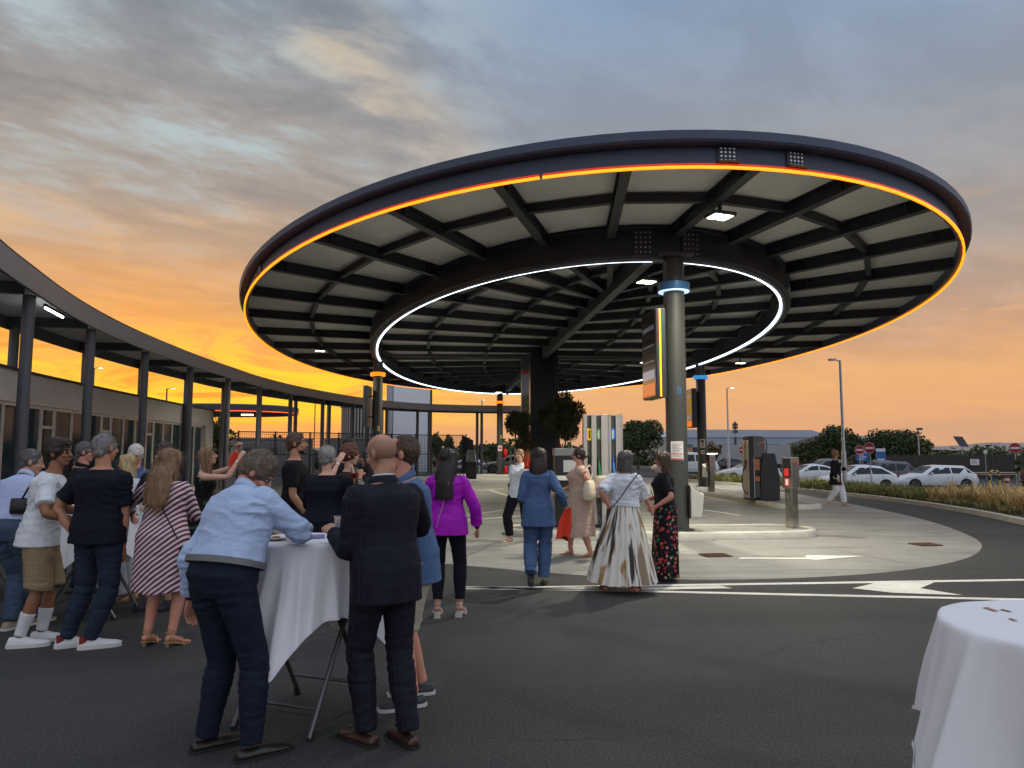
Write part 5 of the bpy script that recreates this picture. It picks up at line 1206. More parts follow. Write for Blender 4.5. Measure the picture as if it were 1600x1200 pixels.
# two planted trees by the core
def potted(loc, h, wd, lab, seed, n):
    t = thing('planted_tree', lab, 'tree', loc, 0, 'trees planted by the core column'); g = np.random.default_rng(seed); lobes = []
    for k in range(13):
        a = g.uniform(0, 2 * PI); r = wd * g.uniform(.1, .42); z = h * g.uniform(.52, .88); q = wd * g.uniform(.14, .24); lobes.append(((r * math.cos(a), r * math.sin(a), z), (q, q, q * 1.1)))
    part('crown', leaf_cloud(lobes, n, .24, .2, seed, .9), leaf_ol, t); m = M()
    for k in range(3):
        a = 2 * PI * k / 3; m.tube(catmull([(.06 * math.cos(a), .06 * math.sin(a), .4), (.1 * math.cos(a), .1 * math.sin(a), h * .4), (.2 * wd * math.cos(a), .2 * wd * math.sin(a), h * .8)], 4), [.035] * 5 + [.025] * 3 + [.012], 6)
    part('trunk', m, bark, t, 60); m = M(); m.lathe((0, 0, 0), [(.30, 0), (.40, .45), (.37, .45), (.34, .40), (.02, .40)], 20); part('pot', m, mat('pot_dark', (48, 46, 44), .7), t, 40)
potted((.22, 27.5, .01), 3.45, 1.25, 'leafy young tree left of the dark core column', 41, 2000)
potted((1.82, 27.2, .01), 3.95, 1.75, 'larger leafy young tree in front of the dark core column', 42, 3600)
t = thing('hoarding_post', 'pair of pale posts under the left planted tree', 'post', (-.05, 27.8, .01)); m = M()
for x in (0, .16): m.box((x, 0, .85), (.07, .07, 1.7))
part('post', m, mat('post_pale', (170, 160, 140), .7), t)
# drain grates in the pad
grate_m = mat('grate_rust', (92, 66, 46), .7, .3, var=.2, vscale=8)
for (px, py), lab in (((1118, 868), 'rusty drain grate in the concrete in front of the island'), ((1446, 851), 'rusty drain grate near the right rim of the concrete')):
    p = Gd(px, py, .01); t = thing('drain_grate', lab, 'grate', tuple(p), math.radians(8), 'drain grates'); m = M(); m.box((0, 0, .001), (.40, .34, .006)); part('pit', m, blk_p, t); m = M()
    for s_ in (-1, 1): m.box((0, s_ * .165, .008), (.42, .02, .012)); m.box((s_ * .205, 0, .008), (.02, .34, .012))
    part('frame', m, grate_m, t)
    for k in range(9): m = M(); m.box((-.18 + .045 * k, 0, .008), (.02, .31, .01)); part('bar', m, grate_m, t)
t = thing('barrier', 'low tubular barrier in front of the white saloon', 'barrier', (18.6, 46, -.65)); m = M(); m.tube([(0, 0, 0), (0, 0, .75), (2.6, 0, .75), (2.6, 0, 0)], .03, 8); part('frame', m, pole_m, t)
for k in range(1, 14): m = M(); m.tube([(k * .186, 0, .05), (k * .186, 0, .75)], .014, 6); part('bar', m, pole_m, t)
# ------------------------------------------------------------ people: builder
def remesh(m, vox, smooth=4, fac=0.5, name='tmp'):
    me = m.mesh(name) if isinstance(m, M) else m
    o = bpy.data.objects.new('tmp', me); COL.objects.link(o)
    r = o.modifiers.new('r', 'REMESH'); r.mode = 'VOXEL'; r.voxel_size = vox; r.adaptivity = 0; r.use_smooth_shade = True
    if smooth: s_ = o.modifiers.new('s', 'SMOOTH'); s_.iterations = smooth; s_.factor = fac
    dg = bpy.context.evaluated_depsgraph_get(); dg.update()
    out = bpy.data.meshes.new_from_object(o.evaluated_get(dg)); bpy.data.objects.remove(o); bpy.data.meshes.remove(me)
    out.name = name; out.polygons.foreach_set('use_smooth', [True] * len(out.polygons)); return out
def get_v(me):
    a = np.empty(len(me.vertices) * 3); me.vertices.foreach_get('co', a); return a.reshape(-1, 3)
def get_n(me):
    a = np.empty(len(me.vertices) * 3); me.vertex_normals.foreach_get('vector', a); return a.reshape(-1, 3)
def set_v(me, V): me.vertices.foreach_set('co', V.ravel()); me.update()
def wrinkle(me, amp, fx=(9, 9, 22), seed=0, mask=None, lim=None):
    V = get_v(me); Nn = get_n(me); P = V * np.array(fx)
    P = P + 0.8 * np.stack([vnoise(V * 6 + 3.3 * k, seed + 50 + k) for k in range(3)], 1)
    r = 1 - np.abs(fbm(P, seed, 2)) * 1.6; d = np.clip(r, -1, 1) * amp
    if mask is not None: d = d * mask(V)
    set_v(me, V + Nn * d[:, None])
def join(meshes, name):
    vs, fs, o = [], [], 0
    m = M()
    for me in meshes:
        V = get_v(me); m.add(V.tolist(), [tuple(p.vertices) for p in me.polygons])
    out = bpy.data.meshes.new(name); out.from_pydata(m.v, [], m.f); out.polygons.foreach_set('use_smooth', [True] * len(out.polygons)); out.update(); return out
def ik(a, t, l1, l2, pole):
    a = Vector(a); t = Vector(t); d = t - a; L = d.length; mx = (l1 + l2) * 0.998
    if L > mx: t = a + d * (mx / L); d = t - a; L = mx
    L = max(L, abs(l1 - l2) + 1e-3)
    x = (l1 * l1 - l2 * l2 + L * L) / (2 * L); h = math.sqrt(max(0, l1 * l1 - x * x)); u = d.normalized(); p = Vector(pole); p = p - u * p.dot(u)
    p = p.normalized() if p.length > 1e-5 else u.orthogonal().normalized()
    return a + u * x + p * h, t
TM = [(0, .085, .085, 0), (.06, .150, .105, -.005), (.16, .172, .120, -.014), (.30, .164, .112, -.004), (.42, .154, .106, .006), (.56, .163, .113, .010), (.70, .178, .122, .006), (.80, .186, .118, -.003), (.88, .178, .100, -.012), (.94, .120, .078, -.014), (1.0, .060, .062, -.008)]
TF = [(0, .085, .085, 0), (.06, .150, .108, -.008), (.16, .176, .122, -.018), (.30, .158, .105, -.006), (.44, .130, .092, .004), (.58, .142, .104, .012), (.70, .155, .122, .020), (.80, .156, .106, .006), (.88, .150, .088, -.008), (.94, .100, .068, -.012), (1.0, .050, .052, -.006)]
_hand_cache = {}
def hand_mesh(curl, side, vox):
    """wrist at origin, fingers along +Y, palm facing -Z, thumb towards +X for side 1"""
    key = (curl, side, vox)
    if key in _hand_cache: return _hand_cache[key]
    m = M(); m.loft([[(math.cos(2 * PI * k / 12) * a, y, math.sin(2 * PI * k / 12) * b) for k in range(12)] for y, a, b in ((-.03, .026, .020), (0, .027, .019), (.03, .036, .018), (.065, .042, .016), (.09, .041, .014), (.098, .036, .011))])
    c = {'relax': .45, 'grip': 1.25, 'fist': 1.5, 'flat': .12, 'point': 1.4}[curl]
    for i, (x, L, r) in enumerate(((.030, .072, .0088), (.010, .080, .0090), (-.011, .075, .0086), (-.030, .060, .0076))):
        cc = c * (1 + .10 * i) if not (curl == 'point' and i == 0) else .1
        p = Vector((x, .078, 0)); a = 0.0; pts = [p.copy(), Vector((x, .095, 0))]; q = pts[-1].copy()
        for seg, f in ((.45, .75), (.30, 1.0), (.25, .8)):
            a += cc * f; q = q + Vector((x * .12, math.cos(a), -math.sin(a))).normalized() * L * seg; pts.append(q.copy())
        m.tube(pts, [r * 1.1, r * 1.1, r, r * .95, r * .72], 8)
    pts = [Vector((.022, .018, -.004)), Vector((.044, .040, -.012)), Vector((.056, .064, -.018 - .012 * min(c, 1))), Vector((.052 - .012 * min(c, 1.2), .086, -.024 - .02 * min(c, 1.2)))]
    m.tube(pts, [.014, .0125, .0105, .008], 8)
    me = remesh(m, vox, 2)
    if side < 0:
        V = get_v(me); V[:, 0] *= -1; set_v(me, V); me.flip_normals()
    _hand_cache[key] = me; return me
def superell(c, r, f, hw, hd, n=20, e=2.3):
    out = []
    for k in range(n):
        a = 2 * PI * k / n; ca, sa = math.cos(a), math.sin(a)
        out.append(c + r * (hw * math.copysign(abs(ca) ** (2 / e), ca)) + f * (hd * math.copysign(abs(sa) ** (2 / e), sa)))
    return out
SKIN = {'fair': (206, 160, 136), 'tan': (178, 128, 100), 'dark': (140, 96, 70), 'red': (196, 138, 116), 'olive': (186, 142, 114)}
def f_stub(w, b, co):
    n = w.noise(co, 9, 3, .6); z = w.sep(co)[2]; y = w.sep(co)[1]; f = w.noise(co, 220, 2, .6)
    base = w.mix(w.rng(n, .3, .7), rgba((172, 124, 96)), rgba((186, 136, 108)))
    msk = w.m('MULTIPLY', w.m('MULTIPLY', w.rng(w.m('ADD', z, w.m('MULTIPLY', n, .03)), 1.585, 1.62, smooth=True), w.rng(z, 1.76, 1.70, smooth=True)), w.rng(y, .13, .05, smooth=True))
    w.l.new(w.mix(w.m('MULTIPLY', msk, w.rng(f, .3, .7, .35, .75)), base, rgba((112, 88, 72))), b.inputs['Base Color']); b.inputs['Roughness'].default_value = .45
def skin_m(k):
    if k == 'stubble': return nodemat('skin_stubble', f_stub)
    return mat('skin_' + k, SKIN[k], 0.52, var=.07, vscale=9, spec=.35, bump=.0006, bscale=120)
def hair_mat(name, a, b):
    def fn(w, bs, co):
        mp = w.new('ShaderNodeMapping'); w.put(mp.inputs[0], co); mp.inputs['Scale'].default_value = (90, 90, 7)
        n1 = w.noise(mp.outputs[0], 1.0, 3, .6, .4); n2 = w.noise(co, 14, 3, .6)
        c = w.mix(w.rng(n1, .32, .68), rgba(a), rgba(b)); c = w.mix(w.m('MULTIPLY', w.rng(n2, .5, .7), .35), c, rgba(a)); w.l.new(c, bs.inputs['Base Color'])
        bs.inputs['Roughness'].default_value = .42; bs.inputs['Specular IOR Level'].default_value = .45
        bn = w.new('ShaderNodeBump'); bn.inputs['Distance'].default_value = .004; w.put(bn.inputs['Height'], n1); w.l.new(bn.outputs[0], bs.inputs['Normal'])
    return nodemat(name, fn)
HAIR = {'black': ((20, 16, 16), (44, 36, 34)), 'dark': ((34, 25, 21), (66, 48, 39)), 'brown': ((62, 44, 32), (104, 76, 54)), 'ltbrown': ((98, 74, 50), (160, 126, 88)), 'grey': ((92, 90, 88), (164, 162, 158)), 'dkgrey': ((58, 55, 54), (112, 108, 104)), 'white': ((170, 166, 160), (222, 218, 210)), 'blond': ((150, 124, 84), (214, 190, 140)), 'ash': ((78, 66, 54), (134, 118, 98)), 'red': ((72, 38, 26), (112, 62, 42))}
def hmat(k): return hair_mat('hair_' + k, *HAIR[k])
eye_w = mat('eye_white', (214, 208, 200), .25, var=0); eye_d = mat('eye_iris', (38, 26, 20), .2, var=0); lip_m = mat('lips', (158, 84, 76), .5, var=0)
def cloth(name, c, var=.07, c2=None, rough=.85, bump=.0012, bscale=260, vscale=14): return mat('cloth_' + name, c, rough, var=var, c2=c2, bump=bump, bscale=bscale, vscale=vscale, spec=.2)

class Person:
    def __init__(s, label, at, heading, H=1.75, sex='m', build=1.0, skin='fair', lean=0.0, side=0.0, twist=0.0, hip=(0, 0, 0), hipyaw=0.0, head=(0, 0, 0), hands=None, feet=None, curl=('relax', 'relax'), elbow=None, vox=.010, face=True, bare_feet=False, heel=0.0, ears=True, neck_fwd=0.0, group='people at the evening reception'):
        s.H, s.sex, s.b, s.vox = H, sex, build, vox; k = H / 1.75; s.k = k; s.T = TM if sex == 'm' else TF
        s.loc = Vector((at[0], at[1], 0)); s.rz = -math.radians(heading)
        s.inv = (Matrix.Translation(s.loc) @ Matrix.Rotation(s.rz, 4, 'Z')).inverted()
        L = lambda p: (s.inv @ p) if isinstance(p, Vector) else Vector(p)
        s.L = L
        hh = H - heel
        fd = {'L': (-.095 * k, -.02, 0, -8, 0), 'R': (.095 * k, -.02, 0, 8, 0)}
        if feet: fd.update(feet)
        s.feet = {}
        for q, v in fd.items():
            if isinstance(v, Vector): v = (v, 0, 0)
            if isinstance(v[0], Vector): w0 = L(v[0]); v = (w0.x, w0.y, w0.z) + tuple(v[1:])
            x, y, z, yaw, pit = (tuple(v) + (0, 0))[:5]
            s.feet[q] = (Vector((x, y, z + .045 * hh + heel * .9)), math.radians(yaw), math.radians(pit))
        s.thigh, s.shin = .245 * hh, .240 * hh
        mid = (s.feet['L'][0] + s.feet['R'][0]) / 2
        s.pel = Vector((hip[0], hip[1], .520 * hh + heel * .9 + hip[2]))
        hw = .088 * k * (1.0 if sex == 'm' else 1.05); ry = Matrix.Rotation(-math.radians(hipyaw), 3, 'Z')
        s.hipR = {'L': s.pel + ry @ Vector((-hw, 0, 0)), 'R': s.pel + ry @ Vector((hw, 0, 0))}
        # lower the pelvis until both legs reach
        for _ in range(40):
            if all((s.hipR[q] - s.feet[q][0]).length < (s.thigh + s.shin) * .996 for q in 'LR'): break
            s.pel.z -= .006
            for q in 'LR': s.hipR[q].z -= .006
        s.ry = ry
        lm = Matrix.Rotation(-math.radians(lean), 3, 'X'); sm = Matrix.Rotation(math.radians(side), 3, 'Y')
        s.up = (sm @ lm @ Vector((0, 0, 1))).normalized()
        s.N = s.pel + s.up * (.305 * hh); s.c0 = s.pel + Vector((0, 0, -.045 * hh))
        s.mid = s.pel + (Vector((0, 0, 1)) * .6 + s.up * .4).normalized() * .15 * hh
        s.tw = Matrix.Rotation(-math.radians(twist), 3, s.up)
        s.shR = (s.tw @ sm @ Vector((1, 0, 0))).normalized(); s.hipX = ry @ Vector((1, 0, 0))
        shw = (.172 if sex == 'm' else .150) * k * (.6 + .4 * build)
        c = s.spine(.875)
        s.sh = {'L': c - s.shR * shw - s.up * .016 * k, 'R': c + s.shR * shw - s.up * .016 * k}
        s.ua, s.fa = .172 * hh, .150 * hh
        fw = s.fwd(.9)
        hd = {'L': s.sh['L'] + Vector((-.09, .06, -.53)) * k, 'R': s.sh['R'] + Vector((.09, .06, -.53)) * k}
        if hands:
            for q, v in hands.items(): hd[q] = L(v)
        s.el, s.wr = {}, {}
        for q, sg in (('L', -1), ('R', 1)):
            pole = s.shR * (sg * .5) - fw * .9 - Vector((0, 0, .35))
            if elbow and q in elbow: pole = L(elbow[q] + s.loc) - L(s.loc) if isinstance(elbow[q], Vector) else Vector(elbow[q])
            s.el[q], s.wr[q] = ik(s.sh[q], hd[q], s.ua, s.fa, pole)
        s.kn = {}
        for q, sg in (('L', -1), ('R', 1)):
            yaw = s.feet[q][1]; s.kn[q], a = ik(s.hipR[q], s.feet[q][0], s.thigh, s.shin, Vector((math.sin(yaw) * 1.0, math.cos(yaw), 0.05)))
        yaw, pitch, roll = [math.radians(v) for v in head]
        s.hm = Matrix.Rotation(-yaw, 3, 'Z') @ Matrix.Rotation(-pitch, 3, 'X') @ Matrix.Rotation(roll, 3, 'Y')
        base = s.N + s.up * .02
        s.hc = base + (s.up * .55 + Vector((0, 0, 1)) * .45).normalized() * (.079 * hh) + s.hm @ Vector((0, .016 + neck_fwd, 0))
        s.hs = k * (.955 if sex == 'm' else .915)
        # ---- body surface
        sk = skin_m(skin); m = M()
        m.loft([s.ring(t, -.022 if t < .5 else (-.014 if t < .9 else 0)) for t, *_ in s.T])
        for q in 'LR':
            s.limb(m, 'arm', q, 0, 0, 2); s.limb(m, 'leg', q, -.020, 0, 2, 0.0)
        nk = (.054 if sex == 'm' else .045) * k * (.7 + .3 * build)
        m.tube([s.spine(.93), s.N + s.up * .01, s.hc + s.hm @ Vector((0, -.02, -.075)) * s.hs, s.hc + s.hm @ Vector((0, -.015, -.02)) * s.hs], [nk * 1.35, nk * 1.08, nk, nk * .95], 14)
        body = remesh(m, vox, 5)
        parts_ = [body, s.head_mesh(ears, face)]
        hv = .0035 if vox < .0095 else .0045
        for i, (q, sg) in enumerate((('L', -1), ('R', 1))):
            h = hand_mesh(curl[i], sg * -1, hv); d = (s.wr[q] - s.el[q]).normalized()
            nrm = s.shR * sg * -1; nrm = (nrm - d * nrm.dot(d)); nrm = nrm.normalized() if nrm.length > .05 else d.orthogonal().normalized()   # palm normal points to the body
            if s.wr[q].z > s.el[q].z - .10: # raised or level forearm: palm down / inwards
                nrm = (Vector((0, 0, -1)) + s.shR * -sg * .4); nrm = (nrm - d * nrm.dot(d)).normalized()
            z = -nrm; x = d.cross(z)
            R4 = Matrix(((x.x, d.x, z.x, 0), (x.y, d.y, z.y, 0), (x.z, d.z, z.z, 0), (0, 0, 0, 1))); sc = k * (1.0 if sex == 'm' else .88)
            c = h.copy(); c.transform(Matrix.Translation(s.wr[q]) @ R4 @ Matrix.Scale(sc, 4)); parts_.append(c)
            s.__dict__['hand' + q] = (s.wr[q] + d * .09 * sc + nrm * .02, d, nrm)
        if bare_feet:
            for q in 'LR': parts_.append(s.foot_mesh(q))
        me = join(parts_, 'person')
        s.o = link('person', me, sk, None, s.loc, s.rz); tag(s.o, label, 'person', group)
        if face: s.face_parts()
    # -- skeleton helpers
    def spine(s, t):
        a, b, c = s.c0, s.mid, s.N; return a * (1 - t) ** 2 + b * (2 * t * (1 - t)) + c * t * t if 0 <= t <= 1 else (a + Vector((0, 0, t * .32 * s.H * 1.1)) if t < 0 else c + s.up * (t - 1) * .3)
    def rgt(s, t):
        f = smooth01((t - .15) / .7); return (s.hipX * (1 - f) + s.shR * f).normalized()
    def fwd(s, t):
        u = (s.spine(min(1, t + .03)) - s.spine(max(0, t - .03))).normalized(); return u.cross(s.rgt(t)).normalized()
    def prof(s, t):
        T = s.T; t = max(0, min(1, t))
        for a, b in zip(T[:-1], T[1:]):
            if t <= b[0]: f = (t - a[0]) / (b[0] - a[0]); return [a[i] + (b[i] - a[i]) * f for i in (1, 2, 3)]
        return T[-1][1:]
    def ring(s, t, ease=0.0, ex=1.0, n=22, low=None):
        tt = max(t, .14) if low else t
        hw, hd, yo = s.prof(tt); g = s.k; bw = (.5 + .5 * s.b) if t > .8 else s.b
        fat = (s.b - 1) * .5 if .15 < t < .75 else 0
        f = s.fwd(max(0, t)); return superell(s.spine(t) + f * yo * g, s.rgt(t), f, (hw * g * bw + ease) * ex, (hd * g * (s.b + fat) + ease) * ex, n)
    def limb(s, m, kind, q, e0, f0, f1, e1=None, n=14, flare=0.0):
        """tube along the arm or leg between fractions f0..f1 (0..2 = two bones) with extra radius"""
        e1 = e0 if e1 is None else e1; k = s.k * (.55 + .45 * s.b)
        if kind == 'arm':
            A, B, C = s.sh[q], s.el[q], s.wr[q]; fem = 1 if s.sex == 'm' else .84
            st = [(-.12, .044), (-.04, .053), (0, .055), (.06, .056), (.25, .052), (.6, .047), (.92, .041), (1, .040), (1.15, .043), (1.45, .038), (1.8, .028), (2, .026)]; st = [(a, r * fem) for a, r in st]
        else:
            A, B, C = s.hipR[q], s.kn[q], s.feet[q][0]; fem = 1 if s.sex == 'm' else 1.02
            st = [(-.12, .088), (0, .092), (.25, .086), (.6, .071), (.92, .059), (1, .058), (1.12, .055), (1.3, .059), (1.5, .054), (1.8, .040), (2, .037)]; st = [(a, r * fem) for a, r in st]
        lo = (-.12 if e0 >= 0 or kind == 'arm' else -.02) if f0 <= 0 else f0; hi = 2 * f1 if f1 <= 1 else f1
        def pos(t):
            if t < 0 and kind == 'arm': p = A + s.shR * ((1 if q == 'L' else -1) * .5 * -t) * s.k - s.up * .004
            elif t <= 1: p = A + (B - A) * t
            else: p = B + (C - B) * (t - 1)
            w_ = max(0, 1 - abs(t - 1) / .12); return p + ((A + C) / 2 - B) * (.03 * w_)
        def rad(t):
            for (a, ra), (b, rb) in zip(st[:-1], st[1:]):
                if t <= b: return ra + (rb - ra) * max(0, (t - a) / (b - a))
            return st[-1][1]
        ts = sorted(set([lo, hi] + [t for t, _ in st if lo < t < hi] + [lo + (hi - lo) * i / 8 for i in range(9)]))
        m.tube([pos(t) for t in ts], [rad(t) * k + e0 + (e1 - e0) * (t - lo) / (hi - lo) + flare * max(0, (t - lo) / (hi - lo) - .8) for t in ts], n); return pos(hi), (pos(hi) - pos(hi - .05)).normalized(), rad(hi) * k + e1
    def head_mesh(s, ears, face):
        m = M(); f = 1 if s.sex == 'm' else .94
        m.ell((0, -.012, .030), (.076, .097, .090), 20, 14); m.ell((0, .024, -.030), (.060 * f, .064, .085), 16, 12); m.ell((0, .052, -.088), (.032 * f, .030, .024), 12, 8); m.ell((0, .012, -.072), (.052 * f, .056, .036), 14, 8)
        m.ell((0, .072, .034), (.050, .020, .013), 12, 6)
        for sg in (-1, 1): m.ell((sg * .036, .064, -.022), (.024, .024, .022), 10, 7)
        m.tube([(0, .084, .022), (0, .100, -.004), (0, .112, -.022), (0, .094, -.034)], [.008, .0105, .0155, .011], 10)
        for sg in (-1, 1): m.ell((sg * .012, .096, -.028), (.009, .011, .008), 8, 6)
        m.ell((0, .084, -.053), (.022, .013, .007), 10, 6); m.ell((0, .082, -.064), (.019, .013, .007), 10, 6)
        if ears:
            for sg in (-1, 1): m.ell((sg * .079, -.008, -.004), (.010, .021, .032), 10, 8, R=Matrix.Rotation(sg * .35, 3, 'Z'))
        me = remesh(m, .0045 if s.vox < .0095 else .006, 3); V = get_v(me); Nn = get_n(me)
        for sg in (-1, 1):
            d = V - np.array([sg * .031, .084, .012]); g = np.exp(-(d[:, 0] ** 2 / .013 ** 2 + d[:, 1] ** 2 / .03 ** 2 + d[:, 2] ** 2 / .009 ** 2)); V[:, 1] -= g * .010
        d = V - np.array([0, .09, -.0585]); g = np.exp(-(d[:, 0] ** 2 / .02 ** 2 + d[:, 2] ** 2 / .003 ** 2 + d[:, 1] ** 2 / .03 ** 2)); V[:, 1] -= g * .004
        set_v(me, V); me.transform(s.hmat4()); return me
    def hmat4(s): return Matrix.Translation(s.hc) @ s.hm.to_4x4() @ Matrix.Scale(s.hs, 4)
    def strands(s, me, n, flow, L, seed=4):
        """thin locks combed over the hair surface (head coordinates)"""
        g = np.random.default_rng(seed); V = get_v(me); Nn = get_n(me); k = g.choice(len(V), n); P = V[k] + Nn[k] * .001; D = Nn[k]; st = 5; l_ = L * g.uniform(.5, 1.2, n)[:, None] / st; rows = []
        F0 = flow(P) + .35 * g.normal(size=(n, 3))
        for i in range(st + 1):
            F = F0 - D * (F0 * D).sum(1)[:, None]; F /= np.linalg.norm(F, axis=1)[:, None] + 1e-6; sd = np.cross(F, D); w_ = .0013 * (1 - .75 * i / st)
            rows.append(P - sd * w_); rows.append(P + sd * w_); P = P + F * l_ + D * (.0012 if i < 3 else -.001)
        A = np.stack(rows, 1).reshape(-1, 3); m = M(); m.v = [tuple(v) for v in A.tolist()]; c = 2 * (st + 1)
        m.f = [(j * c + 2 * i, j * c + 2 * i + 1, j * c + 2 * i + 3, j * c + 2 * i + 2) for j in range(n) for i in range(st)]; return m
    def hp(s, name, m, mt, vox=None, smooth=3, post=None, flat=None, locks=None):
        """part given in head coordinates"""
        me = remesh(m, vox, smooth, name=name) if vox else m.mesh(name, flat if flat else 60)
        if post: post(me)
        if locks:
            lm_ = s.strands(me, *locks).mesh('locks'); me = join([me, lm_], name)
        me.transform(s.hmat4()); return link(name, me, mt, s.o)
    def face_parts(s):
        for sg in (-1, 1):
            m = M(); m.ell((sg * .030, .0690, .011), (.0120, .0120, .0075), 12, 9); e = s.hp('eye', m, eye_w)
            m = M(); m.ell((sg * .030, .0782, .0112), (.0066, .0042, .0060), 10, 7); o = s.hp('iris', m, eye_d); o.parent = e
        m = M(); m.tube([(-.023, .0855, -.0575), (-.011, .0955, -.0545), (0, .0975, -.056), (.011, .0955, -.0545), (.023, .0855, -.0575), (.010, .095, -.0655), (-.010, .095, -.0655), (-.023, .0855, -.0575)], .0038, 6); s.hp('lips', m, lip_m)
    def brows(s, hk):
        for sg in (-1, 1): m = M(); m.tube([(sg * .014, .093, .030), (sg * .030, .090, .036), (sg * .048, .078, .031)], [.004, .0045, .003], 6); s.hp('eyebrow', m, hmat(hk))
    def foot_mesh(s, q, grow=0.0, hi=.06):
        a, yaw, pit = s.feet[q]; d = Vector((math.sin(yaw), math.cos(yaw), 0)); k = s.k * (1 if s.sex == 'm' else .92); heel_h = a.z - .045 * (s.H)
        r = Vector((d.y, -d.x, 0)); m = M(); rings = []; toe_drop = math.tan(pit)
        ground = a.z - .045 * s.H
        for y, w_, zt, zb in ((-.062, .018, .035, .012), (-.05, .030, .060, .002), (-.01, .034, .078, 0), (.04, .036, .062, .004), (.09, .042, .045, 0), (.135, .045, .034, 0), (.17, .038, .026, .002), (.192, .020, .018, .006)):
            f = max(0, min(1, (y + .02) / .15)); zz = -heel_h * f * .92 if pit == 0 else -toe_drop * y
            c = a + d * y * k; c.z = ground + zz; rings.append([c + r * (math.cos(2 * PI * j / 12) * (w_ * k + grow)) + Vector((0, 0, (zb + zt) / 2 * k + math.sin(2 * PI * j / 12) * ((zt - zb) / 2 * k + grow))) for j in range(12)])
        m.loft(rings); m.tube([a + Vector((0, 0, .05)), a, a + d * .01 - Vector((0, 0, .02))], [.040 * k, .037 * k, .036 * k], 10); return remesh(m, .005, 2)
    # -- clothes
    def cp(s, name, me, mt, label=None):
        o = link(name, me, mt, s.o)
        if label: o['label'] = label
        return o
    def top(s, mt, name='shirt', hem=.10, sleeve=1.0, ease=.016, collar=None, amp=.004, sl_ease=None, seed=1, hem_ease=None, open_front=False, neck=.965, flare=0.0, vox=None, sl_flare=0.0, fx=(7, 7, 18)):
        m = M(); he = (ease if hem > .15 else ease + .014) if hem_ease is None else hem_ease; ts = [hem] + [t for t in (-.25, -.1, .03, .12, .2, .3, .4, .5, .6, .7, .78, .84, .89, .93) if t > hem + .03] + [neck]
        rr = []
        for t in ts:
            f = max(0, 1 - (t - hem) / .35); e = ease + (he - ease) * f + flare * f * f
            if t > .86: e = min(e, .009)
            rr.append(s.ring(t, e, low=True))
        m.loft(rr)
        ends = {}
        if sleeve > 0:
            se = ease * .85 if sl_ease is None else sl_ease
            for q in 'LR': ends[q] = s.limb(m, 'arm', q, se, 0, sleeve, flare=sl_flare)
        v = vox or max(.007, s.vox * .85); me = remesh(m, v, 4, name=name); jt = [s.el['L'], s.el['R'], s.spine(.25), s.sh['L'] - s.up * .10, s.sh['R'] - s.up * .10, s.wr['L'], s.wr['R'], s.spine(.45)]
        def mk(V):
            w_ = .38 + 0 * V[:, 0]
            for j in jt: w_ = w_ + .75 * np.exp(-((V - np.array(j)) ** 2).sum(1) / .013)
            return np.minimum(w_, 1.25)
        wrinkle(me, amp, fx, seed, mk); wrinkle(me, amp * .35, tuple(q * 2.3 for q in fx), seed + 7, mk); o = s.cp(name, me, mt)
        if collar:
            f = s.fwd(.97); c = s.N + s.up * .012 - f * .004; r = s.rgt(.97); R0 = (.064 if s.sex == 'm' else .055) * s.k * (.75 + .25 * s.b); m = M(); rings = []
            for zz, rad_ in ((-.03, R0 + .010), (.008, R0 + .005), (.018, R0 + .009), (.015, R0 + .014), (-.022, R0 + .024), (-.030, R0 + .020)):
                gap = .30 if collar == 'open' else .08
                rings.append([c + (r * math.cos(a) + f * math.sin(a)) * rad_ + s.up * (zz - .020 * math.sin(a)) for a in [PI / 2 + gap + (2 * PI - 2 * gap) * j / 24 for j in range(25)]])
            rings.append(rings[0]); m.loft(rings, cap=False, closed=False); s.cp('collar', m.mesh('collar', 70), mt)
        return o, ends
    def legs(s, mt, name='trousers', end=1.0, waist=.32, ease=.014, hem_ease=None, amp=.004, seed=2, vox=None, fx=(8, 8, 16), lean_cut=True):
        m = M(); m.loft([s.ring(t, ease * .8) for t in (.0, .05, .1, .16, .22, .28, waist)])
        for q in 'LR': s.limb(m, 'leg', q, ease, 0, end, hem_ease)
        me = remesh(m, vox or max(.0075, s.vox * .85), 4, name=name); jt = [s.kn['L'], s.kn['R'], s.kn['L'] - Vector((0, 0, .08)), s.kn['R'] - Vector((0, 0, .08)), s.feet['L'][0] + Vector((0, 0, .06)), s.feet['R'][0] + Vector((0, 0, .06)), s.pel + Vector((0, 0, -.07)), s.hipR['L'] - Vector((0, 0, .12)), s.hipR['R'] - Vector((0, 0, .12))]
        def mk(V):
            w_ = .22 + 0 * V[:, 0]
            for j in jt: w_ = w_ + .8 * np.exp(-((V - np.array(j)) ** 2).sum(1) / .014)
            return np.minimum(w_, 1.25)
        wrinkle(me, amp * 1.15, (4, 4, 21), seed, mk); wrinkle(me, amp * .35, tuple(q * 2.2 for q in fx), seed + 7, mk); return s.cp(name, me, mt)
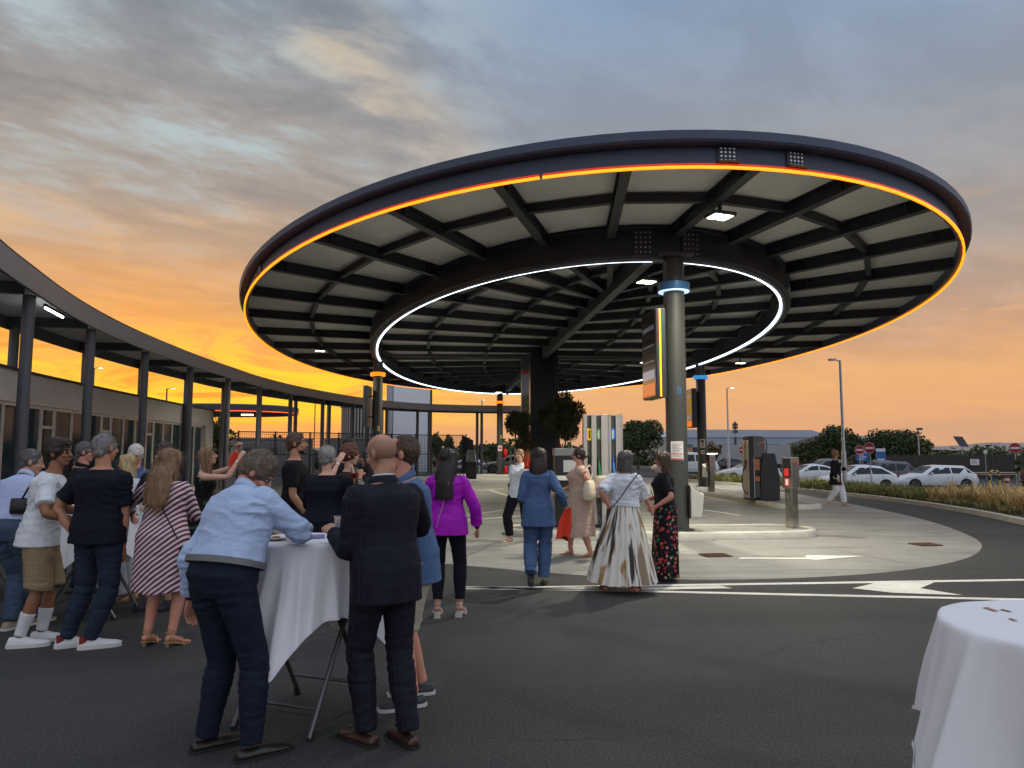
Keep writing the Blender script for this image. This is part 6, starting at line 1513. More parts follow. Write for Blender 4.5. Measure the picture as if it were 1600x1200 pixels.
    def skirt(s, mt, name='skirt', t0=.42, hem_z=.5, hem_r=.22, ease=.012, folds=0, fold_amp=.02, t_top=None, n=72, seed=3, squash=.8, amp=.003, sway=(0, 0)):
        """cloth falling from the torso ring t0 to a hem at height hem_z"""
        a = s.ring(t0, ease, n=n); b = s.ring(.17, ease + .004, n=n); c = sum((Vector(p) for p in b), Vector()) / n; rr = []
        ft = (s.feet['L'][0] + s.feet['R'][0]) / 2; z1 = c.z
        for f in (1.0, .9, .8, .7, .6, .5, .4, .3, .2, .1, .04):
            z = z1 + (hem_z - z1) * f; row = []; cc = c.lerp(Vector((ft.x + sway[0], ft.y + sway[1], 0)), f * .75)
            for j in range(n):
                p = Vector(b[j]) - c; an = math.atan2(p.y, p.x); r0 = math.hypot(p.x, p.y); r1 = hem_r / math.sqrt((math.cos(an)) ** 2 + (math.sin(an) / squash) ** 2); r = r0 + (r1 - r0) * f ** .9
                if folds: r += fold_amp * f * (math.sin(an * folds + 1.3 * math.sin(an * 3 + seed)) + .4 * math.sin(an * folds * .5 + seed))
                row.append(Vector((cc.x + math.cos(an) * r, cc.y + math.sin(an) * r, z + .008 * math.sin(an * 3 + seed))))
            rr.append(row)
        inner = [[cc_ * 1 for cc_ in [Vector((q.x * .97 + c.x * .03, q.y * .97 + c.y * .03, q.z + .012)) for q in rr[0]]]]
        m = M(); up = [s.ring(t, ease, n=n) for t in ([.24, .30, .36, .42, .5, .6, .7, .78, .84, .88, .92, .955] if t_top else [.24, .30, .36, .42]) if t <= (t_top or t0)]
        m.loft(inner + rr + [b] + up); return m
    def shoes(s, mt, sole=None, kind='shoe', lab=None):
        for q in 'LR':
            a, yaw, pit = s.feet[q]; d = Vector((math.sin(yaw), math.cos(yaw), 0)); r = Vector((d.y, -d.x, 0)); k = s.k * (1.03 if s.sex == 'm' else .93); g = a.z - .045 * s.H; hl = g if g > .02 and pit == 0 else 0.0
            top_ = {'shoe': ((-.078, .018, .045), (-.066, .033, .072), (-.02, .040, .078), (.03, .042, .072), (.08, .048, .054), (.135, .050, .044), (.185, .044, .036), (.215, .022, .028)),
                    'sneaker': ((-.080, .020, .052), (-.068, .037, .082), (-.02, .043, .088), (.03, .045, .088), (.08, .050, .066), (.135, .053, .054), (.185, .047, .046), (.215, .026, .036)),
                    'loafer': ((-.078, .018, .048), (-.066, .033, .062), (-.02, .038, .056), (.03, .040, .058), (.08, .047, .056), (.135, .049, .046), (.185, .044, .036), (.218, .022, .026))}[kind]
            def place(y, x, z):
                f = max(0, min(1, (y + .02) / .15)); zz = (g - hl * f * .9 - math.tan(pit) * y) if hl or pit else 0.0
                c = a + d * (y * k) + r * (x * k); return Vector((c.x, c.y, max(zz, -.5) + z * k))
            m = M(); rings = []
            for y, w_, h in top_: rings.append([place(y, w_ * 1.0 * math.cos(t), .018 + (h - .018) * max(0, math.sin(t)) ** .8) for t in [PI * j / 12 for j in range(13)]])
            m.loft(rings); o = s.cp('shoe', remesh(m, .006, 2), mt, lab)
            m = M(); hgt = {'shoe': .02, 'sneaker': .03, 'loafer': .018}[kind]
            outl = [(y, w_ + .005) for y, w_, h in top_]; outl[0] = (outl[0][0] - .006, outl[0][1]); outl[-1] = (outl[-1][0] + .006, outl[-1][1])
            pl = [(y, w_) for y, w_ in outl] + [(y, -w_) for y, w_ in reversed(outl)]
            m.loft([[place(y, x, z) for y, x in pl] for z in (.0, hgt)]); so = link('sole', m.mesh('sole', 40), sole or mt, o)
            if hl: m = M(); m.loft([[place(y, x, z) for y, x in ((-.075, .03), (-.075, -.03), (-.03, -.032), (-.03, .032))] for z in (.0,)] + [[Vector((*place(y * .9 - .006, x * .8, 0).xy, 0.0)) for y, x in ((-.075, .03), (-.075, -.03), (-.03, -.032), (-.03, .032))]]); link('heel', m.mesh('heel'), sole or mt, o)
    def sandals(s, mt, sole=None, block=False):
        for q in 'LR':
            a, yaw, pit = s.feet[q]; d = Vector((math.sin(yaw), math.cos(yaw), 0)); r = Vector((d.y, -d.x, 0)); k = s.k * .92; g = a.z - .045 * s.H
            def place(y, x, z):
                f = max(0, min(1, (y + .02) / .15)); zz = g * (1 - f * .92) if pit == 0 else g - math.tan(pit) * y
                c = a + d * (y * k) + r * (x * k); return Vector((c.x, c.y, zz + z))
            m = M(); out = [(-.07, .02), (-.05, .032), (0, .034), (.06, .040), (.11, .046), (.16, .042), (.20, .018)]; pl = out + [(y, -x) for y, x in reversed(out)]
            th = .012 if not block else .022
            m.loft([[place(y, x, z) for y, x in pl] for z in (-th, .002)]); o = s.cp('sandal', m.mesh('sandal', 40), sole or mt)
            m = M(); m.tube([place(.085, -.045, 0), place(.088, -.03, .038), place(.09, 0, .048), place(.088, .03, .038), place(.085, .045, 0)], [(.004, .014)] * 5, 8, up=d)
            m.tube([place(-.02, -.036, .01), place(-.045, -.02, .075), place(-.062, 0, .07), place(-.045, .02, .075), place(-.02, .036, .01)], [(.005, .007)] * 5, 6); m.tube([place(-.03, -.03, .075), place(.03, 0, .085), place(-.03, .03, .075)], .006, 6)
            link('strap', m.mesh('strap', 60), mt, o)
            if g > .02:
                m = M(); wd = (.03 if block else .011); b0 = place(-.045, 0, -th); m.loft([[Vector((b0.x, b0.y, z)) + d * (cx * wd * sc_) + r * (cy * wd * sc_) for cx, cy in ((-1, -1), (1, -1), (1, 1), (-1, 1))] for z, sc_ in ((0.0, .85 if not block else 1.05), (b0.z, 1.5 if not block else 1.0))]); link('heel', m.mesh('heel'), sole or mt, o)
    def belt(s, mt, t=.315, ease=.02, h=.034):
        a = s.ring(t, ease, n=40); u = s.up; m = M(); m.loft([[p + u * z + (p - s.spine(t)).normalized() * o for p in a] for z, o in ((-h / 2, -.008), (-h / 2, 0), (h / 2, 0), (h / 2, -.008))], cap=False); s.cp('belt', m.mesh('belt', 40), mt)
    # -- hair
    def hair_short(s, hk, thick=1.0, fringe=0.0, top=0.0, recede=0.0, vox=.007, amp=.004, curly=False):
        m = M(); g = .006 * thick
        m.ell((0, -.022 - recede * .3, .030 + top * .4), (.077 + g, .096 + g, .090 + g + top * .6), 22, 14)
        m.ell((0, -.060, -.030), (.060 + g * .7, .048 + g, .050), 14, 9)
        if fringe: m.ell((0, .040, .082 + top * .5), (.064, .055 * fringe, .034 + top * .5), 14, 8)
        for sg in (-1, 1): m.ell((sg * .067, .018, .018), (.012 + g * .5, .026, .030), 8, 6)
        def post(me):
            V = get_v(me); Nn = get_n(me); n1 = fbm(V * ((60, 60, 60) if curly else (70, 30, 40)), 3, 2); set_v(me, V + Nn * (n1 * amp)[:, None])
        nl = 2400 if s.vox < .0095 else 700
        return s.hp('hair', m, hmat(hk), vox, 2, post, locks=(nl, lambda P: np.stack([P[:, 0] * (6 if not curly else 0), -.9 - 4 * P[:, 1] * 0, -.25 - .8 * (P[:, 1] < -.03)], 1), .035 if not curly else .022))
    def hair_long(s, hk, length=.36, width=.095, back=.0, vox=.008, bob=False, part_front=True, spread=1.0, thick=.045, shift=0.0):
        m = M(); m.ell((0, -.018, .032), (.086, .103, .098), 22, 14); m.ell((0, -.045, -.035), (.082, .062, .075), 16, 10)
        z0 = -.02; rr = []
        for i, f in enumerate((0, .15, .35, .6, .85, .96, 1.0)):
            z = .03 - f * length; wd = width * (.86 + .22 * math.sin(min(1, f * 1.3) * PI * .6)) * (1 - .35 * max(0, f - .8) / .2 * (0 if bob else 1)); th = thick * (1.0 - .35 * f) * (1.15 if bob else 1); y = -.050 - .022 * f - back * smooth01(f * 1.9)
            rr.append([Vector((shift * f + math.cos(2 * PI * k / 24) * wd, y + math.sin(2 * PI * k / 24) * th - (.03 * abs(math.cos(2 * PI * k / 24)) ** 3 * -1 if bob else 0), z)) for k in range(24)])
        m.loft(rr)
        if part_front:
            for sg in (-1, 1):
                L2 = min(length, .26 if not bob else length) ; m.tube([(sg * .035, .045, .108), (sg * .074, .030, .07), (sg * .087, .005, .01), (sg * .088 * spread, -.008, -.06), (sg * .085 * spread, -.018, .03 - L2)], [.020, .024, .026, .027, .018], 10)
        def post(me):
            V = get_v(me); Nn = get_n(me); an = np.arctan2(V[:, 0], -V[:, 1] + .03); P = np.stack([an * 9, V[:, 2] * 3.0, np.hypot(V[:, 0], V[:, 1]) * 20], 1)
            n1 = fbm(P, 5, 3); e = np.clip((.03 - length * .8 - V[:, 2]) / .05, 0, 1); set_v(me, V + Nn * (n1 * .0055)[:, None] + np.stack([0 * n1, 0 * n1, vnoise(P * 2.2, 9) * e * .02], 1))
        nl = 2600 if s.vox < .0095 else 800
        return s.hp('hair', m, hmat(hk), vox, 2, post, locks=(nl, lambda P: np.stack([P[:, 0] * 2 * (P[:, 2] > .06), P[:, 1] * 2 * (P[:, 2] > .06), -1 + 0 * P[:, 0]], 1), .11 if not bob else .07))
    def bun(s, hk): m = M(); m.ell((0, -.125, -.005), (.038, .036, .036), 14, 9); return s.hp('hair_bun', m, hmat(hk), .006, 2)
    def glasses(s, mt, dark=None, on_head=False):
        dz = .075 if on_head else 0; dy = -.018 if on_head else 0
        g = M()
        for sg in (-1, 1): g.tube([(sg * .031 + .022 * math.cos(2 * PI * k / 16), .102 + dy, .010 + dz + .017 * math.sin(2 * PI * k / 16)) for k in range(16)], .0022, 5, loop=True); g.tube([(sg * .053, .100 + dy, .014 + dz), (sg * .078, .07 + dy, .016 + dz), (sg * .084, -.01, .012 + dz)], .0022, 5)
        g.tube([(-.009, .104 + dy, .012 + dz), (.009, .104 + dy, .012 + dz)], .002, 5); o = s.hp('glasses', g, mt)
        if dark:
            m = M()
            for sg in (-1, 1): m.ell((sg * .031, .102 + dy, .010 + dz), (.022, .0025, .017), 14, 6)
            l_ = s.hp('lens', m, dark); l_.parent = o
    def band(s, q, mt, name='bracelet', w_=.012, f=.90, r=.031):
        p = s.el[q].lerp(s.wr[q], f); d = (s.wr[q] - s.el[q]).normalized(); m = M(); rr = r * s.k * (1 if s.sex == 'm' else .88); m.tube([p - d * w_, p - d * w_ * .9, p + d * w_ * .9, p + d * w_], [rr * .9, rr, rr, rr * .9], 18); s.cp(name, m.mesh(name, 40), mt)
    def world(s, p): return Matrix.Translation(s.loc) @ Matrix.Rotation(s.rz, 4, 'Z') @ Vector(p)
    def strap(s, pts, mt, w_=.02, name='strap', parent=None):
        """flat strap along local points"""
        m = M(); P = catmull(pts, 8); m.tube(P, [(w_ * .25, w_ * .5)] * len(P), 8); return s.cp(name, m.mesh(name, 60), mt)
# ------------------------------------------------------------ cocktail tables
tab_cloth = mat('tablecloth_white', (222, 222, 224), .85, var=.03, vscale=3, bump=.0006, bscale=300, spec=.2)
leg_m = mat('table_leg', (96, 96, 98), .35, .7, var=.05); cap_b = mat('rubber_black', (18, 18, 19), .8)
def table(loc, R, rot, lab, clab, half, seed, h=1.10, legrot=0.0, hem=True, fl=(.13, .24)):
    t = thing('cocktail_table', lab, 'table', loc, legrot, 'standing tables')
    m = M(); m.cyl((0, 0), R - .012, h - .03, h - .004, 40); part('tabletop', m, mat('table_top', (190, 188, 184), .6), t, 40)
    for i, (a, b) in enumerate((((-.34, -.36), (.30, .34)), ((.34, -.36), (-.30, .34)))):
        for yy in (-.27, .27):
            m = M(); m.tube([(a[0], yy + (.03 if i else 0), .02), (b[0] * .9, yy + (.03 if i else 0), h - .04)], .016, 10); l_ = part('leg', m, leg_m, t, 50)
            m = M(); m.tube([(a[0] - .004 * (1 if a[0] > 0 else -1), yy + (.03 if i else 0), 0), (a[0] + (b[0] - a[0]) * .04, yy + (.03 if i else 0), .05)], .020, 10); part('foot', m, cap_b, l_, 50)
        m = M(); f = .13; x = a[0] + (b[0] * .9 - a[0]) * f; z = .02 + (h - .06) * f; m.tube([(x, -.27, z), (x, .30, z)], .012, 8); part('crossbar', m, leg_m, t, 50)
    # cloth: square sheet laid over the round top, corners hanging lowest
    n = 240; g = np.random.default_rng(seed); ph = g.uniform(0, 6.28, 6); rr = []
    th = [2 * PI * k / n for k in range(n)]
    drop = []
    for a in th:
        b = a - rot; d = half / max(abs(math.cos(b)), abs(math.sin(b))); drop.append(min(d, half * 1.36) - R)
    for f in (0, .4, .8, .97):  rr.append([Vector((R * f * math.cos(a), R * f * math.sin(a), h + .0015 + .0012 * math.sin(3 * a + ph[0]) * f)) for a in th])
    def fold(a, f, dr):
        ple = lambda x: 1 - 2 * abs(math.sin(x)) ** .75          # rounded ridges with sharp valleys
        q = .75 * ple(a * 5 + 1.1 * math.sin(a * 2 + ph[1]) + ph[2]) + .35 * ple(a * 8.5 + ph[3] + .8 * f) + .30 * math.sin(a * 7 + ph[3]) + .12 * math.sin(a * 23 + ph[4] + 3 * f)
        b = (a - rot) % (PI / 2); cr = 1 - abs(b - PI / 4) / (PI / 4)      # 1 at a corner
        return q * .036 * min(1, (f * dr * 3.4) ** .8) + (fl[0] + fl[1] * cr ** 2) * f * dr, cr
    for f in (.02, .06, .12, .22, .34, .46, .58, .70, .80, .90, .96, 1.0):
        row = []
        for a, dr in zip(th, drop):
            o, cr = fold(a, f, dr); z = h + .001 - dr * f + (.008 if f < .03 else 0); r = R + .006 * min(1, f * 14) + o; row.append(Vector((r * math.cos(a), r * math.sin(a), max(.03, z))))
        rr.append(row)
    m = M(); m.add([rr[0][0]] , []); m.loft(rr, cap=False); me = m.mesh('tablecloth', 180)
    o = link('tablecloth', me, tab_cloth, None, loc); tag(o, clab, 'tablecloth', 'white tablecloths')
    s_ = o.modifiers.new('thick', 'SOLIDIFY'); s_.thickness = .003; s_.offset = 1; o.modifiers.new('sub', 'SUBSURF').levels = 1; o.modifiers['sub'].render_levels = 1
    if hem:
        hm = M(); hr = [rr[-1][k].lerp(rr[-2][k], .0) for k in range(n)]; hu = [rr[-1][k].lerp(rr[-2][k], .9) for k in range(n)]
        hm.loft([[p + Vector((p.x, p.y, 0)).normalized() * .003 for p in hu], [p + Vector((p.x, p.y, 0)).normalized() * .0035 for p in hr]], cap=False); link('hem', hm.mesh('hem', 180), mat('hem_white', (214, 215, 220), .85, var=.02), o)
    return t
T1 = (-1.30, 4.80, 0); table(T1, .37, math.radians(-8 - 45 + 2), 'folding standing table between the blue shirt man and the suited man', 'white tablecloth with a long corner hanging beside the blue shirt man', .80, 3, legrot=math.radians(70))
TR = (1.86, 2.42, 0); table(TR, .43, math.radians(56), 'standing table cut off by the right edge of the photo', 'white tablecloth strewn with petals at the right edge', .80, 8, legrot=math.radians(15), fl=(.20, .20))
T2 = (-4.28, 7.65, 0); table(T2, .40, math.radians(40), 'folding standing table behind the man in the black tee', 'white tablecloth behind the man in the black tee', .78, 5, legrot=math.radians(5))
T0 = (-6.15, 8.75, 0); table(T0, .40, math.radians(20), 'standing table by the left edge under a wine glass', 'white tablecloth by the left edge under a wine glass', .78, 6, legrot=math.radians(25))
glass_m = mat('clear_glass', (236, 240, 240), .03, var=0, trans=1.0, ior=1.35, spec=.5)
plastic_m = mat('clear_plastic', (232, 234, 236), .12, var=0, trans=.85, ior=1.2)
wine_w = mat('white_wine', (214, 190, 104), .1, var=0, trans=.6, ior=1.33); wine_r = mat('red_drink', (176, 36, 22), .15, var=0)
def cup(loc, lab):
    t = thing('plastic_cup', lab, 'cup', loc); m = M(); m.lathe((0, 0, 0), [(.001, .002), (.030, .002), (.0425, .125), (.045, .127), (.045, .130), (.0415, .130), (.0288, .005), (.001, .005)], 28); part('cup', m, plastic_m, t, 60)
    m = M(); m.lathe((0, 0, .0055), [(.001, 0), (.0286, 0), (.031, .022), (.001, .022)], 24); part('drink', m, mat('drink_pale', (220, 222, 210), .1, var=0, trans=.5, ior=1.33), t, 60)
def wineglass(loc, lab, drink, tilt=None):
    t = thing('wine_glass', lab, 'wine glass', loc); m = M(); m.lathe((0, 0, 0), [(.001, 0), (.034, .001), (.034, .003), (.005, .008), (.004, .085), (.016, .096), (.036, .125), (.040, .15), (.033, .205), (.032, .205), (.0385, .15), (.0345, .126), (.014, .099), (.001, .096)], 26); part('glass', m, glass_m, t, 60)
    m = M(); m.lathe((0, 0, .099), [(.001, 0), (.014, .001), (.0335, .028), (.0365, .045), (.001, .045)], 22); part('drink', m, drink, t, 60)
    if tilt: t.rotation_euler = tilt
cup((-1.135, 4.93, 1.104), 'clear plastic cup on the table before the suited man'); wineglass((-6.02, 8.72, 1.104), 'glass of white wine on the table at the left edge', wine_w)
t = thing('tissue_pack', 'small pale lilac tissue pack lying by the plastic cup', 'tissue pack', (-1.27, 4.80, 1.104), .35); m = M(); m.box((0, 0, .012), (.13, .05, .022)); part('pack', m, mat('lilac', (150, 146, 196), .5, var=.04), t, bevel=.006); m = M(); m.box((-.05, 0, .0125), (.032, .052, .024)); part('flap', m, ink, t)
t = thing('plate', 'white snack plate beside the blue shirt sleeve', 'plate', (-1.50, 4.72, 1.105)); m = M(); m.lathe((0, 0, 0), [(.001, 0), (.06, 0), (.09, .014), (.092, .016), (.088, .017), (.058, .004), (.001, .004)], 28); part('plate', m, paper, t, 60); m = M(); m.ell((.01, 0, .012), (.03, .022, .010), 10, 6); part('snack', m, mat('snack', (150, 104, 62), .8, var=.2), t, 60)
petal_m = mat('petal_dark', (112, 44, 40), .7, var=.2, vscale=30); petal_b = mat('petal_pale', (170, 126, 110), .7, var=.1)
PET = ['pale long petal at the far left of the right tablecloth', 'thin dark petal at the far left of the right tablecloth', 'large dark petal left of the middle of the right tablecloth', 'pale large petal in the middle of the right tablecloth', 'dark petal right of the pale middle petal on the tablecloth', 'dark petal nearer the front rim of the right tablecloth', 'small pale petal closest to the front of the right tablecloth', 'small dark petal at the back right of the tablecloth', 'tiniest dark petal left of the big petals on the tablecloth', 'pale petal at the front right of the right tablecloth', 'dark petal at the right end of the petal row on the tablecloth']
g_ = np.random.default_rng(2)
for k, (x, y, sc) in enumerate(((-.17, .24, .9), (-.13, .22, .6), (-.10, -.02, 1.3), (-.02, .05, 1.4), (.06, .03, 1.0), (-.06, -.12, 1.1), (.02, -.16, .6), (.12, .20, .7), (-.20, .08, .5), (.1, -.1, .8), (.2, .05, 1.0))):
    a = g_.uniform(0, 6.28); m = M(); L = .032 * sc; m.loft([[(L * f, w_ * .012 * sc, .0006 + .0022 * sc * f * f + .001 * abs(w_)) for w_ in (-1, -.4, .4, 1)] for f in (-1, -.3, .4, 1)], cap=False, closed=False)
    o = part('petal', m, petal_m if k % 3 else petal_b, None, 60); o.location = (TR[0] + x, TR[1] + y, 1.1028); o.rotation_euler = (0, 0, a); tag(o, PET[k], 'petal', 'petals on the right table')
leafm = mat('fallen_leaf', (34, 92, 62), .6, var=.15); m = M(); L = .10; m.loft([[(L * f, w_ * .028 * (1 - f * f) + .0, .004 + .02 * f * f + .008 * abs(w_)) for w_ in (-1, 0, 1)] for f in (-1, -.5, 0, .5, .97)], cap=False, closed=False); o = part('ribbon_scrap', m, leafm, None, 60); o.location = Gd(545, 1149, .003); o.rotation_euler = (0, 0, .3); tag(o, 'green ribbon scrap lying by the brown loafer', 'scrap')

# ------------------------------------------------------------ people
c_sky = cloth('linen_blue', (176, 194, 222), c2=(160, 180, 212), vscale=26, bump=.002, bscale=420); c_navy = cloth('chino_navy', (27, 35, 52), c2=(21, 28, 43)); c_jean = cloth('denim_dark', (32, 41, 57), c2=(42, 52, 70), vscale=9); c_jean2 = cloth('denim_mid', (58, 72, 92), c2=(76, 92, 112), vscale=9)
c_black = cloth('tee_black', (24, 24, 28)); c_navt = cloth('tee_navy', (20, 22, 34)); c_white = cloth('tee_white', (206, 210, 214)); c_khaki = cloth('khaki', (150, 130, 100), c2=(138, 118, 90)); c_denims = cloth('chambray', (84, 108, 144), c2=(72, 96, 132)); c_beige = cloth('shorts_beige', (164, 158, 140)); c_ltblue = cloth('shirt_pale_blue', (170, 184, 216)); c_blue = cloth('shirt_blue', (82, 95, 136)); c_mag = cloth('magenta', (166, 20, 176), c2=(140, 12, 156), rough=.6, vscale=6); c_blk = cloth('leggings', (18, 20, 30)); c_suit_w = cloth('suit_blue', (80, 102, 138), c2=(68, 90, 126)); c_sock = cloth('sock_white', (200, 202, 204)); c_wine = cloth('brown_dress', (48, 28, 26))
leather_d = mat('leather_dark', (34, 28, 26), .4, var=.1, vscale=20); leather_b = mat('leather_brown', (62, 40, 32), .38, var=.12, vscale=20); sole_d = mat('sole_dark', (26, 24, 23), .7); sole_w = mat('sole_white', (196, 196, 190), .6); sneak_w = mat('sneaker_white', (204, 206, 206), .6, var=.03); gold = mat('gold_strap', (196, 160, 120), .3, .5); strap_k = mat('strap_black', (22, 21, 22), .5); boat_m = mat('boat_shoe', (44, 46, 52), .6); silver = mat('silver', (190, 190, 190), .25, .9); belt_m = mat('belt_grey', (96, 96, 96), .6, var=.1)
def f_pin(w, b, co):
    x, y, z = w.sep(co); u = w.m('ABSOLUTE', w.m('SUBTRACT', w.m('FRACT', w.m('MULTIPLY', x, 58)), .5)); n = w.noise(co, 12, 4, .6)
    base = w.mix(w.rng(n, .3, .7), rgba((19, 20, 29)), rgba((27, 28, 39))); w.l.new(w.mix(w.rng(u, .10, .02, 0, .26), base, rgba((62, 66, 88))), b.inputs['Base Color']); b.inputs['Roughness'].default_value = .8; b.inputs['Specular IOR Level'].default_value = .2
pin_m = nodemat('pinstripe_navy', f_pin)
def f_stripe(w, b, co):
    x, y, z = w.sep(co); v = w.noise(co, 4, 2, .5); u = w.m('FRACT', w.m('ADD', w.m('MULTIPLY', w.m('SUBTRACT', z, w.m('MULTIPLY', x, .82)), 21.5), w.m('MULTIPLY', v, .5)))
    w.l.new(w.mix(w.rng(u, .44, .52), rgba((206, 184, 190)), w.mix(w.rng(u, .93, .99), rgba((84, 24, 46)), rgba((206, 184, 190)))), b.inputs['Base Color']); b.inputs['Roughness'].default_value = .7
stripe_m = nodemat('stripe_dress', f_stripe)
def f_spots(base, cols, sc, thr):
    def fn(w, b, co):
        v = w.new('ShaderNodeTexVoronoi', feature='F1'); w.put(v.inputs['Vector'], co); v.inputs['Scale'].default_value = sc; v.inputs['Randomness'].default_value = 1
        n = w.noise(co, sc * 2.2, 4, .6); d = w.m('ADD', v.outputs['Distance'], w.m('MULTIPLY', w.m('SUBTRACT', n, .5), .5)); hue = w.sep(v.outputs['Color'])[0]
        cr = w.ramp(hue, [(i / len(cols), rgba(c)) for i, c in enumerate(cols)], 'CONSTANT'); w.l.new(w.mix(w.rng(d, thr, thr - .05), rgba(base), cr), b.inputs['Base Color']); b.inputs['Roughness'].default_value = .75; b.inputs['Specular IOR Level'].default_value = .2
    return fn
floral_m = nodemat('floral_black', f_spots((20, 18, 22), [(170, 60, 62), (184, 88, 70), (60, 110, 86), (190, 150, 130), (150, 44, 60)], 19, .40)); floral_g = nodemat('floral_green', f_spots((22, 22, 22), [(50, 90, 62), (30, 70, 70), (120, 120, 70), (22, 22, 22), (60, 100, 90)], 14, .36)); bag_pat = nodemat('bag_pattern', f_spots((24, 26, 26), [(190, 184, 150), (170, 164, 130), (196, 190, 160)], 26, .34)); beige_m = nodemat('beige_print', f_spots((176, 152, 134), [(190, 170, 152), (160, 132, 114), (198, 180, 164), (150, 124, 108)], 70, .42)); tote_m = nodemat('tote_print', f_spots((206, 192, 168), [(190, 168, 138), (214, 204, 186), (170, 150, 124)], 30, .36))
def f_brush(w, b, co):
    x, y, z = w.sep(co); an = w.m('ARCTAN2', x, y); v = w.xyz(w.m('MULTIPLY', an, 3.6), w.m('MULTIPLY', z, .9), 1.0); n = w.noise(v, 1.0, 3, .55, .25); n2 = w.noise(w.xyz(w.m('MULTIPLY', an, 2.8), w.m('MULTIPLY', z, 1.6), 5.0), 1.2, 3, .5, .4); gr = w.noise(w.xyz(w.m('MULTIPLY', an, 40.0), w.m('MULTIPLY', z, 3.0), 2.0), 1.0, 3, .6); e = w.m('MULTIPLY', w.m('SUBTRACT', gr, .5), .10)
    c = w.mix(w.rng(w.m('ADD', n2, e), .56, .61), rgba((210, 204, 192)), rgba((152, 120, 70))); c = w.mix(w.rng(w.m('ADD', n, e), .565, .60), c, rgba((58, 48, 40))); c = w.mix(w.rng(w.m('ADD', n, e), .42, .38), c, rgba((140, 122, 96))); w.l.new(c, b.inputs['Base Color']); b.inputs['Roughness'].default_value = .8
brush_m = nodemat('brush_skirt', f_brush)
shade_m = mat('lens_dark', (14, 13, 14), .1, var=0, spec=.8); frame_k = mat('frame_dark', (30, 24, 22), .4)
def bag(loc, rz, d, mt, lab, flap=None, strap=None, cat='bag'):
    t = thing('handbag', lab, cat, loc, rz); m = M(); w_, th, h = d; m.loft([superell(Vector((0, 0, z)), Vector((1, 0, 0)), Vector((0, 1, 0)), w_ / 2 * a, th / 2 * b, 18, 3.2) for z, a, b in ((-h / 2, .92, .7), (-h / 2 + .015, 1, 1), (-h * .1, 1.0, 1.02), (h * .35, .95, .8), (h / 2, .9, .35))]); part('body', m, mt, t, 60)
    if flap: m = M(); m.loft([superell(Vector((0, 0, z)), Vector((1, 0, 0)), Vector((0, 1, 0)), w_ / 2 * a, th / 2 * b + .004, 18, 3.2) for z, a, b in ((-h / 2 - .002, .94, .75), (-h / 2 + .05 * h + .01, 1.02, 1.04))]); part('trim', m, flap, t, 60)
    if strap:
        m = M(); iv = (Matrix.Translation(Vector(loc)) @ Matrix.Rotation(rz, 4, 'Z')).inverted(); P = catmull([iv @ Vector(p) for p in strap], 8); m.tube(P, [(.004, .010)] * len(P), 7); part('strap', m, flap or mt, t, 60)
    return t
NEAR, MID, FAR = .0085, .0105, .013
def Lf(px, py): p = Gd(px, py); return Vector((p.x, p.y, 0))

# man in the light blue shirt, bent over the table
p = Person('man in wrinkled light blue shirt and navy trousers leaning over the table', (-1.60, 4.18), 24, 1.79, 'm', 1.14, 'red', lean=27, side=-8, twist=14, head=(62, 46, 0), hip=(0, -.02, 0), neck_fwd=.035, hands={'R': W(462, 826, 4.60), 'L': W(298, 936, 4.42)}, elbow={'R': (.9, -.25, -.35), 'L': (-.15, -1, 0)}, feet={'L': (Lf(322, 1172), 24), 'R': (Lf(392, 1186), 26)}, curl=('relax', 'fist'), vox=NEAR)
p.legs(c_navy, ease=.010, hem_ease=.018, amp=.006, seed=4); p.top(c_sky, hem=.30, sleeve=.93, ease=.026, collar='shirt', amp=.013, seed=6, sl_ease=.016, fx=(6, 6, 15)); p.belt(belt_m, .285, .040, .036); p.shoes(leather_d, sole_d, 'loafer')
p.hair_short('ash', 2.2, .35, .010, amp=.004); p.brows('brown'); p.band('L', strap_k, 'watch', .012, .93)
# man in the pinstripe suit
p = Person('bald man in dark pinstripe suit and brown loafers at the table', (-.735, 4.36), -36, 1.80, 'm', 1.05, 'stubble', lean=5, twist=-4, head=(-20, 12, -4), hands={'L': W(520, 832, 4.50), 'R': W(598, 820, 4.78)}, elbow={'L': Vector((.5, -.8, -.9)), 'R': (.8, -.3, -.4)}, feet={'L': (-.08, .05, 0, -14), 'R': (.11, -.10, 0, 4)}, curl=('fist', 'relax'), vox=NEAR)
p.legs(pin_m, ease=.011, hem_ease=.020, amp=.006, seed=9); o, _ = p.top(pin_m, 'jacket', hem=-.09, sleeve=.97, ease=.026, amp=.005, seed=10, sl_ease=.020, hem_ease=.032, flare=.0); p.shoes(leather_b, sole_d, 'loafer')
f = p.fwd(.97); r = p.rgt(.97); c = p.N + p.up * .004; m = M(); rows = []
for zz, ro in ((-.05, .082), (-.01, .076), (.022, .068), (.026, .073), (.0, .090), (-.055, .100)): rows.append([c + (r * math.cos(a) + f * math.sin(a)) * (ro + .035 * max(0, math.sin(a))) + p.up * (zz - .10 * max(0, math.sin(a)) ** 1.5) for a in [PI / 2 + .35 + (2 * PI - .7) * j / 30 for j in range(31)]])
m.loft(rows, cap=False, closed=False); p.cp('collar', m.mesh('collar', 70), pin_m)
m = M(); rows = [[c + (r * math.cos(a) + f * math.sin(a)) * (.066 + .02 * max(0, math.sin(a))) + p.up * (zz - .05 * max(0, math.sin(a))) for a in [2 * PI * j / 30 for j in range(30)]] for zz in (-.02, .036)]; m.loft(rows, cap=False); p.cp('shirt_collar', m.mesh('shirt_collar', 70), c_white)
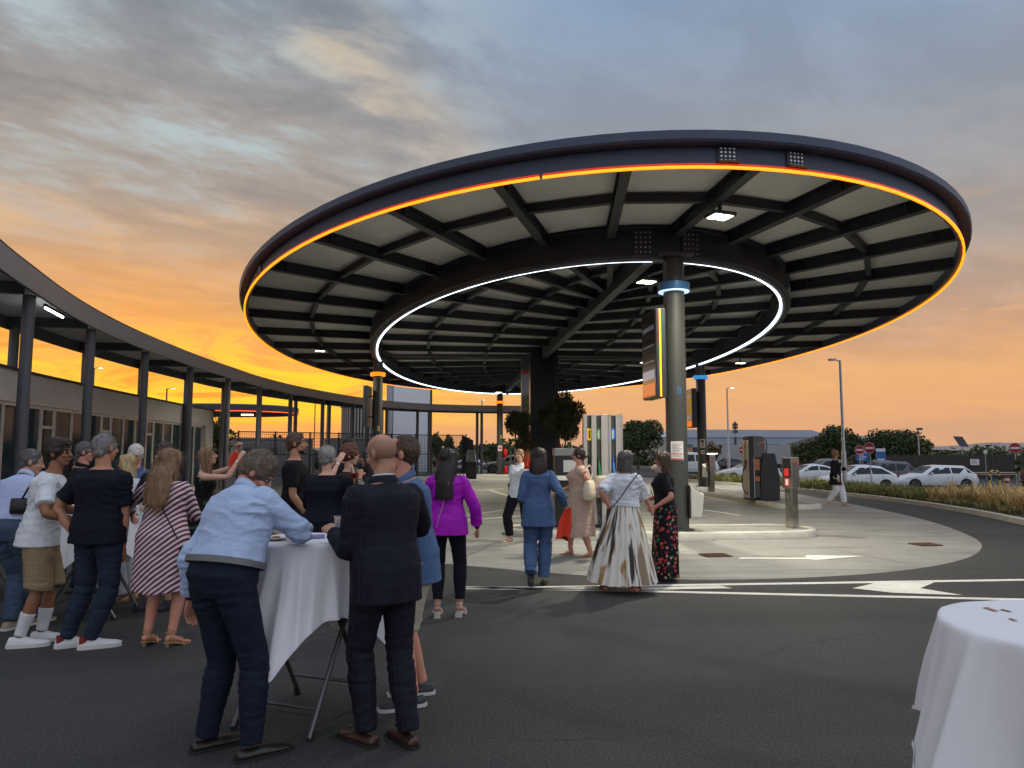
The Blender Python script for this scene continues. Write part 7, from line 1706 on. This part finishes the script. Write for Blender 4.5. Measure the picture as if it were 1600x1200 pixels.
m = M(); b0 = [p.ring(t, .034, n=48, low=True) for t in (-.085, -.05, .0, .06)]; j = 36; m.tube([b0[k][j] for k in range(4)], .004, 6); p.cp('vent', m.mesh('vent'), mat('vent_dark', (14, 15, 22), .9))
for q in 'LR':
    a, yaw, _ = p.feet[q]; d = Vector((math.sin(yaw), math.cos(yaw), 0)); m = M()
    for k in (-1, 1): m.tube([a + d * .055 + Vector((0, 0, .012)), a + d * .09 + Vector((d.y, -d.x, 0)) * .02 * k + Vector((0, 0, .010)), a + d * .115 + Vector((d.y, -d.x, 0)) * .03 * k - Vector((0, 0, .003))], [.006, .008, .010], 7)
    p.cp('tassel', m.mesh('tassel', 60), leather_b)
# his companion, half hidden, in chambray shirt and beige shorts
p = Person('man with receding brown hair in chambray shirt and beige shorts behind the suited man', (-.665, 5.08), -112, 1.80, 'm', 1.06, 'red', lean=9, twist=0, head=(6, 8, 0), hands={'L': W(562, 786, 4.86), 'R': (.24, .12, .84)}, elbow={'L': (-.7, -.6, -.4)}, feet={'L': (-.10, .02, 0, -4), 'R': (.12, -.10, 0, 10)}, curl=('point', 'relax'), vox=NEAR)
p.legs(c_beige, 'shorts', end=.50, ease=.022, hem_ease=.044, amp=.005); p.top(c_denims, hem=-.10, sleeve=.95, ease=.024, collar='shirt', amp=.006, seed=3); p.shoes(boat_m, sole_w, 'loafer'); p.hair_short('brown', 1.6, 0, 0, .09, amp=.005); p.brows('brown'); p.band('L', strap_k, 'smartwatch', .016, .94, .034)
# boy in white tee
p = Person('boy in white tee and khaki shorts with white socks and trainers', (-4.15, 6.56), 62, 1.80, 'm', .97, 'dark', lean=9, twist=6, head=(30, -2, 0), hands={'R': (.26, .30, 1.06), 'L': (-.16, .42, 1.10)}, elbow={'R': (.5, -.9, 0)}, feet={'L': (-.06, .05, 0, 6), 'R': (.09, -.10, 0, 8)}, vox=NEAR)
p.legs(c_khaki, 'shorts', end=.52, ease=.026, hem_ease=.050, amp=.006, seed=5); p.top(c_white, hem=-.02, sleeve=.36, ease=.028, sl_ease=.022, sl_flare=.05, amp=.014, seed=12, fx=(6, 6, 13), hem_ease=.056); p.shoes(sneak_w, sole_w, 'sneaker'); p.hair_short('dark', 2.2, 1.05, .022, amp=.006); p.brows('black')
m = M()
for q in 'LR': p.limb(m, 'leg', q, .008, 1.52, 1.97)
p.cp('socks', remesh(m, .008, 2, name='socks'), c_sock)
# man in the dark tee, back to us
p = Person('grey haired man in plain dark tee and jeans seen from behind, hand in pocket', (-3.53, 6.38), 10, 1.85, 'm', 1.10, 'tan', lean=1, head=(14, 2, 0), hands={'L': W(116, 836, 6.38), 'R': W(192, 858, 6.44)}, elbow={'L': (-.9, -.35, 0), 'R': (.9, -.35, 0)}, feet={'L': (Lf(104, 1011), 46), 'R': (Lf(140, 1013), 52)}, vox=NEAR)
p.legs(c_jean, ease=.012, hem_ease=.016, amp=.007, seed=8); p.top(c_navt, hem=.02, sleeve=.36, ease=.024, sl_ease=.020, sl_flare=.04, amp=.009, seed=13); p.shoes(sneak_w, sole_w, 'sneaker'); p.hair_short('grey', 1.0, 0, .004, amp=.003); p.brows('grey')
for q in 'LR':
    a, yaw, _ = p.feet[q]; d = Vector((math.sin(yaw), math.cos(yaw), 0)); m = M(); m.loft([[a + d * (y - .004) + Vector((d.y, -d.x, 0)) * (x) + Vector((0, 0, z)) for x, z in ((-.040, -.035), (-.040, .012), (0, .022), (.040, .012), (.040, -.035))] for y in (-.075, -.055, -.02)]); p.cp('heel_tab', m.mesh('heel_tab', 60), mat('heel_red', (120, 32, 36), .6))
# woman in the striped dress
p = Person('long haired woman in burgundy and white diagonal striped dress', (-3.02, 6.48), 6, 1.72, 'f', 1.12, 'red', lean=2, head=(4, 6, 0), heel=.055, hands={'L': W(206, 806, 6.80), 'R': W(296, 806, 6.82)}, elbow={'L': (-.8, -.7, -.2), 'R': (.8, -.7, -.2)}, feet={'L': (-.11, 0, 0, 2), 'R': (.11, 0, 0, 26)}, bare_feet=True, vox=NEAR, face=False)
m = p.skirt(stripe_m, hem_z=.46, hem_r=.245, ease=.020, t_top=.955, folds=7, fold_amp=.008)
for q in 'LR': p.limb(m, 'arm', q, .014, 0, .74, flare=.04)
me = remesh(m, .0075, 3, name='dress'); wrinkle(me, .005, (6, 6, 14), 21); p.cp('dress', me, stripe_m); p.sandals(gold, gold); p.hair_long('ltbrown', .47, .125, .075, thick=.05); p.belt(stripe_m, .43, .022, .05)
hp_ = W(283, 872, 6.40); bag(tuple(hp_), math.radians(-20), (.20, .10, .22), bag_pat, 'patterned crossbody bag on the hip of the striped dress woman', strap_k, [hp_ + Vector((0, -.02, .11)), W(264, 815, 6.30), W(247, 780, 6.34), W(238, 752, 6.42)])
# group round the second table
p = Person('white haired man in glasses and blue shirt facing us', (-4.52, 8.95), 172, 1.77, 'm', 1.08, 'red', lean=8, head=(-8, 16, 0), hands={'R': (.15, .42, 1.12), 'L': (-.12, .44, 1.12)}, vox=MID)
p.legs(c_navy); p.top(c_blue, hem=-.05, sleeve=.9, ease=.022, collar='open', amp=.006); p.shoes(leather_d, sole_d); p.hair_short('white', 2.2, .25, .008, amp=.008, curly=True); p.brows('white'); p.glasses(frame_k)
p = Person('blonde bobbed woman in white blouse with sunglasses on her head', (-4.34, 8.45), -82, 1.66, 'f', 1.0, 'tan', lean=4, head=(-6, 4, 0), hands={'L': (-.12, .40, 1.12), 'R': (.15, .40, 1.14)}, vox=MID)
p.legs(c_white, ease=.02, hem_ease=.03); p.top(c_white, 'blouse', hem=-.02, sleeve=.8, ease=.022, amp=.006); p.shoes(gold, gold); p.hair_long('blond', .21, .090, bob=True); p.brows('brown'); p.glasses(frame_k, shade_m, True)
p = Person('man with short dark grey hair in dark shirt turned to the right', (-5.15, 8.9), 66, 1.80, 'm', 1.05, 'red', head=(6, 4, 0), hands={'R': (.2, .35, 1.1)}, vox=MID)
p.legs(c_jean); p.top(c_black, hem=-.02, sleeve=.36, ease=.022, collar='open'); p.shoes(leather_d, sole_d); p.hair_short('dkgrey', 1.2, .2, .006); p.brows('dkgrey')
p = Person('man in pale blue shirt and jeans leaning behind the boy', (-4.70, 7.0), 2, 1.80, 'm', 1.04, 'olive', lean=24, side=-4, head=(58, 14, 0), hands={'R': W(66, 800, 7.5), 'L': W(30, 800, 7.5)}, feet={'L': (Lf(16, 983), 10), 'R': (Lf(52, 975), 14)}, vox=MID)
p.legs(c_jean2, ease=.022, hem_ease=.03, amp=.007); p.top(c_ltblue, hem=.27, sleeve=.9, ease=.026, collar='shirt', amp=.007); p.shoes(mat('shoe_beige', (150, 138, 118), .7), sole_w); p.hair_short('dkgrey', 1.2, .2, .004); p.brows('dark')
bp_ = W(31, 790, 6.92); bag(tuple(bp_), .3, (.16, .07, .14), strap_k, 'small black shoulder bag at the back of the man in jeans', strap_k, [bp_ + Vector((.02, 0, .07)), W(43, 765, 6.85), W(56, 742, 6.9)])
p = Person('dark haired woman half hidden between the boy and the dark tee man', (-5.55, 9.4), 140, 1.62, 'f', 1.0, 'red', head=(-10, 0, 0), vox=FAR); p.legs(c_blk); p.top(c_black, hem=-.02, sleeve=.8); p.shoes(leather_d); p.hair_long('black', .2, .085, bob=True); p.brows('black')
p = Person('person with dark curly hair behind the striped dress woman', (-3.76, 8.0), 186, 1.77, 'm', 1.0, 'olive', hands={'L': (-.15, .36, 1.1), 'R': (.15, .36, 1.1)}, vox=MID); p.legs(c_jean, 'shorts', end=.52, ease=.024, hem_ease=.04); p.top(c_black, hem=-.02, sleeve=.36, sl_flare=.03); p.shoes(mat('shoe_navy', (26, 32, 48), .6), sole_d, 'sneaker'); p.hair_short('dark', 2.6, .7, .02, amp=.008, curly=True); p.brows('dark')
p = Person('person cut by the left edge with a bare forearm and white tee', (-5.18, 7.05), 20, 1.76, 'm', 1.05, 'tan', lean=10, hands={'R': W(6, 800, 7.35), 'L': W(-30, 800, 7.4)}, elbow={'R': (.9, -.5, -.1)}, vox=MID); p.legs(c_jean2); p.top(c_white, hem=-.02, sleeve=.36, sl_flare=.03); p.shoes(sneak_w, sole_w, 'sneaker'); p.hair_short('dark'); p.brows('dark')
# woman taking a photograph
p = Person('long haired woman in dark floral dress raising a phone with both hands', (-3.66, 8.8), 72, 1.74, 'f', .95, 'fair', lean=2, head=(4, -14, 0), heel=.05, hands={'L': W(371, 702, 8.98), 'R': W(374, 716, 8.72)}, elbow={'L': (-.4, .2, -.9), 'R': (.4, .1, -.9)}, curl=('grip', 'grip'), vox=MID, bare_feet=True)
m = p.skirt(floral_g, hem_z=.42, hem_r=.28, t_top=.86, folds=8, fold_amp=.012); me = remesh(m, .009, 3, name='dress'); p.cp('dress', me, floral_g); p.sandals(gold, gold); p.hair_long('ltbrown', .34, .100); p.brows('brown'); p.band('R', silver, 'bracelet', .012, .8, .03); p.strap([p.sh['L'] * .6 + p.N * .4 + p.fwd(.9) * .06 + p.up * .02, p.sh['L'] * .6 + p.N * .4 + p.up * .035, p.sh['L'] * .6 + p.N * .4 - p.fwd(.9) * .06], strap_k, .03)
q = W(377, 699, 8.9); t = thing('phone', 'phone held up by the woman in the floral dress', 'phone', tuple(q), math.radians(-70)); m = M(); m.box((0, 0, 0), (.15, .01, .075)); part('case', m, mat('phone_case', (150, 140, 136), .4), t, bevel=.008); m = M(); m.box((0, -.006, 0), (.14, .003, .068)); part('screen', m, scr_m, t)
red_cl = mat('red_orange_cloth', (216, 58, 26), .8, var=.12, vscale=18)
def rag(loc, d, lab, seed, rz=0.0, name='scarf', tw=.3):
    m = M(); g = np.random.default_rng(seed); rr = []
    for f in (0, .12, .3, .5, .7, .88, 1):
        w_ = d[0] * (.25 + .75 * math.sin(PI * min(.62, f * .62 + .06)) ** 1.1); rr.append([Vector((math.cos(2 * PI * k / 26 + f * tw) * w_ / 2 * (1 + .22 * math.sin(5 * 2 * PI * k / 26 + seed)), math.sin(2 * PI * k / 26 + f * tw) * d[1] / 2 * (1 + .3 * math.sin(7 * 2 * PI * k / 26 + seed * 2)), -f * d[2] + (.03 * math.sin(4 * PI * k / 26 + seed) if f > .8 else 0))) for k in range(26)])
    m.loft(rr); o = part(name, m, red_cl, None, 60); o.location = loc; o.rotation_euler = (.0, .22, rz); tag(o, lab, name); return o
rag(W(371, 707, 8.86), (.14, .10, .15), 'red orange cloth in the hand raising the phone', 3)
# standing group behind the first table
p = Person('tall bearded man in black tee and jeans in profile', (-2.55, 8.7), 82, 1.91, 'm', .98, 'tan', head=(4, -2, 0), hands={'R': W(480, 806, 8.50), 'L': (-.2, .18, .95)}, elbow={'R': (.3, -.9, -.2)}, vox=MID)
p.legs(c_jean, ease=.02, hem_ease=.026); p.top(c_black, hem=.04, sleeve=.36, ease=.022, sl_flare=.035); p.shoes(sneak_w, sole_w, 'sneaker'); p.hair_short('brown', 1.5, .5, .012); p.brows('dark')
m = M(); m.ell((0, .035, -.082), (.047, .055, .036), 14, 9); m.ell((0, .080, -.098), (.024, .022, .018), 10, 7); p.hp('beard', m, hmat('dark'), .006, 2)
p = Person('short grey haired woman in navy top seen from behind', (-1.90, 7.6), 6, 1.74, 'f', 1.22, 'fair', head=(20, 0, 0), hands={'R': (.30, .30, 1.05), 'L': (-.15, .38, 1.1)}, elbow={'R': (.9, -.4, -.3)}, vox=MID)
p.legs(c_blk); p.top(c_navt, hem=-.30, sleeve=.8, ease=.026, hem_ease=.045, amp=.004); p.shoes(leather_d); p.hair_short('grey', 2.6, .4, .012, amp=.004); m = M(); m.tube([(.083, -.005, -.04), (.083, -.005, -.055)], .006, 6); p.hp('earring', m, silver)
p = Person('laughing woman with brown updo raising hands to her face', (-1.84, 8.35), 80, 1.76, 'f', 1.0, 'fair', head=(4, 2, 0), hands={'R': W(529, 722, 8.10), 'L': W(548, 724, 8.35)}, elbow={'R': (.5, -.2, -1), 'L': (-.4, 0, -1)}, curl=('flat', 'flat'), vox=MID)
p.legs(c_blk); p.top(c_wine, hem=-.35, sleeve=.5, ease=.018); p.shoes(leather_d); p.hair_short('red', 3.0, .7, .03, amp=.007, curly=True); p.brows('brown'); p.band('R', silver, 'watch', .012, .86, .03)
p = Person('dark haired person looking over from behind the laughing woman', (-2.10, 9.5), 176, 1.86, 'm', 1.0, 'olive', vox=FAR); p.legs(c_navy); p.top(c_black, sleeve=.9); p.shoes(leather_d); p.hair_short('black', 1.8, .7, .012); p.brows('black')
p = Person('person in dark clothes holding a red drink behind the bald head', (-1.47, 7.7), -78, 1.74, 'f', 1.0, 'tan', hands={'L': W(562, 745, 7.45), 'R': W(556, 752, 7.8)}, elbow={'L': (-.5, -.3, -.9)}, curl=('grip', 'grip'), vox=MID); p.legs(c_white); p.top(c_black, hem=.0, sleeve=.9); p.shoes(leather_d); p.hair_long('black', .22, .085, bob=True); p.brows('black'); p.glasses(frame_k, shade_m)
wineglass(tuple(W(553, 762, 7.42)), 'stemmed glass with a red drink held up behind the table', wine_r); wineglass(tuple(W(551, 766, 7.3)), 'tilted empty stemmed glass next to the red drink', mat('bubbles', (240, 226, 190), .1, var=0, trans=.7), (.5, .9, 0))
# woman in magenta
p = Person('long dark haired woman in magenta blouse and dark trousers from behind', (-.66, 7.58), 4, 1.73, 'f', 1.0, 'tan', head=(14, 0, 0), heel=.075, hands={'R': W(746, 826, 7.66), 'L': (-.12, .32, 1.05)}, elbow={'R': (.8, -.5, 0), 'L': (-.9, -.5, -.1)}, feet={'L': (-.09, 0, 0, -6), 'R': (.13, .05, 0, 8)}, curl=('relax', 'fist'), bare_feet=True, vox=NEAR, face=False)
p.legs(c_blk, ease=.007, hem_ease=.012, amp=.003, end=.96); p.top(c_mag, 'blouse', hem=-.05, sleeve=.9, ease=.026, sl_ease=.024, amp=.006, seed=31, hem_ease=.05, sl_flare=.05); p.sandals(mat('sandal_pale', (196, 190, 184), .4, .2), mat('block_heel', (170, 164, 158), .5), True); p.hair_long('black', .47, .112, .075, thick=.042, bob=True)
m = M(); P = [p.ring(t, .034, n=48, low=True) for t in (-.02, .2, .4, .6, .75, .86)]; pts = [P[i][int(36 - 2.2 + i * .8)] for i in range(6)] + [p.sh['R'] * .35 + p.N * .65 + p.up * .03]; p.strap(pts, mat('strap_pale', (200, 170, 176), .4, .2), .014, 'bag_strap'); p.band('R', strap_k, 'bracelet', .010, .93, .028)
# woman in blue suit walking away
p = Person('dark haired woman in blue trouser suit walking away with orange cloth', (.34, 9.32), 4, 1.74, 'f', 1.02, 'fair', head=(0, 0, 0), heel=.02, hands={'R': W(884, 792, 9.30), 'L': (-.20, .22, 1.02)}, elbow={'R': (.1, -1, 0), 'L': (-.15, -1, -.1)}, feet={'L': (-.10, -.16, .085, -4, -42), 'R': (.05, .08, 0, 4)}, hip=(-.01, .02, 0), curl=('relax', 'grip'), vox=NEAR, face=False)
p.legs(c_suit_w, ease=.018, hem_ease=.034, amp=.006, seed=33); p.top(c_suit_w, 'jacket', hem=-.17, sleeve=.92, ease=.024, amp=.005, seed=34, hem_ease=.040, flare=.01); p.shoes(leather_d, sole_d, 'loafer'); p.hair_long('dark', .31, .112, .03, thick=.05, bob=True)
rag(W(888, 793, 9.33), (.17, .10, .38), 'orange cloth hanging from the hand of the blue suit woman', 5, .4)
p = Person('woman in white blouse and black trousers covering her mouth with a hand', (.14, 13.6), 200, 1.76, 'f', 1.02, 'fair', head=(10, -4, 8), hands={'R': W(826, 722, 13.42), 'L': W(826, 750, 13.3)}, elbow={'R': (.6, .1, -.9), 'L': (-.9, .1, -.5)}, feet={'L': (Lf(827, 846), 6), 'R': (Lf(797, 847), 30)}, curl=('relax', 'relax'), vox=MID, bare_feet=True)
p.legs(c_blk, ease=.02, hem_ease=.03, end=.93); p.top(c_white, 'blouse', hem=.02, sleeve=.7, ease=.03, amp=.007, collar='open', sl_ease=.03); p.sandals(leather_b, leather_b); p.hair_short('ltbrown', 1.4, .6, .006); p.brows('brown')
rag(W(829, 714, 13.30), (.13, .09, .20), 'orange scarf held to the chest by the white blouse woman', 7, .2)
p = Person('woman in long beige dress and sunglasses with a pale shoulder bag', (1.08, 11.85), -84, 1.74, 'f', 1.28, 'red', head=(0, -4, 0), heel=.03, hands={'L': W(946, 782, 11.55), 'R': (.16, .36, 1.0)}, elbow={'L': (-.5, -.8, 0)}, feet={'L': (-.12, -.16, 0, 4), 'R': (.12, .16, 0, 0)}, bare_feet=True, vox=MID)
m = p.skirt(beige_m, hem_z=.32, hem_r=.33, ease=.024, t_top=.90, folds=9, fold_amp=.012, sway=(0, .05))
for q in 'LR': p.limb(m, 'arm', q, .03, 0, .14)
me = remesh(m, .010, 3, name='dress'); wrinkle(me, .006, (5, 5, 10), 41); p.cp('dress', me, beige_m); p.sandals(mat('espadrille', (170, 130, 110), .7), mat('jute', (176, 150, 116), .9)); p.hair_short('dark', 2.2, .6, .012); p.bun('dark'); p.brows('dark'); p.glasses(frame_k, shade_m)
sb_ = W(921, 766, 11.5); bag(tuple(sb_), math.radians(70), (.40, .16, .30), tote_m, 'large pale quilted bag on the shoulder of the beige dress woman', None, [sb_ + Vector((.05, 0, .14)), W(917, 735, 11.55), W(922, 727, 11.7), W(925, 740, 11.7), sb_ + Vector((.02, .05, .14))])
tt = W(944, 760, 11.8); bag(tuple(tt), math.radians(10), (.34, .14, .34), tote_m, 'cream patterned tote behind the bare arm of the beige dress woman')
p = Person('short person with cropped blond hair and glasses behind the grey haired woman', (1.70, 11.5), 196, 1.56, 'f', 1.0, 'red', head=(0, 8, 0), vox=MID); p.legs(c_navy); p.top(c_beige, 'shirt', hem=-.02, sleeve=.5); p.shoes(leather_d); p.hair_short('blond', 1.2, .4, .006); p.brows('ltbrown'); p.glasses(frame_k)
p = Person('grey haired woman in white top and long painted white skirt', (1.36, 9.05), 34, 1.71, 'f', 1.08, 'red', lean=3, head=(14, 2, 0), hands={'L': W(954, 796, 9.02), 'R': W(1020, 800, 9.35)}, elbow={'L': (-.2, -1, 0), 'R': (.3, -.9, -.3)}, feet={'L': (Lf(945, 922), -40), 'R': (Lf(990, 925), 16)}, curl=('grip', 'relax'), bare_feet=True, vox=NEAR, face=False)
m = p.skirt(brush_m, t0=.42, hem_z=.115, hem_r=.42, ease=.022, folds=19, fold_amp=.020, n=132, squash=.85, sway=(.02, .0)); p.cp('skirt', m.mesh('skirt', 80), brush_m); p.top(c_white, 'blouse', hem=.30, sleeve=.50, ease=.030, sl_ease=.034, amp=.013, seed=44, fx=(6, 6, 16), hem_ease=.034, sl_flare=.05); p.sandals(leather_d, leather_d)
p.hair_long('dkgrey', .17, .092, bob=True, thick=.05, vox=.007); q = W(953, 806, 9.0); bag(tuple(q), .5, (.10, .035, .17), strap_k, 'small black phone pouch in the hand of the grey haired woman', strap_k, [q + Vector((0, 0, .08)), W(966, 782, 8.85), W(983, 758, 8.84), W(999, 738, 8.92)]); p.band('L', gold, 'watch', .012, .92, .030)
p = Person('smiling woman in black tee and long black floral skirt in profile', (1.99, 9.72), -78, 1.69, 'f', 1.08, 'red', head=(4, 4, 0), hands={'L': W(1024, 792, 9.50), 'R': (.12, .34, 1.0)}, elbow={'L': (-.5, -.9, 0)}, feet={'L': (-.1, .02, 0, 0), 'R': (.1, .0, 0, 0)}, vox=NEAR)
m = p.skirt(floral_m, hem_z=.05, hem_r=.22, ease=.016, folds=8, fold_amp=.014, n=80); p.cp('skirt', m.mesh('skirt', 80), floral_m); p.top(c_black, hem=.24, sleeve=.40, ease=.020, sl_flare=.03, amp=.006); p.shoes(leather_d, sole_d, 'loafer'); p.hair_long('brown', .33, .085); p.brows('dark'); p.strap([p.sh['R'] * .3 + p.N * .7 + p.up * .03, p.spine(.7) + p.fwd(.7) * .16 + p.rgt(.7) * -.02, p.spine(.4) + p.fwd(.4) * .14 - p.rgt(.4) * .1], mat('cord_brown', (90, 50, 44), .6), .012, 'bag_strap')
p = Person('curly haired woman in black blazer and white trousers walking by the planted strip', (9.96, 22.8), 128, 1.72, 'f', 1.05, 'red', head=(-34, 0, 0), heel=.03, hands={'R': (.28, .10, .84), 'L': (-.20, .26, 1.12)}, elbow={'L': (-.7, -.6, -.3)}, feet={'R': (.05, -.22, .05, 4, -25), 'L': (-.06, .20, 0, 0)}, vox=FAR)
p.legs(c_white, ease=.03, hem_ease=.045); p.top(c_black, 'blazer', hem=-.30, sleeve=.95, ease=.032, hem_ease=.05, flare=.02); p.shoes(gold, gold, 'loafer'); p.hair_short('ltbrown', 3.4, .5, .02, amp=.010, curly=True); m = M(); m.ell((0, -.055, -.06), (.085, .06, .075), 14, 9); p.hp('hair_ends', m, hmat('ltbrown'), .01, 2); p.brows('brown')
f = p.fwd(.7); m = M(); m.add([p.spine(.93) + f * .125 + p.rgt(.9) * -.05, p.spine(.93) + f * .125 + p.rgt(.9) * .05, p.spine(.55) + f * .172 + p.rgt(.6) * .028, p.spine(.30) + f * .172, p.spine(.55) + f * .172 - p.rgt(.6) * .028], [(0, 1, 2, 3, 4)]); p.cp('blouse', m.mesh('blouse'), c_white)
